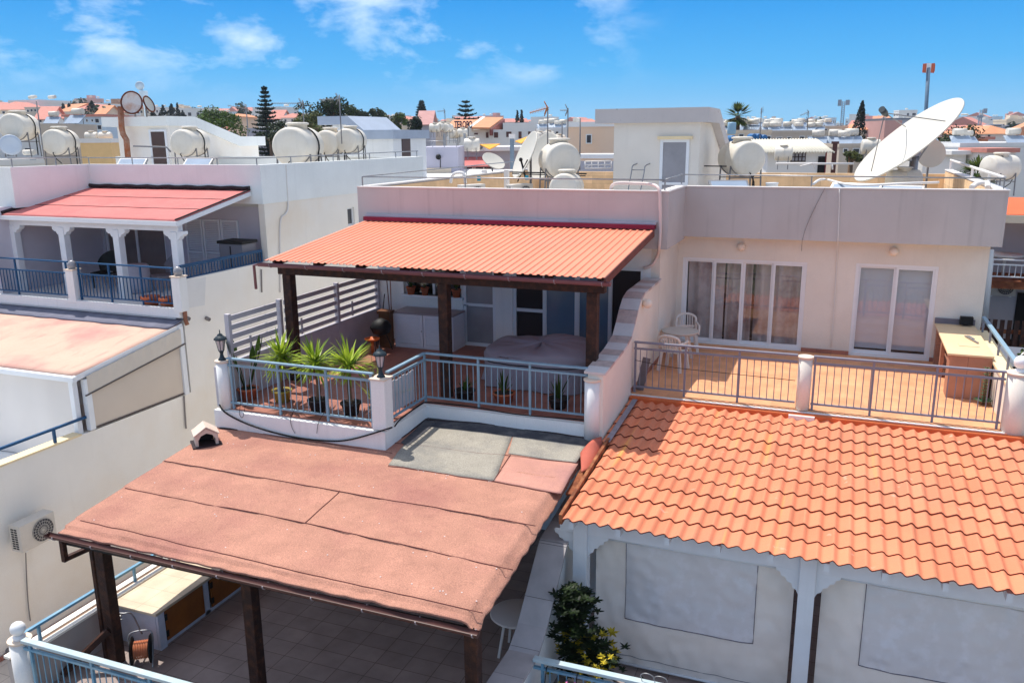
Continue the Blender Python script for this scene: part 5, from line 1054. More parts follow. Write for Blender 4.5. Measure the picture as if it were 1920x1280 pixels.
k = MB(); k.grid(lambda u, v: Vector((-24 + 8.75 * u, 12.6 + .015 * math.sin(u * 60), 4.42 + 1.95 * v)), 90, 3); tag(k.build('front_screen', M('white_screen', (220, 214, 208), .8, .04, .7)), 'white hanging screen across the front of the faded canopy', 'screen')
k = MB(); k.bar((XL - .05, 5.0, 5.5), (XL - .05, 12.78, 5.5), .06, .05); t = tag(k.build('handrail', m_teal), 'single deep blue handrail on the lower wall of the white house', 'railing'); 
for y in (9.5, 11.9): k = MB(); k.box(XL - .07, y - .03, 5.2, XL - .03, y + .03, 5.48); k.build('post', m_teal, t)
# air conditioner on the wall
def aircon(name, lab, loc, rz, s=1.0, parent=None):
    t = thing(name, lab, 'air conditioner', (0, 0, 0), None); m_ac = M('aircon_shell', (214, 206, 194), .5, .06, 3)
    k = MB(); k.box(-.4, -.15, 0, .4, .15, .56); k.build('casing', m_ac, t, bevel=.015)
    k = MB(); k.cyl((.1, -.152, .28), (.1, -.16, .28), .235, n=28); k.build('fan', M('fan_dark', (78, 74, 76), .6, .2), t)
    k = MB()
    for r in (.06, .12, .18, .235): k.tube([(.1 + r * math.cos(a), -.166, .28 + r * math.sin(a)) for a in [2 * PI * i / 20 for i in range(21)]], .005, 4)
    for i in range(10): a = PI * i / 10; k.tube([(.1 - .235 * math.cos(a), -.166, .28 - .235 * math.sin(a)), (.1 + .235 * math.cos(a), -.166, .28 + .235 * math.sin(a))], .004, 4)
    k.build('grille', m_ac, t)
    k = MB()
    for i in range(9):
        for j in (-.07, .02): k.box(-.404, j, .06 + i * .05, -.398, j + .07, .09 + i * .05)
    k.build('side_vent', m_black, t)
    k = MB(); k.box(-.3, -.1, -.04, -.24, .15, 0); k.box(.24, -.1, -.04, .3, .15, 0); k.build('bracket', m_frame, t)
    t.location = loc; t.rotation_euler = (0, 0, rz); t.scale = (s, s, s); return t
p = at(66, 1018, X=XL + .3); aircon('air_conditioner', 'beige air conditioner hanging on the blank side wall of the white house', p, rad(90), 1.0)
k = MB(); k.tube(curve([at(48, 1026, X=XL + .1), at(50, 1080, X=XL + .03), at(53, 1130, X=XL + .03), at(57, 1163, X=XL + .03)], 4), .012, 5); tag(k.build('drain_hose', MATS['grey_conduit']), 'thin drain hose hanging below the air conditioner', 'hose')
k = MB(); k.box(-14.98, 3, 1.285, -14.94, 15, 1.37); tag(k.build('skirting', m_balc), 'brown skirting along the foot of the left wall', 'skirting')
# chimney cowl on the felt roof
p = onroof(387, 830); t = thing('vent_cowl', 'house shaped cream vent cowl on the red felt roof edge', 'vent', p); m_cw = M('cream_cowl', (214, 196, 180), .7, .1, 4, tint=(190, 130, 110), tintamt=.5, tscale=4)
R_ = Matrix.Translation(p) @ Matrix.Rotation(rad(48), 4, 'Z')
k = MB(); k.prism([Vector((a, -.17, b)) for a, b in ((-.2, 0), (-.2, .2), (0, .33), (.2, .2), (.2, 0), (.15, 0), (.15, .12), (.1, .2), (0, .24), (-.1, .2), (-.15, .12), (-.15, 0))], (0, 0, 0), (0, .36, 0)); k.build('body', m_cw, t, xf=R_)
k = MB(); k.bar((-.22, .01, .21), (0, .01, .36), .4, .02, (0, 0, 1)); k.bar((.22, .01, .21), (0, .01, .36), .4, .02, (0, 0, 1)); k.build('cap', m_cw, t, xf=R_)
k = MB(); k.box(-.145, .14, .0, .145, .16, .22); k.build('inside', m_black, t, xf=R_); k = MB(); k.box(-.26, -.24, -.03, .26, .24, .012); k.build('flashing', m_seam, t, xf=R_)
# left roof tower
TY = 26.0; xa, xb = at(222, 260, Y=TY).x, at(321, 260, Y=TY).x; x_s = at(196, 228, Y=TY).x; zt, zb = at(260, 219, Y=TY).z, at(260, 237, Y=TY).z
ST2 = part_empty('stair_tower', W, (xa, TY, 9.66)); y1 = at(365, 219, X=xb).y; y2 = at(452, 256, X=xb).y; y3 = at(497, 256, X=xb).y; z2 = at(452, 256, X=xb).z
k = MB(); k.prism([Vector((xa, y, z)) for y, z in ((TY, 9.66), (TY, zb), (y1, zb), (y2, z2 - .35), (y3 - .4, z2 - .35), (y3 - .4, 9.66))], (0, 0, 0), (xb - xa - .1, 0, 0)); k.build('wall', m_lwall, ST2)
k = MB(); k.prism([Vector((x_s, y, z)) for y, z in ((TY - .15, zb), (TY - .15, zt), (y1, zt), (y2, z2), (y3, z2), (y3, z2 - .4), (y2 - .1, z2 - .4), (y1 - .1, zb))], (0, 0, 0), (xb - x_s, 0, 0)); k.build('roof', m_lf, ST2)
da, db = at(282, 260, Y=TY).x, at(314, 260, Y=TY).x; leafdoor(da, db, TY - .08, 9.7, at(298, 243, Y=TY).z, 10.35, ST2, 'door', M('dark_brown_glass', (84, 66, 62), .3, .15))
# rusted flue
k = MB(); q = [at(226, 200, Y=25.6), at(228, 240, Y=25.6), at(231, 252, Y=25.6), at(237, 262, Y=25.6), at(241, 306, Y=25.6)]; k.tube(q, .11, 10); t = tag(k.build('flue', m_rust), 'rusty bent flue pipe on the wall of the left stair tower', 'flue'); q0 = at(223, 190, Y=25.6); k = MB(); k.box(q0.x - .2, 25.4, q0.z - .1, q0.x + .2, 25.8, q0.z + .08); k.build('cap', M('rust_cap', (170, 140, 124), .8, .2, 5), t)
# second tower (blue grey) of the row
TW = thing('stair_tower', 'white stair tower with sloping blue grey roof behind the water tanks', 'tower', (-19, 30, 9.6))
YT = 30.0; m_bgr = M('blue_grey_roof', (168, 178, 192), .7, .08, 1.5)
X0, X1, X2, X3 = (at(p, 240, Y=YT).x for p in (600, 656, 685, 736)); zA = at(640, 218, Y=YT).z; zB = at(700, 245, Y=YT).z
yb = at(798, 250, X=X3).y
k = MB(); k.prism([Vector((x, YT, z)) for x, z in ((X0 + .6, 9.6), (X3, 9.6), (X3, zB - .3), (X2, zB - .3), (X1, zA - .3), (X0 + .6, zA - .3))], (0, 0, 0), (0, yb - YT, 0)); k.build('wall', m_white, TW)
k = MB(); k.prism([Vector((x, YT - .15, z)) for x, z in ((X0, zA - .33), (X1 - .1, zA - .33), (X2 - .1, zB - .33), (X3 + .1, zB - .33), (X3 + .1, zB + .02), (X2, zB + .02), (X1, zA), (X0, zA))], (0, 0, 0), (0, yb - YT + .3, 0)); k.build('roof', m_bgr, TW)
ya, yb2 = at(753, 270, X=X3).y, at(768, 270, X=X3).y; k = MB(); k.box(X3 + .0, ya, 9.7, X3 + .04, yb2, at(760, 254, X=X3).z); k.build('door', M('dark_brown_glass', (84, 66, 62), .3, .15), TW)
# house body below the second tower, next in the row
k = MB(); k.box(-30, 28.9, 1.2, -15.6, 44, 9.6); tag(k.build('rear_house', m_white), 'white neighbouring block directly behind the white house', 'house')
# ------------------------------------------------------------------ rooftop water tanks, dishes, aerials
m_tank = M('cream_white_tank', (222, 214, 200), 0.45, 0.06, 1.2, tint=(200, 186, 162), tintamt=.5, tscale=1.6, streak=.25)
m_tube = M('grey_tube', (120, 118, 120), .5, .15, 6)
def make_tank(name='water_tank', Lh=1.25, r=.48, lid=True, stand=.6, strap=True):
    """cylinder tank lying along +y, its face at y=0 and its axis at z=0"""
    t = thing(name, 'x', 'water tank', (0, 0, 0), None)
    k = MB(); k.lathe([(0, .02), (r * .5, .005), (r * .86, .02), (r * .97, .06), (r, .13), (r, Lh * .48), (r * 1.012, Lh * .49), (r * 1.012, Lh * .51), (r, Lh * .52), (r, Lh - .13), (r * .97, Lh - .06), (r * .86, Lh - .02), (0, Lh)], (0, 0, 0), (0, 1, 0), n=36, caps=False); k.build('body', m_tank, t)
    if lid: k = MB(); k.lathe([(r * .52, r * .86), (r * .52, r * 1.1), (r * .62, r * 1.12), (r * .62, r * 1.2), (r * .5, r * 1.24), (0, r * 1.25)], (0, Lh * .5, 0), n=24); k.build('lid', m_tank, t)
    if stand:
        for y in (Lh * .22, Lh * .78):
            k = MB(); k.tube([(r * 1.02 * math.sin(a), y, -r * 1.02 * math.cos(a)) for a in [-1.15 + i * 2.3 / 12 for i in range(13)]], .018, 5)
            for s in (-1, 1): k.bar((s * r * .93, y, -r * .42), (s * r * 1.0, y, -r - stand), .035, .035)
            k.bar((-r, y, -r - .05), (r, y, -r - .05), .03, .03); k.build('stand', m_tube, t)
    if strap: k = MB(); k.tube([(r * 1.03 * math.sin(a), Lh * .62, r * 1.03 * math.cos(a)) for a in [-.5 + i * 2.4 / 12 for i in range(13)]] + [(r * .95, Lh * .62, -r - stand * .9)], .022, 6); k.tube([(0, -.01, -r * .78), (0, -.06, -r * .82), (.12, -.06, -r - .15), (.2, .1, -r - .3)], .018, 5); k.build('pipe', m_black, t)
    return t
TK = make_tank(); TKP = make_tank(strap=False, Lh=1.2); first = [True, True]
def tank(label, px, py, d, rz, s=1.0, proto=0, group='water tanks on the near roofs'):
    p = at(px, py, d=d); src = (TK, TKP)[proto]
    if first[proto]: first[proto] = False; src.location = p; src.rotation_euler = (0, 0, rz); src.scale = (s, s, s); src['label'] = label; src['group'] = group; return src
    return dup(src, p, rz, label, group, s)
# our roof
tank('round faced cream tank in the middle of the roof, left of the stair tower', 1058, 302, 22.3, rad(31), 1.0)
tank('big cream tank just right of the stair tower', 1407, 298, 22.6, rad(30), .98)
tank('low tank half hidden behind the parapet under the middle roof tank', 1055, 354, 21.6, rad(5), .8, 1)
tank('cream tank at the far right edge beside the palm leaves', 1900, 314, 30, rad(125), .9)
tank('white tank lying under the big satellite dish', 1664, 342, 24.5, rad(-75), .75, 1)
# roof of the white house
tank('cream tank at the left edge with a black strap, highest of its row', 19, 238, 30.5, rad(22), 1.0)
tank('cream tank second from the left behind the railing', 98, 267, 31, rad(22), .98)
tank('cream tank with looping black pipes in front of the sloping white tower', 338, 268, 30.5, rad(8), 1.0)
tank('largest tank, bright white, standing at the corner of the white house roof', 541, 275, 29, rad(12), 1.38)
tank('cream tank partly hidden behind the largest white tank', 608, 268, 31, rad(8), .95)
tank('small tank in the gap behind the two right hand tanks of the white house', 622, 262, 34, rad(8), .8, 1)
tank('cream tank standing right of the largest white tank', 646, 264, 31, rad(8), .92)
k = MB(); c = at(20, 272, d=30); k.lathe([(0, .03), (.25, .01), (.34, .0), (.36, .05), (.36, .5), (.3, .6), (0, .62)], c, Vector((-.78, .62, 0)), n=28, caps=False); tag(k.build('water_tank', M('blue_grey_tank', (186, 196, 208), .4, .05)), 'blue grey tank under the strapped cream tank at the left edge', 'water tank', 'water tanks on the near roofs')
# mid-distance tanks
m_tkw = m_tank
def small_tanks(lst, group):
    for lb, px, py, d, rz, s in lst: tank(lb, px, py, d, rz, s, 1, group)
small_tanks([('left of two small tanks above the orange wall beside the rusty flue', 160, 257, 52, rad(-60), .62), ('right of two small tanks above the orange wall beside the rusty flue', 186, 257, 52, rad(-60), .62),
 ('left of the three tanks on the tall frame above the grey block', 806, 240, 58, rad(-80), .6), ('middle of the three tanks on the tall frame above the grey block', 822, 238, 58, rad(-20), .6), ('right of the three tanks on the tall frame above the grey block', 834, 240, 58, rad(-10), .6),
 ('left of two tanks between the tall frame and the lettered sign', 845, 251, 60, rad(-20), .62), ('right of two tanks between the tall frame and the lettered sign', 858, 249, 60, rad(-70), .6),
 ('tank on the parapet of the grey block with the wall lamp', 870, 272, 44, rad(-70), .7),
 ('white tank left of the dark framed window of the small roof house', 1452, 288, 36, rad(-85), .62), ('white tank just left of the big dish rim', 1615, 275, 45, rad(-80), .8),
 ('left of two small tanks behind the leaning oval dishes', 1006, 256, 55, rad(-20), .6), ('right of two small tanks behind the leaning oval dishes', 1022, 254, 55, rad(-20), .6), ('low tank behind the middle roof tank', 1040, 262, 50, rad(-30), .6)], 'water tanks on the roofs behind')
m_blt = M('blue_tank', (52, 110, 160), .4, .08); 
for lb, px, py, d in (('upright blue and white tank below the fan palm', 1372, 240, 52), ('blue drum left of the big right hand tank', 1372, 261, 50), ('leftmost of three blue drums behind the right tank', 1411, 257, 55), ('middle of three blue drums behind the right tank', 1421, 257, 55), ('rightmost of three blue drums behind the right tank', 1431, 259, 55)):
    p = at(px, py, d=d); k = MB(); r = .22 if 'upright' not in lb else .26; axd = (0, 0, 1) if 'upright' in lb else (.6, -.7, 0); Lh = .6 if 'upright' not in lb else .75
    k.lathe([(0, 0), (r * .9, .02), (r, .08), (r, Lh - .08), (r * .9, Lh - .02), (0, Lh)], p - Vector(axd) * .4, axd, n=18, caps=False); tag(k.build('water_drum', m_blt if 'upright' not in lb else M('pale_blue_tank', (150, 186, 206), .4, .1)), lb, 'water tank', 'blue drums on the right roofs')
# parabolic dishes
m_dish = M('dish_white', (206, 200, 186), .45, .04, 1.2, tint=(200, 190, 176), tintamt=.35, tscale=.8)
def dish(name, label, c, nrm, R, mat, arms=True, pole=None, depth=.18, rustrim=None, up=None):
    t = thing(name, label, 'satellite dish', c); n_ = Vector(nrm).normalized(); c = Vector(c)
    k = MB(); pr = [(R * i / 14, depth * R * (i / 14) ** 2) for i in range(15)] + [(R * 1.02, depth * R * 1.02), (R * 1.02, depth * R - .03)] + [(R * i / 14, depth * R * (i / 14) ** 2 - .03) for i in range(13, -1, -1)]
    k.lathe(pr, c, n_, n=56, caps=False); k.build('reflector', mat, t)
    if rustrim: k = MB(); x, y, _ = frame_of(n_); k.tube([c + n_ * depth * R + (x * math.cos(a) + y * math.sin(a)) * R * 1.0 for a in [2 * PI * i / 40 for i in range(41)]], .03, 5); k.build('rim', rustrim, t)
    if pole: k = MB(); b = c - n_ * .12; k.tube([b, Vector((b.x, b.y, pole))], .035, 8); k.build('pole', m_tube, t)
    return t
# the big dish
e1 = at(1612, 327, d=24.3); e2 = at(1788, 198, d=24.3)
nrm = Vector((-0.50, -0.10, 0.86)).normalized(); ax1 = (e2 - e1).normalized()
vw = ((e1 + e2) / 2 - CAM).normalized(); ax1 = (ax1 - vw * ax1.dot(vw)).normalized(); pq = ax1.cross(vw).normalized(); pq = pq if pq.z > 0 else -pq
nrm = (pq * .965 - vw * .26).normalized(); R = (e2 - e1).length / 2; c = (e1 + e2) / 2 - nrm * .10 * R
BD = dish('satellite_dish', 'huge cream satellite dish tilted to the sky on the right roof', c, nrm, R, m_dish, depth=.10)
k = MB(); f = c + nrm * R * .95 
x_, y_, _ = frame_of(nrm)
f = at(1659, 212, d=23.0)
for a in (.6, 2.7, 4.8): e = c + nrm * .1 * R + (x_ * math.cos(a) + y_ * math.sin(a)) * R * .78; k.tube([e, f], .014, 5)
k.build('feed_strut', m_tube, BD); k = MB(); k.cyl(f, f + (c - f).normalized() * -.22, .09, n=12); k.cyl(f, f + (c - f).normalized() * .15, .05, n=10); k.build('feed_horn', M('feed_dark', (50, 60, 66), .5), BD)
b = c - nrm * .08; base = at(1722, 356, d=(fw.dot(b - CAM))); base.x = b.x + .1; base.y = b.y + .05
k = MB(); 
for a in (-.5, 0, .5): k.bar(b + y_ * a - nrm * .02 - x_ * .9, b + y_ * a - nrm * .02 + x_ * .9, .06, .06, nrm)
k.bar(b - nrm * .12 - y_ * .7, b - nrm * .12 + y_ * .7, .16, .12, nrm); k.build('back_frame', m_steel, BD)
k = MB(); pt = b - nrm * .3 + Vector((0, 0, -.05)); k.cyl((base.x, base.y, 9.15), (base.x, base.y, pt.z + .1), .12, n=16); k.bar((base.x, base.y, pt.z), b - nrm * .1, .3, .2); k.bar((base.x, base.y, pt.z - .3), b - nrm * .1 + ax1 * .7, .05, .05); k.build('pole', m_steel, BD)
p = at(1745, 288, d=26); dish('satellite_dish', 'cream dish standing behind the pole of the huge dish', p, (.25, -1, .15), .42, m_dish, pole=9.15, depth=.12)
p = at(988, 292, d=23.4); dish('satellite_dish', 'leaning oval dish left of the middle roof tank', p, (-.72, -.55, .42), .68, m_dish, pole=9.15, depth=.12)
k = MB(); q = p + Vector((-.05, -.35, -.1)); k.tube([q, q + Vector((.1, .1, -.5))], .03, 5); k.tube([q + Vector((.2, 0, 0)), q + Vector((-.1, 0, -.6))], .02, 5); k.ball(q, .06, 8); tag(k.build('dish_arm', m_black), 'dark feed arm clamped below the leaning oval dish', 'bracket')
p = at(1022, 294, d=25.0); dish('satellite_dish', 'second oval dish directly behind the leaning one', p, (-.5, -.8, .35), .7, m_dish, pole=9.15, depth=.12)
p = at(248, 193, d=31); dish('satellite_dish', 'white dish with a rusted rim on top of the left stair tower', p, (.30, -.95, .12), .40, M('rust_stained_dish', (206, 200, 198), .6, .08, 2, tint=(176, 106, 44), tintamt=.9, tscale=1.7), pole=at(250, 219, d=31).z, depth=.12, rustrim=M('dark_rust', (96, 46, 26), .8, .2, 6))
p = at(278, 196, d=31.5); dish('satellite_dish', 'small dish seen edge on, right of the rusted dish', p, (.92, .2, .35), .30, m_dish, pole=at(276, 219, d=31.5).z, depth=.14, rustrim=MATS['dark_rust'])
p = at(925, 303, d=34); dish('satellite_dish', 'small white dish tilted beside the blue grey chimney', p, (.55, -.3, .75), .48, m_dish, pole=8.2, depth=.1)
p = at(263, 161, d=34); t = thing('disc_aerial', 'round pale aerial on a pole with a box above the rusted dish', 'aerial', p); k = MB(); k.lathe([(0, 0), (.17, 0), (.17, .08), (0, .08)], p, Vector((.37, -.93, 0)), n=20); k.build('disc', M('pale_disc', (190, 206, 216), .5, .08), t); q = at(268, 220, d=34); k = MB(); k.tube([p + Vector((.06, 0, 0)), Vector((p.x + .1, p.y, q.z))], .03, 6); k.build('pole', MATS['pale_disc'], t); k = MB(); k.box(p.x - .02, p.y - .1, p.z - .55, p.x + .26, p.y + .1, p.z - .2); k.build('box', MATS['pale_disc'], t)
# aerials
def aerial(label, px, py0, py1, d, boom=None, nel=9, el_=.35, mat=None, tilt=0, group='television aerials'):
    a = at(px, py0, d=d); b = at(px, py1, d=d); b = Vector((a.x, a.y, b.z)); t = thing('aerial', label, 'aerial', b, group); mat = mat or m_tube
    s = d / 30
    k = MB(); k.tube([b, a], .022 * s ** .5, 6); k.build('mast', m_tube, t)
    if boom:
        e = at(boom[0], boom[1], d=d); o = at(boom[2], boom[3], d=d); k = MB(); k.tube([o, e], .014 * s ** .5, 5); u = (e - o).normalized(); side = u.cross(Vector((0, 0, 1))).normalized() * .25 + Vector((0, 0, 1)) * .3 + u.cross(Vector((0, 0, 1))) * .5
        side.normalize()
        for i in range(nel): q = o + (e - o) * ((i + .5) / nel); w_ = el_ * (.6 + .5 * (1 - i / nel)); k.tube([q - side * w_ / 2, q + side * w_ / 2], .007 * s ** .5, 4)
        q = o + (e - o) * .06
        for sg in (-1, 1): k.tube([q, q + Vector((0, 0, sg * .2)) + u * .1], .014, 4); k.tube([q + side * .1, q + side * .1 + Vector((0, 0, sg * .18)) + u * .09], .009, 4)
        k.build('boom', mat, t)
    return t
m_oran = M('orange_rust_aerial', (170, 104, 40), .7, .2)
aerial('thin bare mast with a hook at the left edge', 68, 190, 300, 30)
aerial('comb shaped aerial on a white post left of the dark pine', 461, 196, 300, 38, (427, 198, 464, 205), 6, .4)
aerial('long boom aerial on a thick mast right of the dark pine', 567, 188, 242, 36, (511, 194, 568, 194), 14, .3)
aerial('aerial with crossed reflector in front of the blue grey tower', 636, 178, 270, 30, (598, 187, 637, 186), 8, .3)
aerial('orange brown comb aerial above the middle roof tank', 1027, 202, 298, 24, (993, 212, 1029, 202), 12, .34, m_oran)
aerial('thin mast with small aerial left of the stair tower', 1065, 203, 262, 30, (1050, 207, 1066, 207), 5, .2)
aerial('thin bent mast rising behind the middle roof tank', 1088, 222, 320, 23)
aerial('thin short mast behind the middle roof tank', 1054, 228, 272, 28)
aerial('small aerial far behind the lettered sign', 834, 208, 235, 70, (820, 209, 835, 208), 6, .5)
aerial('thin lattice mast right of the fan palm', 1428, 203, 285, 48, (1428, 203, 1428, 212), 3, .2)
aerial('double aerial on a mast above the apartment block', 1516, 208, 240, 60, (1500, 217, 1517, 210), 6, .5)
aerial('lower comb aerial on the apartment block', 1515, 224, 244, 61, (1499, 229, 1515, 224), 6, .5)
# roof railings (thin tube on the parapets)
def roofrail(label, pts, posts, h=.22, r=.017, mat=None, zb=None):
    t = thing('roof_railing', label, 'railing', pts[0]); mat = mat or m_steel
    k = MB(); k.tube([Vector(p) for p in pts], r, 6); k.build('rail', mat, t)
    for p in posts: k = MB(); k.cyl((p[0], p[1], zb if zb else p[2] - h), p, r, n=6); k.build('post', mat, t)
    return t
roofrail('thin steel rail along the left part of the mauve parapet', [(-11.2, 18.3, 10.42), (-3.66, 18.3, 10.42)], [(x, 18.3, 10.42) for x in (-11.2, -8.4, -3.66)])
roofrail('thin steel rail on the return of the mauve parapet by the tower door', [(-3.66, 18.34, 10.42), (-3.66, 20.3, 10.45)], [(-3.66, 20.26, 10.45)])
roofrail('thin steel rail along the right part of the mauve parapet', [(-3.6, 20.3, 10.45), (3.06, 20.3, 10.42)], [(x, 20.3, 10.43) for x in (-.75, 3.05)])
roofrail('steel rail along the left side parapet running away', [(-11.2, 18.35, 10.425), (-11.2, 31, 10.5)], [(-11.2, y, 10.46) for y in (24.5, 30.9)], .27)
roofrail('thick white pipe rail on the right side parapet', [(3.06, 20.4, 10.43), (3.06, 31, 10.5)], [(3.06, y, 10.46) for y in (22.5, 25.5, 30.9)], .27, .035, m_pipe)
roofrail('thin steel rail along the front roof edge of the white house', [(-21.4, 19.32, 10.85), (XL - .1, 19.32, 10.84)], [(x, 19.32, 10.84) for x in (-21.3, -19.6, -17.9, -16.5, -15.15)], .2)
roofrail('thin steel rail along the side roof edge of the white house', [(XL - .1, 19.34, 10.84), (XL - .1, 28.7, 10.86)], [(XL - .1, y, 10.85) for y in (20.8, 23.0, 25.2, 27.0, 28.6)], .2)
roofrail('steel rail above the projecting left parapet of the white house', [(-21.35, 16.7, 10.9), (-21.35, 19.3, 10.86)], [(-21.35, y, 10.88) for y in (16.8, 18.2)], .24)
# ladder hooked on the roof edge
A = [at(1190, 338, Y=19.5), at(1197, 304, Y=22.3)]; B = [at(1203, 338, Y=19.6), at(1211, 303, Y=22.3)]
t = thing('ladder', 'thin steel ladder leaning on the wall of the stair tower', 'ladder', (A[0] + B[0]) / 2); k = MB()
a0 = Vector((-5.55, 22.2, 9.15)); b0 = Vector((-5.22, 22.2, 9.15)); a1 = Vector((-5.45, 22.75, 10.55)); b1 = Vector((-5.1, 22.75, 10.55))
for p, q in ((a0, a1), (b0, b1)): k.tube(curve([p, p + (q - p) * .85, q, q + Vector((.08, .2, .06))], 4), .016, 6)
k.build('rail', m_steel, t); k = MB()
for i in (.2, .45, .7, .93): k.tube([a0 + (a1 - a0) * i, b0 + (b1 - b0) * i], .013, 5)
k.build('rungs', m_steel, t)
# air conditioners on our roof
for i, (px, py, rz, lb) in enumerate(((884, 352, rad(58), 'white air conditioner behind the left parapet, closest to the left'), (974, 350, rad(62), 'white air conditioner under the leaning oval dish'))):
    p = at(px, py, d=23.2); p.z = 9.55; aircon('air_conditioner', lb, p, rz, .95)
    q = at(px + 14, py - 17, d=22.8); k = MB(); k.box(q.x - .05, q.y - .01, q.z - .06, q.x + .05, q.y + .01, q.z + .06); tag(k.build('sticker', M('teal_sticker', (40, 140, 160), .5)), ('teal square label on the left air conditioner', 'teal square label on the air conditioner under the oval dish')[i], 'label')
# collectors, bucket, loose pipes
def collector(label, p, rz, w_=1.0, h_=1.6, tilt=38):
    t = thing('solar_collector', label, 'solar collector', p, 'solar collectors'); R_ = Matrix.Translation(p) @ Matrix.Rotation(rz, 4, 'Z') @ Matrix.Rotation(rad(tilt), 4, 'X')
    k = MB(); k.box(-w_ / 2, 0, 0, w_ / 2, h_, .08); k.build('frame', m_steel, t, xf=R_); k = MB(); k.box(-w_ / 2 + .05, .05, .08, w_ / 2 - .05, h_ - .05, .085); k.build('glass', M('collector_glass', (150, 164, 180), .12, .1, spec=.7), t, xf=R_)
    k = MB(); T = Matrix.Translation(p) @ Matrix.Rotation(rz, 4, 'Z'); k.bar(T @ Vector((-w_ / 2 + .1, h_ * math.cos(rad(tilt)), h_ * math.sin(rad(tilt)))), T @ Vector((-w_ / 2 + .1, h_ * math.cos(rad(tilt)), 0)), .04, .04); k.bar(T @ Vector((w_ / 2 - .1, h_ * math.cos(rad(tilt)), h_ * math.sin(rad(tilt)))), T @ Vector((w_ / 2 - .1, h_ * math.cos(rad(tilt)), 0)), .04, .04); k.build('leg', m_tube, t); return t
collector('solar panel leaning in front of the big right tank', Vector((-2.3, 20.9, 9.2)), rad(25)); collector('solar panel below the lower rim of the huge dish', Vector((-.2, 21.2, 9.2)), rad(-20), 1.2, 1.6, 35); collector('solar panel near the pole of the huge dish', Vector((.9, 21.6, 9.2)), rad(-15), 1.1, 1.5, 35)
collector('solar panel at the foot of the second cream tank of the white house', Vector((-20.3, 22.0, 9.7)), rad(10)); collector('solar panel under the strapped tank at the left edge', Vector((-22.6, 21.5, 9.7)), rad(15))
p = at(1447, 352, d=22.5); k = MB(); k.lathe([(.14, 0), (.16, .36), (.17, .37), (.17, .4), (0, .4)], Vector((p.x, p.y, 9.15)) + Vector((0, 0, .55)), n=18); k.lathe([(.1, 0), (.1, .55)], (p.x, p.y, 9.15), n=10); tag(k.build('bucket', M('white_bucket', (224, 226, 226), .4, .04)), 'white bucket on a stub between the right tank and the parapet', 'bucket')
k = MB(); k.tube(curve([at(1525, 345, Y=20.8), at(1545, 336, Y=23), at(1600, 347, Y=22), at(1700, 344, Y=21.5), at(1760, 342, Y=22)], 5), .03, 6); tag(k.build('roof_pipe', m_pipe), 'white pipe lying across the right roof below the huge dish', 'pipe')
k = MB(); k.tube(curve([at(1822, 352, Y=21), at(1832, 345, Y=21.2), at(1850, 343, Y=21.2), at(1852, 352, Y=21)], 5), .06, 8); tag(k.build('roof_pipe', m_pipe), 'short bent white pipe at the right corner of the roof', 'pipe')
k = MB(); k.tube(curve([at(845, 343, Y=21.5), at(850, 327, Y=21.5), at(868, 325, Y=21.5), at(873, 344, Y=21.5)], 5), .045, 8); tag(k.build('roof_pipe', m_pipe), 'white goose neck pipe left of the first air conditioner', 'pipe')
for px in (908, 950): 
    p = at(px, 330, Y=26); k = MB(); k.box(p.x - .07, 25.93, 9.15, p.x + .07, 26.07, 10.3); tag(k.build('roof_post', m_pipe), 'white post between the two air conditioners' if px < 930 else 'white post just left of the second air conditioner', 'post')
k = MB(); k.tube([at(960, 323, d=23), at(1100, 326, d=23)], .02, 5); k.tube([at(960, 326, d=23.2), at(1098, 330, d=23.2)], .014, 5); tag(k.build('pipe_run', m_black), 'dark lagged pipe run crossing behind the middle roof tank', 'pipe')
k = MB(); k.tube([at(1293, 311, d=23.5), at(1362, 312, d=22.6)], .016, 5); tag(k.build('pipe_run', m_black), 'thin dark pipe from the tower door to the right tank', 'pipe')
k = MB(); k.tube([at(250, 274, d=28.5), at(312, 276, d=28.5), at(320, 285, d=28.5)], .03, 6); tag(k.build('pipe_run', m_tube), 'lagged pipe across the left tower door', 'pipe')
def heater_mesh():
    k = MB(); k.cyl((-.6, .5, 1.35), (.6, .5, 1.35), .33, n=14); k.mat(1); k.box(-.95, -1.0, -.03, .95, .55, .04, Matrix.Translation((0, 0, .62)) @ Matrix.Rotation(rad(35), 4, 'X')); k.mat(2)
    for x in (-.5, .5): k.bar((x, .5, 0), (x, .5, 1.05), .05, .05); k.bar((x, -.75, 0), (x, .5, .95), .04, .04)
    return k
HT = heater_mesh().build('solar_heater', [m_tank, MATS['collector_glass'], m_tube], origin=(0, 0, 0)); ht_first = [True]; ht_r = random.Random(31)
def clutter(T, wd, depth, z, n):
    for i in range(n):
        o = HT
        if not ht_first[0]: o = HT.copy(); C.objects.link(o)
        ht_first[0] = False
        p = T @ Vector((wd * (i + .5 + ht_r.uniform(-.25, .25)) / n, ht_r.uniform(1.2, max(1.4, depth - 1.2)), 0)); o.location = (p.x, p.y, z); o.rotation_euler = (0, 0, ht_r.choice((0, .25, -.3, .5)) + ht_r.uniform(-.1, .1)); s = ht_r.uniform(.55, .78); o.scale = (s, s, s)
        tag(o, 'white tank above a slanted solar panel on a flat roof behind the terraced house', 'solar heater', 'solar heaters on the roofs behind')
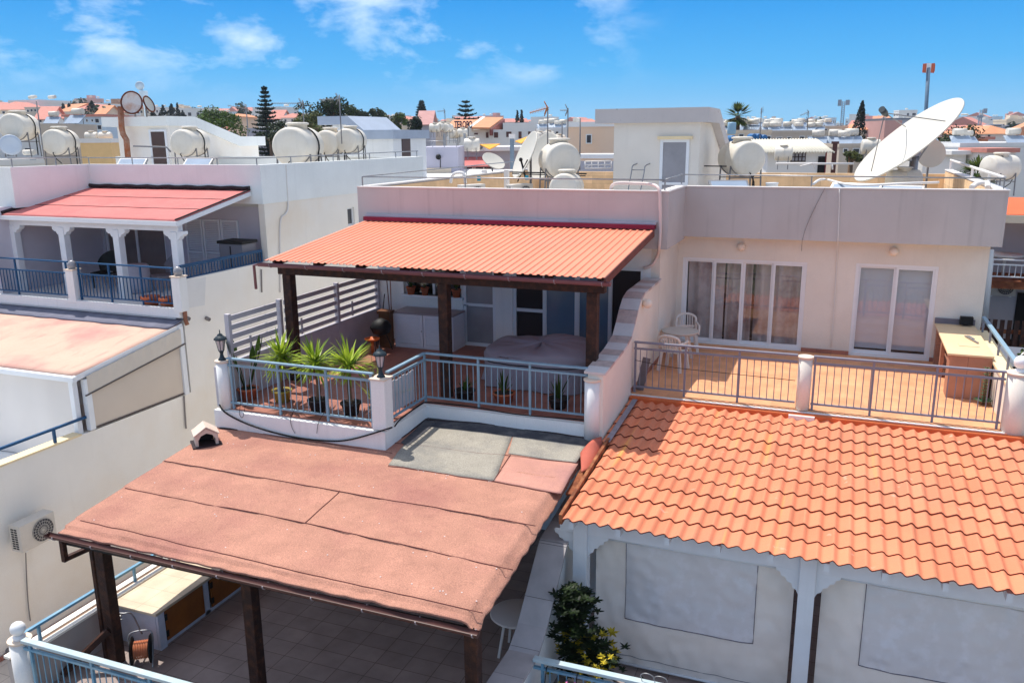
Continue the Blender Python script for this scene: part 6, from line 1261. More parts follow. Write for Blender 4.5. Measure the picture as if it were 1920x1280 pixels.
# ------------------------------------------------------------------ middle distance buildings
m_win = M('dark_window', (46, 42, 48), .25, .2, spec=.6); m_winb = M('bright_blue_shutter', (86, 156, 206), .5, .08); m_brown = M('brown_shutter', (92, 58, 54), .6, .15)
m_or = M('orange_roof_tiles', (206, 142, 104), .8, .12, 2, .3, 30); m_red = M('red_roof_tiles', (198, 132, 118), .8, .12, 2, .3, 30); m_hw = M('house_white', (226, 224, 220), .85, .05, .5, streak=.08); m_hc = M('house_cream', (222, 204, 180), .85, .06, .5, streak=.08); m_hb = M('house_beige', (196, 182, 166), .85, .06, .5, streak=.08)
m_hp = M('house_pink', (206, 160, 150), .85, .06, .5); m_hg = M('house_blue_white', (196, 212, 224), .85, .05, .5); m_hgrey = M('house_grey', (176, 174, 182), .85, .06, .5, streak=.1); m_peach = M('house_peach', (232, 196, 164), .85, .05, .4, tint=(222, 206, 190), tintamt=.5, tscale=.3)
def gz(p): return ground_z(p.x, p.y)
def midhouse(name, label, px0, px1, py0, d, depth, mat, windows=(), roof=None, roofmat=None, cat='house', rot=0, base=None, parapet=.25, overhang=.4, heaters=0):
    """front faces the camera side (-y turned by rot); px0..px1 width, py0 top of wall; windows in pixels (x0,y0,x1,y1,mat)"""
    a = at(px0, py0, d=d); b = at(px1, py0, d=d); zt = (a.z + b.z) / 2; wd = (b - a).xy.length; ang = math.atan2(b.y - a.y, b.x - a.x) + rot
    g0 = gz(a) - .5 if base is None else base
    t = thing(name, label, cat, (a.x, a.y, g0)); T = Matrix.Translation((a.x, a.y, 0)) @ Matrix.Rotation(ang, 4, 'Z')
    k = MB(); k.box(0, 0, g0, wd, depth, zt, T); k.build('wall', mat, t)
    for (x0, y0, x1, y1, wm) in windows:
        u0 = wd * (x0 - px0) / (px1 - px0); u1 = wd * (x1 - px0) / (px1 - px0); z1 = zt - (y0 - py0) * d / FPX; z0 = zt - (y1 - py0) * d / FPX; fr = .03 + d * .0005
        k = MB(); k.box(u0 - .05, -fr, z0 - .05, u1 + .05, 0, z0, T); k.box(u0 - .05, -fr, z1, u1 + .05, 0, z1 + .05, T); k.box(u0 - .05, -fr, z0, u0, 0, z1, T); k.box(u1, -fr, z0, u1 + .05, 0, z1, T); wo = k.build('window', m_hw, t)
        k = MB(); k.box(u0, -fr * .4, z0, u1, 0.0, z1, T); k.build('pane', wm, wo)
    o = overhang; rm = roofmat or mat
    if heaters: clutter(T, wd, depth, zt + (.25 if roof == 'slab' else 0), heaters)
    if roof == 'flat':
        k = MB(); k.box(-.05, -.05, zt, wd + .05, .15, zt + parapet, T); k.box(-.05, depth - .15, zt, wd + .05, depth + .05, zt + parapet, T); k.box(-.05, .15, zt, .15, depth - .15, zt + parapet, T); k.box(wd - .15, .15, zt, wd + .05, depth - .15, zt + parapet, T); k.build('parapet', rm, t)
    elif roof == 'slab': k = MB(); k.box(-o, -o, zt, wd + o, depth + o, zt + .25, T); k.build('roof', rm, t)
    elif roof == 'hip':
        h = min(wd, depth) * .25; k = MB(); q = [(-o, -o), (wd + o, -o), (wd + o, depth + o), (-o, depth + o)]; m_ = min(wd, depth) / 2
        r1, r2 = ((m_, depth / 2), (wd - m_, depth / 2)) if wd > depth else ((wd / 2, m_), (wd / 2, depth - m_))
        P = [T @ Vector((x, y, zt)) for x, y in q]; A = T @ Vector((*r1, zt + h)); B = T @ Vector((*r2, zt + h))
        if wd > depth: k.poly([P[0], P[1], B, A]); k.poly([P[1], P[2], B]); k.poly([P[2], P[3], A, B]); k.poly([P[3], P[0], A])
        else: k.poly([P[0], P[1], A]); k.poly([P[1], P[2], B, A]); k.poly([P[2], P[3], B]); k.poly([P[3], P[0], A, B])
        k.poly(P[::-1]); k.build('roof', rm, t)
    elif roof in ('gable', 'gablex'):
        h = (wd if roof == 'gable' else depth) * .22; k = MB()
        if roof == 'gable': pr = [(-o, zt - o * .3), (wd / 2, zt + h), (wd + o, zt - o * .3), (wd + o, zt - o * .3 - .12), (wd / 2, zt + h - .14), (-o, zt - o * .3 - .12)]; k.prism([T @ Vector((x, -o, z)) for x, z in pr], T @ Vector((0, 0, 0)), T @ Vector((0, depth + 2 * o, 0)))
        else: pr = [(-o, zt - o * .3), (depth / 2, zt + h), (depth + o, zt - o * .3), (depth + o, zt - o * .3 - .12), (depth / 2, zt + h - .14), (-o, zt - o * .3 - .12)]; k.prism([T @ Vector((-o, y, z)) for y, z in pr], T @ Vector((0, 0, 0)), T @ Vector((wd + 2 * o, 0, 0)))
        k.build('roof', rm, t); k = MB()
        if roof == 'gable': k.prism([T @ Vector((x, 0.02, z)) for x, z in ((0, zt), (wd, zt), (wd / 2, zt + h - .15))], T @ Vector((0, 0, 0)), T @ Vector((0, depth - .04, 0)))
        else: k.prism([T @ Vector((0.02, y, z)) for y, z in ((0, zt), (depth, zt), (depth / 2, zt + h - .15))], T @ Vector((0, 0, 0)), T @ Vector((wd - .04, 0, 0)))
        k.build('gable_wall', mat, t)
    return t, T, wd, zt
W_ = lambda L_, m_: [(*w_, m_) for w_ in L_]
midhouse('gable_house', 'white house with bright red gable roof between left tanks and blue white block', 90, 121, 221, 118, 9, m_hw, W_([(100, 224, 103, 229), (107, 224, 110, 229)], m_win), 'gable', m_red, rot=rad(-12))
midhouse('red_roof_wing', 'low white wing with red pitched roof left of the small gable house', 69, 91, 222, 117, 8, m_hw, W_([(73, 223, 77, 229), (81, 223, 85, 229)], m_win), 'gablex', m_red, rot=rad(12))
midhouse('block_house', 'pale blue white two storey block with small windows left of the rusty flue', 120, 196, 219, 92, 10, m_hg, W_([(139, 223, 144, 228), (161, 224, 164, 228), (171, 224, 174, 228), (178, 223, 185, 230), (160, 235, 176, 241), (181, 235, 188, 242)], m_win), 'slab', m_red, overhang=.2)
midhouse('villa', 'cream villa with a pink red hipped roof up on the left hill', 134, 190, 208, 190, 14, m_hc, W_([(142, 211, 147, 215), (158, 211, 164, 215), (176, 211, 181, 215)], m_win), 'hip', m_red)
midhouse('long_villa', 'long cream houses with dull red roofs at the left edge of the hill', -20, 44, 206, 200, 14, m_hc, W_([(4, 209, 9, 213), (20, 209, 25, 213), (34, 209, 39, 213)], m_win), 'hip', m_red)
midhouse('row_house', 'beige flat roofed houses on the hill next to the thin bent mast', 46, 81, 203, 195, 12, m_hb, W_([(50, 206, 54, 210), (57, 205, 61, 209), (64, 205, 68, 209)], m_win), 'flat')
midhouse('small_house', 'small salmon roofed house right of the red roofed villa', 182, 196, 213, 150, 7, m_hc, (), 'gablex', m_or)
midhouse('low_block', 'plain beige block behind the second left tank', 74, 108, 232, 62, 6, m_hb, (), None, heaters=2)
midhouse('orange_wall_house', 'low house with an orange wall under the two small tanks', 150, 208, 268, 50, 6, M('orange_wall', (238, 196, 138), .85, .06), (), 'flat', m_pipe, base=6)
midhouse('orange_house', 'orange house with a hipped roof left of the dark tall pine', 429, 453, 219, 125, 8, m_peach, W_([(434, 221, 437, 225), (446, 221, 449, 225)], m_win), 'hip', m_or)
midhouse('grey_house', 'pale house with red roof right of the dark tall pine', 527, 562, 221, 150, 9, m_hw, W_([(533, 224, 537, 228), (546, 224, 550, 228)], m_win), 'hip', m_red)
midhouse('white_cottage', 'white cottage with red roof seen behind the long boam aerial'.replace('boam', 'boom'), 505, 526, 222, 170, 8, m_hw, (), 'gablex', m_red)
midhouse('plain_block', 'plain white block behind the tall dark pine', 462, 540, 240, 101, 8, m_hgrey, (), None)
midhouse('far_villa', 'house with salmon roof between the trees right of the blue grey tower', 742, 770, 224, 140, 9, m_hc, W_([(748, 226, 752, 230)], m_win), 'hip', m_red)
midhouse('far_villa', 'dull pink roofed house behind the small round fir', 786, 806, 232, 110, 8, m_hgrey, (), 'gablex', M('dull_pink_roof', (186, 140, 134), .8, .1))
# grey block with the wall lamp
t, T, wd, zt = midhouse('grey_block', 'grey block with a black wall lamp behind the long white parapet', 786, 858, 276, 42, 6, M('lavender_grey', (178, 176, 190), .85, .06, .6), (), None, base=4)
k = MB(); k.box(-.02, -.06, zt - 2.4, wd * .82, 0, zt - 1.02, T); k.build('lower_wall', m_hc, t); k = MB(); k.box(wd * .27, -.09, zt - 1.6, wd * .62, -.06, zt - 1.35, T); k.build('vent_window', m_win, t)
p = T @ Vector((wd * .54, 0, zt - .48)); k = MB(); k.ball(p + Vector((0, -.2, 0)), .14, 12); k.tube([p + Vector((.0, -.2, 0)), p, p + Vector((0, -.02, -.7))], .02, 5); tag(k.build('wall_lamp', m_black), 'black globe lamp on the grey block', 'lamp')
roofrail('thin rail on top of the grey block', [T @ Vector((0, .1, zt + .3)), T @ Vector((wd, .1, zt + .3))], [T @ Vector((wd * f, .1, zt + .3)) for f in (.05, .35, .65, .97)], .3)
k = MB()
for s in (0, 1):
    for y in (0, 1): a = T @ Vector((.3 + 1.3 * s, 12 + y, 0)); k.bar((a.x, a.y, 6), (a.x, a.y, at(810, 243, d=58).z - .3), .07, .07)
tag(k.build('tank_frame', m_steel), 'tall steel frame carrying three tanks above the grey block', 'frame')
# house with red awning roof
t, T, wd, zt = midhouse('porch_house', 'house with a red porch roof and dark windows in front of the orange roofed building', 855, 1000, 283, 52, 7, m_hgrey, W_([(861, 303, 872, 325), (873, 303, 885, 325), (891, 303, 906, 325), (907, 303, 922, 325)], m_win), 'slab', m_hw, base=3)
k = MB(); k.prism([T @ Vector((-.5, y, z)) for y, z in ((0, zt - .35), (-1.6, zt - .85), (-1.6, zt - .93), (0, zt - .45))], T @ Vector((0, 0, 0)), T @ Vector((2.9, 0, 0))); k.build('porch_roof', MATS['pink_red_felt'], t); k = MB(); k.box(1.95, -1.5, 3, 2.1, -1.35, zt - .9, T); k.build('porch_post', m_brown, t)
midhouse('chimney', 'tall blue grey chimney shaft left of the oval dishes', 956, 964, 260, 46, .35, M('blue_grey_shaft', (120, 138, 154), .8, .08), (), 'slab', m_hw, cat='chimney', overhang=.06, base=3)
for lb, q, in (('orange shade sail with pale edge above the red porch', ((900, 272, 46), (938, 271, 47), (918, 281, 45))), ('orange triangle sail left of the leaning oval dish', ((966, 266, 45), (993, 256, 46), (978, 270, 44)))):
    P = [at(a, b, d=d) for a, b, d in q]; k = MB(); k.prism(P, (0, 0, 0), (0, 0, .04)); tag(k.build('shade_sail', M('orange_sail', (236, 160, 50), .7, .06)), lb, 'shade sail', 'orange shade sails')
for px, lb in ((888, 'left of two fan units on the white slab roof'), (899, 'right of two fan units on the white slab roof')):
    p = at(px, 282, d=50); aircon('air_conditioner', lb, p, rad(8), .75)
# the lettered building
t, T, wd, zt = midhouse('tavern', 'white building with brown shutters, orange tiled roofs and a big lettered sign', 880, 1003, 243, 72, 9, m_hw, W_([(889, 249, 896, 252), (911, 248, 916, 258), (926, 248, 934, 258), (949, 247, 959, 257), (972, 247, 978, 260), (990, 247, 995, 253)], m_brown), None)
xg = wd * (943 - 880) / 123; k = MB(); k.box(xg, -.02, zt - .2, wd, 8.9, zt + .55, T); k.build('upper_wall', m_hw, t)
k = MB(); P = [at(884, 242, d=71), at(918, 242.5, d=71), at(944, 223, d=78), at(910, 222.5, d=78)]; k.prism(P, (0, 0, 0), (0, 0, .14)); k.build('roof', m_or, t)
k = MB(); k.bar(P[0] + Vector((-.15, -.1, -.02)), P[3] + Vector((-.15, 0, .02)), .3, .3); k.build('verge', m_hw, t)
k = MB(); k.prism([P[1] + Vector((0, 0, -.02)), P[2] + Vector((0, 0, -.02)), Vector((P[2].x, P[2].y, zt - .5)), Vector((P[1].x, P[1].y, zt - .5))], (0, 0, 0), (.1, .1, 0)); k.build('gable_wall', M('red_brown_panel', (130, 70, 66), .7, .2), t)
t = thing('tavern_wing', 'low wing with a long orange roof behind the lettered sign', 'house', at(858, 250, d=76)); k = MB(); P = [at(836, 242, d=75), at(884, 241, d=75), at(900, 227, d=83), at(850, 227.5, d=83)]; k.prism(P, (0, 0, 0), (0, 0, .14)); k.build('roof', m_or, t)
a, b = P[0], P[1]; k = MB(); k.prism([Vector((a.x, a.y + .1, 3)), Vector((b.x, b.y + .1, 3)), b + Vector((0, .1, -.05)), a + Vector((0, .1, -.05))], (0, 0, 0), (2, 5, 0)); k.build('wall', m_hw, t)
sg = at(854, 233, d=70); fc = bpy.data.curves.new('sign_letters', 'FONT'); fc.body = 'TEROPO'; fc.size = .82; fc.offset = .025; fc.extrude = .05; fc.align_x = 'LEFT'; fo = bpy.data.objects.new('tmp', fc); C.objects.link(fo)
dg = bpy.context.evaluated_depsgraph_get(); me = bpy.data.meshes.new_from_object(fo.evaluated_get(dg)); bpy.data.objects.remove(fo)
me.materials.clear(); me.materials.append(M('navy_letters', (36, 40, 66), .5)); xs_ = [v.co.x for v in me.vertices]; sx_ = (34 * 70 / FPX) / (max(xs_) - min(xs_)); me.transform(Matrix.Diagonal((sx_, .95, 1, 1)) @ Matrix.Translation((-min(xs_), 0, 0)))
so = thing('lettered_sign', 'roof sign with dark block letters in front of the orange roofs', 'sign', at(852, 240, d=70)); lo_ = bpy.data.objects.new('letters', me); C.objects.link(lo_); lo_.parent = so; lo_.rotation_euler = (PI / 2, 0, YAW - rad(2)); lo_.location = (0, 0, 0)
k = MB(); 
for px in (858, 878): p = at(px, 240, d=70.2); k.cyl((p.x, p.y, p.z - 2), (p.x, p.y, p.z + .5), .04, n=6)
k.build('post', m_tube, so)
# peach building behind the roof
t, T, wd, zt = midhouse('peach_block', 'peach rendered building with one small window left of the stair tower', 1064, 1160, 238, 44, 8, m_peach, W_([(1101, 253, 1109, 267)], m_win), 'slab', m_hw, rot=rad(-14), overhang=.06, base=3)
k = MB(); p = at(1120, 296, d=38); k.box(p.x - 1.2, p.y - .3, p.z - .02, p.x + 1.3, p.y + 2, p.z + .16); tag(k.build('slab_roof', m_hw), 'white slab roof over the truss railing left of the stair tower', 'roof slab')
t = thing('truss_railing', 'white tubular railing with diagonals above the tan rear wall', 'railing', at(1122, 314, d=35)); k = MB(); a, b, c_, d_ = at(1097, 303, d=35), at(1146, 302, d=35), at(1146, 315, d=35), at(1097, 316, d=35)
k.tube([a, b], .03, 5); k.tube([d_, c_], .03, 5); k.tube([(a + d_) / 2, (b + c_) / 2], .025, 5)
for i in range(5): k.tube([a + (b - a) * i / 4, d_ + (c_ - d_) * i / 4], .025, 5)
k.tube([d_, d_ + (a - d_) * .5 + (b - a) * .2], .02, 5); k.build('bars', m_pipe, t)
k = MB(); a = at(1122, 309, d=37.5); k.box(a.x - 1.6, a.y, a.z - 1.6, a.x + 1.6, a.y + .2, a.z + .16); tag(k.build('shaded_wall', m_hgrey), 'dull wall behind the white truss railing', 'wall')
# right side
midhouse('apartment_block', 'long beige apartment block with blue shutters behind the right tank', 1446, 1576, 250, 74, 9, m_hb, W_([(1457, 257, 1466, 267), (1500, 256, 1508, 264), (1515, 256, 1524, 263)], m_win) + W_([(1540, 257, 1547, 265), (1560, 257, 1568, 264), (1455, 259, 1463, 267)], m_winb) + W_([(1477, 257, 1483, 264)], m_win), 'flat', heaters=11)
midhouse('beige_house', 'low beige house left of the apartment block with a dark window', 1364, 1446, 250, 64, 8, m_hc, W_([(1386, 252, 1394, 257), (1437, 256, 1445, 266)], m_win), 'flat', heaters=6)
t, T, wd, zt = midhouse('roof_shed', 'small white roof house with pale corrugated roof and a maroon gable end', 1440, 1548, 283, 37, 3.0, m_hw, (), None, base=6.5)
sh_ = t; k = MB(); u0, u1 = wd * (1483 - 1440) / 108, wd * (1511 - 1440) / 108; z1, z0 = zt - 2 * 37 / FPX, zt - 20 * 37 / FPX
k.box(u0, -.06, z0, u1, -.0, z1, T); wo = k.build('window', M('dark_brown_frame', (50, 28, 26), .6, .1), t); k = MB(); ww = (u1 - u0)
for i in range(4):
    for j in range(2): k.box(u0 + ww * (.06 + .24 * i), -.075, z0 + (z1 - z0) * (.1 + .44 * j), u0 + ww * (.06 + .24 * i + .16), -.06, z0 + (z1 - z0) * (.1 + .44 * j + .34), T)
k.build('pane', m_frost, wo)
nw = 24
def sr(u, v): i = u * nw * 4; return T @ Vector((-.3 + (wd + .55) * u, -.45 + 2.3 * v, zt - .05 + .55 * v + .035 * math.sin(u * nw * 2 * PI)))
k = MB(); k.sheet(sr, nw * 6, 2, .02); k.sheet(lambda u, v: T @ Vector((-.3 + (wd + .55) * u, 1.85 + 1.6 * v, zt + .5 - .5 * v + .035 * math.sin(u * nw * 2 * PI))), nw * 6, 2, .02); k.build('roof', M('pale_corrugated', (206, 200, 184), .8, .08, 2), t)
k = MB(); k.prism([T @ Vector((wd + .01, y, z)) for y, z in ((0, zt - 1.7), (3, zt - 1.7), (3, zt), (1.85, zt + .45), (0, zt - .05))], T @ Vector((0, 0, 0)), T @ Vector((.06, 0, 0))); k.build('gable_end', M('maroon_boards', (130, 52, 56), .7, .12, 5), t)
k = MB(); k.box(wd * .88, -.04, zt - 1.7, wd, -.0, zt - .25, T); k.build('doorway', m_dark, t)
k = MB(); p = T @ Vector((wd + .55, .4, 0)); k.box(p.x - .1, p.y - .1, 8, p.x + .1, p.y + .1, at(1573, 268, d=37).z); k.box(p.x - .16, p.y - .16, at(1573, 270, d=37).z, p.x + .16, p.y + .16, at(1573, 268, d=37).z + .06); tag(k.build('chimney', m_brown), 'dark brown slim chimney right of the maroon gable', 'chimney')
k = MB(); a, b = at(1455, 307, d=34.5), at(1600, 307, d=34.5); k.tube([a, b], .05, 6); k.tube([at(1500, 312, d=34.4), at(1524, 306, d=34.4), at(1528, 316, d=34.4)], .03, 5); k.tube([at(1560, 307, d=34.5), at(1561, 318, d=34.5)], .04, 5); tag(k.build('pipe_rail', m_pipe), 'white pipe rail in front of the small roof house', 'pipe')
midhouse('low_house', 'low beige house with two windows between the roof shed and the huge dish', 1574, 1655, 276, 58, 7, m_hb, W_([(1582, 279, 1589, 285), (1600, 279, 1611, 287)], m_win), 'flat', heaters=4)
midhouse('orange_roof_block', 'cream block with a low orange roof right of the cypress', 1620, 1666, 243, 100, 9, m_hc, W_([(1621, 245, 1626, 250), (1637, 245, 1643, 250), (1652, 245, 1658, 250)], m_win), 'hip', m_or)
midhouse('pink_block', 'plain pink block behind the huge dish', 1660, 1692, 226, 95, 9, m_hp, (), None)
midhouse('grandstand', 'dark stand roof far behind the huge dish', 1664, 1730, 224, 160, 12, m_hgrey, (), 'slab', M('dark_stand', (110, 112, 124), .7))
midhouse('white_hall', 'long white wall building behind the palm leaves on the right', 1800, 1990, 275, 54, 10, m_hw, (), 'flat', heaters=4)
midhouse('red_slab_box', 'small white box with a red slab roof on the long white building', 1852, 1905, 286, 50, 3, m_hw, (), 'slab', m_red, overhang=.15)
midhouse('white_porch', 'white flat porch left of the long white building', 1790, 1812, 290, 52, 4, m_hw, (), 'slab', m_hw)
midhouse('red_villa', 'house with a wide orange roof far behind on the right', 1843, 1905, 251, 90, 9, m_hw, W_([(1852, 253, 1857, 258)], m_win), 'hip', m_or)
midhouse('orange_low_house', 'low orange house left of the green shade on the right', 1826, 1853, 262, 75, 7, m_or, (), 'slab', m_red)
midhouse('grey_hotel', 'grey flat hotel blocks on the right skyline', 1857, 1880, 233, 260, 14, m_hgrey, W_([(1860, 235, 1878, 237)], m_win), None); midhouse('grey_hotel', 'second, lower grey hotel block on the right skyline', 1881, 1901, 235, 262, 14, m_hgrey, W_([(1883, 237, 1899, 238)], m_win), None)
midhouse('white_block', 'white flat block with roof heaters directly behind the long apartment block', 1400, 1500, 241, 96, 9, m_hw, W_([(1410, 243, 1415, 247), (1440, 243, 1446, 247), (1475, 243, 1481, 247)], m_win), 'flat', heaters=8)
midhouse('cream_block', 'cream flat block with roof heaters left of the leaning cypress', 1506, 1590, 240, 104, 9, m_hc, W_([(1516, 242, 1521, 246), (1545, 242, 1551, 246)], m_win), 'flat', heaters=7)
midhouse('white_block', 'white flat block with roof heaters left of the bent mast by the stair tower', 1012, 1062, 244, 84, 8, m_hw, W_([(1020, 247, 1025, 252), (1042, 247, 1047, 252)], m_win), 'flat', heaters=5)
# neighbour at the right edge: balcony with white railing, wooden fence
NB = thing('balcony_house', 'shaded house at the right edge with a white railed balcony and orange roof edge', 'house', (6.5, 26, 1.2)); YN = 25.5
m_sh = M('neighbour_render', (196, 188, 188), .85, .06, .6, streak=.1)
k = MB(); k.box(4.0, YN + 1.6, 1.2, 14, YN + 9, 9.0); k.build('wall', m_sh, NB)
zf = at(1885, 527, Y=YN).z; zr_ = at(1885, 487, Y=YN).z; x0 = at(1853, 527, Y=YN).x
k = MB(); k.box(x0, YN - .05, zf - .2, 14, YN + 1.6, zf); k.build('balcony_slab', m_vb, NB)
zro = at(1900, 402, Y=YN - .4).z; zrt = at(1905, 370, Y=YN + 3.4).z; k = MB(); k.prism([Vector((x0 + .1, y, z)) for y, z in ((YN - .4, zro), (YN + 3.4, zrt), (YN + 3.4, zrt - .1), (YN - .4, zro - .1))], (0, 0, 0), (9, 0, 0)); k.build('roof', M('vivid_orange_roof', (226, 102, 60), .8, .06), NB); k = MB(); k.box(x0 + .1, YN - .45, zro - .22, 14, YN - .38, zro - .02); k.build('fascia', m_hc, NB)
k = MB(); k.box(x0 + 1.0, YN + 1.57, zf - 2.6, x0 + 1.9, YN + 1.6, zf - .55); k.build('doorway', m_dark, NB)
railing('railing', 'white balcony railing at the right edge beyond the cream facade', (x0 + .05, YN, zf), (13.5, YN, zf), m_frame, zr_ - zf, n=70, posts=[0.0, .2, .4])
k = MB(); k.tube([at(1857, 468, Y=YN - .6), at(1852, 528, Y=YN - .6), at(1845, 605, Y=YN - .6)], .09, 10); tag(k.build('downpipe', m_hw), 'thick white downpipe at the corner beyond the cream facade', 'pipe')
p = at(1885, 478, Y=YN + .8); k = MB(); k.lathe([(.45, -.03), (.47, 0), (.45, .03), (0, .03)], p, n=24); k.cyl(p, (p.x, p.y, zf), .04, n=8); tag(k.build('round_table', m_plastic), 'small round white table on the shaded balcony at the right edge', 'table')
p = at(1877, 537, Y=YN + 1.4); aircon('air_conditioner', 'old air conditioner under the shaded balcony at the right edge', p + Vector((0, 0, -.25)), rad(5), .9)
t = thing('wooden_fence', 'dark brown wooden picket fence below the shaded balcony', 'fence', at(1895, 650, Y=23.4)); zf2 = at(1885, 600, Y=23.4).z; k = MB()
for i in range(40): x = 3.5 + i * .16; k.box(x, 23.4, 3.2, x + .1, 23.43, zf2)
k.build('pickets', m_dwood, t); k = MB(); k.box(3.4, 23.44, zf2 - .35, 10, 23.5, zf2 - .25); k.box(3.4, 23.44, zf2 - 1.1, 10, 23.5, zf2 - 1.0); k.build('rails', m_vb, t); k = MB(); k.box(3.4, 23.52, 3.2, 10, 23.56, zf2 - .5); k.build('boards', m_dwood, t)
k = MB(); a = at(1905, 668, Y=21.6); k.box(a.x - .8, 21.0, a.z - .1, a.x + 3, 22.6, a.z); tag(k.build('pale_canopy', m_pipe), 'pale flat canopy beyond the handrail at the right edge', 'canopy')
# ------------------------------------------------------------------ trees
m_conif = leafmat('conifer_needles', (10, 22, 16), (34, 56, 36)); m_pine = leafmat('pine_foliage', (34, 52, 14), (92, 118, 40)); m_dark = leafmat('dark_foliage', (14, 28, 12), (48, 68, 28)); m_olive = leafmat('olive_foliage', (40, 50, 24), (100, 106, 52)); m_palm = leafmat('palm_fronds', (36, 54, 16), (112, 124, 50)); m_cyp = leafmat('cypress_foliage', (10, 18, 10), (32, 44, 26))
def tree_base(name, label, px, pyt, d, group=None):
    top = at(px, pyt, d=d); b = Vector((top.x, top.y, gz(top))); t = thing(name, label, 'tree', b, group); return t, b, top
def norfolk(label, px, pyt, d, rw, tiers, seed, dense=True, start=.12):
    rr = random.Random(seed); t, b, top = tree_base('norfolk_pine', label, px, pyt, d); Hh = top.z - b.z
    k = MB(); k.tube([b, b + Vector((0, 0, Hh * .5)), top], [.25, .16, .02], 8); k.build('trunk', m_bark, t); k = MB()
    for i in range(tiers):
        f = start + (1 - start) * (i + .5) / tiers; r = rw * (1 - f) ** (.75 if dense else .62) * 1.02 + .12; z = b.z + Hh * f; nb = 7 if dense else 6; a0 = rr.uniform(0, 6)
        for j in range(nb):
            a = a0 + 2 * PI * j / nb + rr.uniform(-.15, .15); L_ = r * rr.uniform(.85, 1.12); e = Vector((b.x + L_ * math.cos(a), b.y + L_ * math.sin(a), z + L_ * (.12 if dense else .22)))
            o = Vector((b.x, b.y, z)); n_ = max(5, int(L_ * (9 if dense else 9)))
            for q in range(n_):
                s = (q + .6) / n_; p = o + (e - o) * s + Vector((0, 0, .10 * math.sin(s * PI) * -1)); 
                for _ in range(3):
                    w_ = .42 * (1.1 - .5 * s) * (d / 95) * (1 if dense else .8); v = Vector((rr.uniform(-1, 1), rr.uniform(-1, 1), rr.uniform(.0, 1.2))).normalized() * w_; h = Vector((rr.uniform(-1, 1), rr.uniform(-1, 1), rr.uniform(-.3, .3))).normalized() * w_ * .5
                    k.poly([p - h, p + h, p + v])
            
    k.build('crown', m_conif, t); return t
norfolk('tall dark norfolk pine standing alone left of centre', 495, 163, 88, 3.0, 30, 2, True, .08)
norfolk('slim far norfolk pine right of the blue grey tower', 790, 191, 165, 3.6, 24, 3, True)
norfolk('open tiered norfolk pine above the lettered sign', 873, 188, 105, 4.2, 13, 4, False, .45)
def cypress(label, px, pyt, d, rw, seed, lean=0.0, group=None, n=900, name='cypress'):
    rr = random.Random(seed); t, b, top = tree_base(name, label, px, pyt, d, group); Hh = top.z - b.z
    k = MB(); k.tube([b, b + Vector((0, 0, Hh * .8))], [.2, .05], 6); k.build('trunk', m_bark, t); k = MB()
    def f():
        s = rr.random() ** .8; a = rr.uniform(0, 2 * PI); r = rw * (math.sin(PI * min(1, (s * .92 + .12))) ** .7 if s < .5 else (1 - ((s - .5) / .5) ** 1.3)) * rr.uniform(.72, 1.06) + .02
        r *= 1 + .25 * math.sin(s * 23 + a * 2); o = Vector((math.cos(a), math.sin(a), .4)); return b + Vector((r * math.cos(a) - lean * (1 - s), r * math.sin(a), Hh * (.06 + .94 * s))), o
    leafcloud(k, n, f, .16 * max(.7, d / 95) * rw ** .3, rr, .6); k.build('crown', m_cyp, t); return t
def leancyp():
    rr = random.Random(9); t, b, top = tree_base('cypress', 'dark leaning cypress with a crooked tip left of the huge dish', 1617, 190, 92); k = MB(); k.tube([b, b + Vector((0, 0, 4)), top], [.2, .15, .03], 6); k.build('trunk', m_bark, t); k = MB(); Hh = top.z - b.z
    cx = [(0, 0, .85), (.35, -.35, .95), (.5, -.5, 1.0), (.68, -.42, .95), (.78, -.15, .55), (.9, -.0, .34), (1, .05, .05)]
    def f():
        s = rr.random() ** .8; i = max(j for j in range(len(cx) - 1) if cx[j][0] <= s); A, B = cx[i], cx[i + 1]; u = (s - A[0]) / (B[0] - A[0]); ox = A[1] + (B[1] - A[1]) * u; r = (A[2] + (B[2] - A[2]) * u) * rr.uniform(.7, 1.05) * 1.15; a = rr.uniform(0, 2 * PI)
        return Vector((b.x + ox * .9 + r * math.cos(a), b.y + r * math.sin(a), b.z + Hh * (.02 + .98 * s))), Vector((math.cos(a), math.sin(a), .5))
    leafcloud(k, 2600, f, .15, rr, .55); k.build('crown', m_cyp, t)
leancyp()
def broad(label, px, pyt, d, wpx, hpx, mat, seed, n=1500, name='broadleaf_tree', lobes=9, size=.16, group=None):
    rr = random.Random(seed); t, b, top = tree_base(name, label, px, pyt, d, group); rw = wpx * d / FPX / 2; rh = hpx * d / FPX / 2; c = top - Vector((0, 0, rh))
    k = MB(); k.tube([b, (b + c) / 2, c], [.28, .2, .12], 8); k.build('trunk', m_bark, t)
    lb_ = [(Vector((rr.gauss(0, .45) * rw, rr.gauss(0, .45) * rw, rr.uniform(-.55, .62) * rh)), rr.uniform(.35, .62)) for _ in range(lobes)]
    k2 = MB()
    for o, r in lb_: k2.tube([c - Vector((0, 0, rh * .5)), c + o * .8], [.1, .03], 5)
    k2.build('limbs', m_bark, t); k = MB()
    def f():
        o, r = rr.choice(lb_); v = Vector((rr.gauss(0, 1), rr.gauss(0, 1), rr.gauss(0, 1))).normalized(); q = o + Vector((v.x * r * rw, v.y * r * rw, v.z * r * rh)) * rr.uniform(.6, 1.05); return c + q, v
    leafcloud(k, n, f, size * d / 75, rr, .6); k.build('crown', mat, t); return t
broad('bushy yellow green pine right of the sloping white tower', 402, 207, 78, 86, 52, m_pine, 21, 3400, 'pine_tree', 16, .13)
broad('dark broad tree with an uneven crown behind the crossed aerial', 616, 184, 78, 80, 62, m_dark, 22, 2600, lobes=11, size=.14)
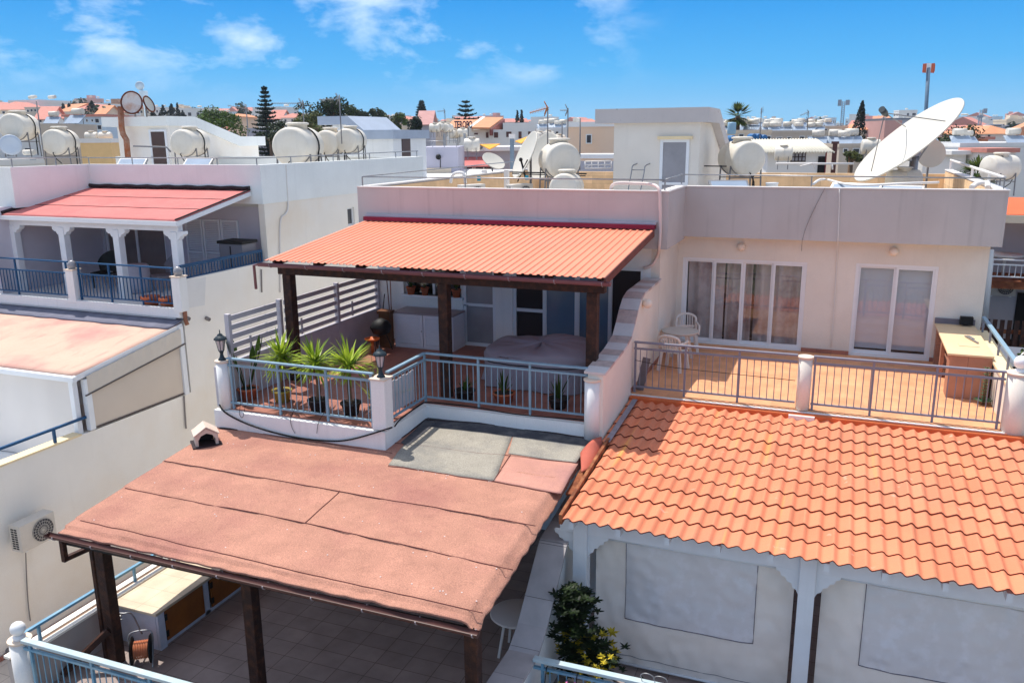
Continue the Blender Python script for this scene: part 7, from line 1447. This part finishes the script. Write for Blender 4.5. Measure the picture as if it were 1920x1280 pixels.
broad('olive green tree left of the blue grey tower', 575, 205, 74, 60, 60, m_olive, 23, 1800, lobes=9, size=.14)
broad('low round bush in front of the broad dark tree', 540, 226, 66, 60, 34, m_dark, 24, 1200, 'bush', 8, .12)
broad('dark round crowned pine right of the huge dish', 1795, 233, 74, 88, 76, m_dark, 25, 4200, 'pine_tree', 20, .13)
broad('small dark fir right of the blue grey tower roof', 776, 218, 80, 26, 46, m_conif, 26, 1400, 'fir_tree', 12, .13)
broad('grey green bush below the roof shed chimney', 1597, 283, 46, 34, 26, m_olive, 27, 900, 'bush', 7, .13)
broad('dark shrub at the foot of the tall norfolk pine', 505, 240, 78, 50, 34, m_dark, 28, 900, 'bush', 7, .13)
for i, (px, py, w_, h_, mt_) in enumerate(((655, 196, 44, 34, m_olive), (682, 206, 40, 30, m_dark), (706, 202, 38, 32, m_dark), (728, 208, 34, 40, m_olive), (745, 214, 30, 34, m_pine), (664, 212, 50, 26, m_dark))):
    broad('tree %s behind the blue grey tower' % ('with ragged olive crown leftmost in the row', 'low and dark, second from left', 'with dark rounded crown near the row middle', 'tall and olive, second from right', 'with yellow green crown rightmost in the row', 'low and dark, before the ragged olive one')[i], px, py, 112, w_, h_, mt_, 40 + i, 900, lobes=8, size=.15, group='tree row behind the blue grey tower')
for i, (px, py, d, r) in enumerate(((118, 195, 200, 1.3), (129, 194, 200, 1.1), (171, 191, 190, 2.4), (205, 196, 190, 1.2), (305, 198, 170, 1.6), (321, 196, 170, 1.9), (332, 194, 172, .7), (342, 208, 165, 1.6), (286, 208, 168, 1.6), (800, 222, 170, .8), (1370 - 400, 208, 200, .8), (978, 207, 200, .8))):
    cypress(('left of two pointed conifers left of the cream hill villa', 'right of two pointed conifers left of the cream hill villa', 'large ragged conifer beside the cream hill villa', 'pointed conifer left of the rusty flue', 'dark conifer left in the clump above the left stair tower', 'widest dark conifer of the clump above the left stair tower', 'thinnest cypress of the clump above the left stair tower', 'low conifer at the right end of the clump above the left tower', 'low conifer right behind the edge on dish', 'thin conifer beside the slim far norfolk pine', 'left of two thin cypresses on the central skyline', 'right of two thin cypresses on the central skyline')[i], px, py, d, r, 60 + i, 0, 'conifers on the skyline', 420)
def palm(label, px, pyt, d, rp, seed, nf=34, name='fan_palm', fan=True):
    rr = random.Random(seed); t, b, top = tree_base(name, label, px, pyt, d); c = top - Vector((0, 0, rp * .8)); k = MB(); k.tube([b, (b + c) / 2, c], [.22, .18, .2], 8); k.build('trunk', m_bark, t); k = MB()
    for i in range(nf):
        a = rr.uniform(0, 2 * PI); e = math.asin(rr.uniform(-.75, .98)); dv = Vector((math.cos(a) * math.cos(e), math.sin(a) * math.cos(e), math.sin(e))); st = c + dv * rp * .35
        k.tube([c, st], .015, 4)
        if fan:
            x, y, z = frame_of(dv)
            for j in range(13): ang = -1.25 + 2.5 * j / 12; blade(k, st, dv * math.cos(ang) + x * math.sin(ang) * .9, rp * .62 * (.75 + .25 * math.cos(ang)), rp * .085, .5 / rp * .5, 3)
        else:
            p = c; dd = dv.copy(); sd = dv.cross(Vector((0, 0, 1))).normalized()
            for j in range(9): dd = (dd + Vector((0, 0, -.16))).normalized(); p = p + dd * rp / 9; [blade(k, p, sd * s_ + dd * .7, rp * .3, rp * .03, .3, 2) for s_ in (-1, 1)]
    k.build('crown', m_palm, t); return t
palm('fan palm with a shaggy crown right of the stair tower', 1385, 192, 66, 1.35, 5)
palm('small palm at the left foot of the leaning cypress', 1535, 238, 88, 1.5, 6, 30); palm('drooping palm in front of the dark broad tree', 592, 215, 68, 1.3, 7, 26, 'palm_tree', False); palm('fan palm leaves rising beside the right hand roof edge', 1836, 295, 40, 1.05, 8, 26)
palm('low palm crown left of the right edge tank', 1858, 300, 42, .8, 12, 18)
broad('green hedge along the long white building', 1812, 318, 40, 60, 30, m_pine, 29, 900, 'hedge', 8, .12)
# mast with orange panels, lattice towers
p = at(1736, 210, d=150); top = at(1741, 128, d=150); t = thing('floodlight_mast', 'tall grey mast with two orange rounded panels above the huge dish', 'mast', (p.x, p.y, gz(p))); k = MB(); k.tube([Vector((p.x, p.y, gz(p))), p, top], .32, 8); k.build('pole', M('slate_pole', (86, 112, 134), .6), t)
T = Matrix.Translation(top) @ Matrix.Rotation(YAW, 4, 'Z')
for s, nm in ((-1, 'panel'), (1, 'panel')): k = MB(); k.prism([T @ Vector((s * .55 + a, 0, b)) for a, b in ((-.5, -.75), (.5, -.85), (.62, -.5), (.62, .5), (.5, .85), (-.5, .75))], (0, 0, 0), (0, .3, 0)); k.build(nm, M('orange_panel', (206, 92, 52), .6, .1), t)
k = MB(); k.box(-.4, -.12, -.8, .4, .0, .8, T); k.build('bracket', m_frame, t)
for px, pt, pb, d, lb in ((1582, 190, 240, 220, 'thin lattice tower with aerials left of the leaning cypress'), (1840, 206, 245, 240, 'thin lattice tower right of the round pine')):
    a = at(px, pt, d=d); b = at(px, pb, d=d); t = thing('lattice_tower', lb, 'tower', (a.x, a.y, gz(a))); k = MB(); s = .55
    for x, y in ((-s, -s), (s, -s), (s, s), (-s, s)): k.tube([(a.x + x * .8, a.y + y * .8, gz(a)), (a.x + x * .6, a.y + y * .6, a.z)], .09, 4)
    n_ = 14; z0 = b.z
    for i in range(n_): z = z0 + (a.z - z0) * i / n_; zz = z0 + (a.z - z0) * (i + 1) / n_; k.tube([(a.x - s * .7, a.y - s * .7, z), (a.x + s * .7, a.y - s * .7, zz)], .05, 4); k.tube([(a.x + s * .7, a.y - s * .7, z), (a.x - s * .7, a.y - s * .7, zz)], .05, 4)
    k.build('lattice', M('tower_grey', (140, 150, 164), .6), t); k = MB(); k.box(a.x - 1.4, a.y - .4, a.z - 1.2, a.x - .5, a.y + .4, a.z + .4) if px < 1700 else k.box(a.x - .9, a.y - .4, a.z - 2.2, a.x + .7, a.y + .4, a.z - 1.6); k.box(a.x + .5, a.y - .4, a.z - 1.0, a.x + 1.5, a.y + .4, a.z + .3); k.build('aerials', MATS['tower_grey'], t)
# ------------------------------------------------------------------ the far town
m_far = [m_hw, m_hc, m_hb, m_hg, m_hp]
def town_mesh(seed, kind):
    rr = random.Random(seed); k = MB(); w_ = rr.uniform(8, 15); dp = rr.uniform(7, 11); h = rr.choice((3.4, 6.4, 6.6, 9.4)); k.box(-w_ / 2, -dp / 2, -4, w_ / 2, dp / 2, h)
    k.mat(1)
    for fl in range(int(h / 3)):
        for side in range(4):
            Ls = w_ if side % 2 == 0 else dp; n = int(Ls / 2.6)
            for i in range(n):
                if rr.random() < .22: continue
                u = -Ls / 2 + Ls * (i + .5) / n; T = Matrix.Rotation(side * PI / 2, 4, 'Z'); off = (dp if side % 2 == 0 else w_) / 2; ww = rr.choice((.5, .55, .9)); k.box(u - ww, -off - .04, fl * 3.1 + .8, u + ww, -off, fl * 3.1 + 2.2, T)
    if kind == 'flat':
        k.mat(0); k.box(-w_ / 2 - .1, -dp / 2 - .1, h, w_ / 2 + .1, -dp / 2 + .15, h + .7); k.box(-w_ / 2 - .1, dp / 2 - .15, h, w_ / 2 + .1, dp / 2 + .1, h + .7); k.box(-w_ / 2 - .1, -dp / 2 + .15, h, -w_ / 2 + .15, dp / 2 - .15, h + .7); k.box(w_ / 2 - .15, -dp / 2 + .15, h, w_ / 2 + .1, dp / 2 - .15, h + .7)
        if rr.random() < .7: x = rr.uniform(-w_ / 3, w_ / 3); k.box(x - 1.5, 0, h, x + 1.5, 3, h + 2.4)
        k.mat(2)
        for _ in range(rr.randint(1, 4)): x = rr.uniform(-w_ / 2 + .8, w_ / 2 - .8); y = rr.uniform(-dp / 2 + .8, dp / 2 - .8); k.cyl((x - .7, y, h + 1.5), (x + .7, y, h + 1.5), .38, n=10); k.mat(3); k.box(x - 1, y - 1.6, h + .5, x + 1, y - .4, h + .58, None); k.mat(2)
    else:
        k.mat(2); o = .5; hh = dp * .24; k.prism([Vector((-w_ / 2 - o, y, z)) for y, z in ((-dp / 2 - o, h - .1), (0, h + hh), (dp / 2 + o, h - .1), (dp / 2 + o, h - .3), (-dp / 2 - o, h - .3))], (0, 0, 0), (w_ + 2 * o, 0, 0))
    return k
protos = []
rr = random.Random(77)
kinds = ['flat'] * 11 + ['roof'] * 3
for i, kd in enumerate(kinds):
    wm = m_far[(i * 3) % 5] if rr.random() < .35 else m_hw
    o = town_mesh(100 + i, kd).build('far_house', [wm, m_win, m_tank if kd == 'flat' else (m_or, m_red)[i % 2], MATS['collector_glass']], origin=(0, 0, 0)); protos.append((o, kd))
LABF = 'pale flat roofed house among the distant town blocks with roof tanks'; LABR = 'distant town house with an orange or red pitched roof'
used = set(); placed = []
rr = random.Random(5); cnt = 0
while cnt < 262:
    th = YAW + rad(rr.uniform(-32.5, 33)); d = 118 + 800 * rr.random() ** 1.2; x = -math.sin(th) * d; y = math.cos(th) * d
    if any((x - a) ** 2 + (y - b) ** 2 < (11 + d * .012) ** 2 for a, b in placed): continue
    placed.append((x, y)); i = rr.randrange(len(protos)) if math.degrees(th) < 45 else rr.choice([j for j in range(len(protos))]); o, kd = protos[i]
    if i in used: o = o.copy(); C.objects.link(o)
    used.add(i); o.location = (x, y, ground_z(x, y) - .3); o.rotation_euler = (0, 0, rr.choice((0, .3, -.3, .8, 1.57, 1.2)) + rr.uniform(-.1, .1)); s = rr.uniform(.85, 1.12); o.scale = (s, s, s * rr.uniform(.8, 1.05))
    tag(o, LABF if kd == 'flat' else LABR, 'house', 'flat roofed houses of the far town' if kd == 'flat' else 'pitched roof houses of the far town'); cnt += 1
for i, (o, kd) in enumerate(protos):
    if i not in used: bpy.data.objects.remove(o)
# trees between the far houses
tp = []
for s in range(4):
    rq = random.Random(200 + s); k = MB(); k.mat(1); k.tube([(0, 0, -1), (0, 0, 4.6)], .25, 5); k.mat(0); lb_ = [(Vector((rq.gauss(0, 1.1), rq.gauss(0, 1.1), 4 + rq.uniform(-1, 1.6))), rq.uniform(.9, 1.7)) for _ in range(7)]
    def f():
        o, r = rq.choice(lb_); v = Vector((rq.gauss(0, 1), rq.gauss(0, 1), rq.gauss(0, 1))).normalized(); return o + v * r * rq.uniform(.6, 1), v
    leafcloud(k, 260, f, .42, rq, .7); tp.append(k.build('far_tree', [(m_dark, m_olive, m_pine, m_dark)[s], m_bark], origin=(0, 0, 0)))
rr = random.Random(6); ut = set(); cnt = 0
while cnt < 90:
    th = YAW + rad(rr.uniform(-32.5, 33)); d = 100 + 600 * rr.random() ** 1.1; x = -math.sin(th) * d; y = math.cos(th) * d
    if any((x - a) ** 2 + (y - b) ** 2 < 64 for a, b in placed): continue
    i = rr.randrange(4); o = tp[i]
    if i in ut: o = o.copy(); C.objects.link(o)
    ut.add(i); o.location = (x, y, ground_z(x, y)); o.rotation_euler = (0, 0, rr.uniform(0, 6)); s = rr.uniform(.8, 1.3); o.scale = (s, s, s * rr.uniform(.9, 1.2)); tag(o, 'distant rounded tree growing between the far town houses', 'tree', 'trees between the far houses'); cnt += 1
# ------------------------------------------------------------------ thin summer haze over the town
if HAZE:
    k = MB(); k.box(-1215, -1215, -3, 1215, 1215, 48); hz = k.build('haze', [], origin=(0, 0, 0)); hz['kind'] = 'stuff'; hz['label'] = 'thin pale haze over the distant town'; hz['category'] = 'haze'
    m = bpy.data.materials.new('haze_air'); m.use_nodes = True; t = m.node_tree; t.nodes.clear(); o = N(t, 'ShaderNodeOutputMaterial'); v = N(t, 'ShaderNodeVolumePrincipled'); v.inputs['Density'].default_value = HAZE; v.inputs['Color'].default_value = (.82, .9, 1, 1); v.inputs['Anisotropy'].default_value = .3; t.links.new(v.outputs[0], o.inputs['Volume']); hz.data.materials.append(m)
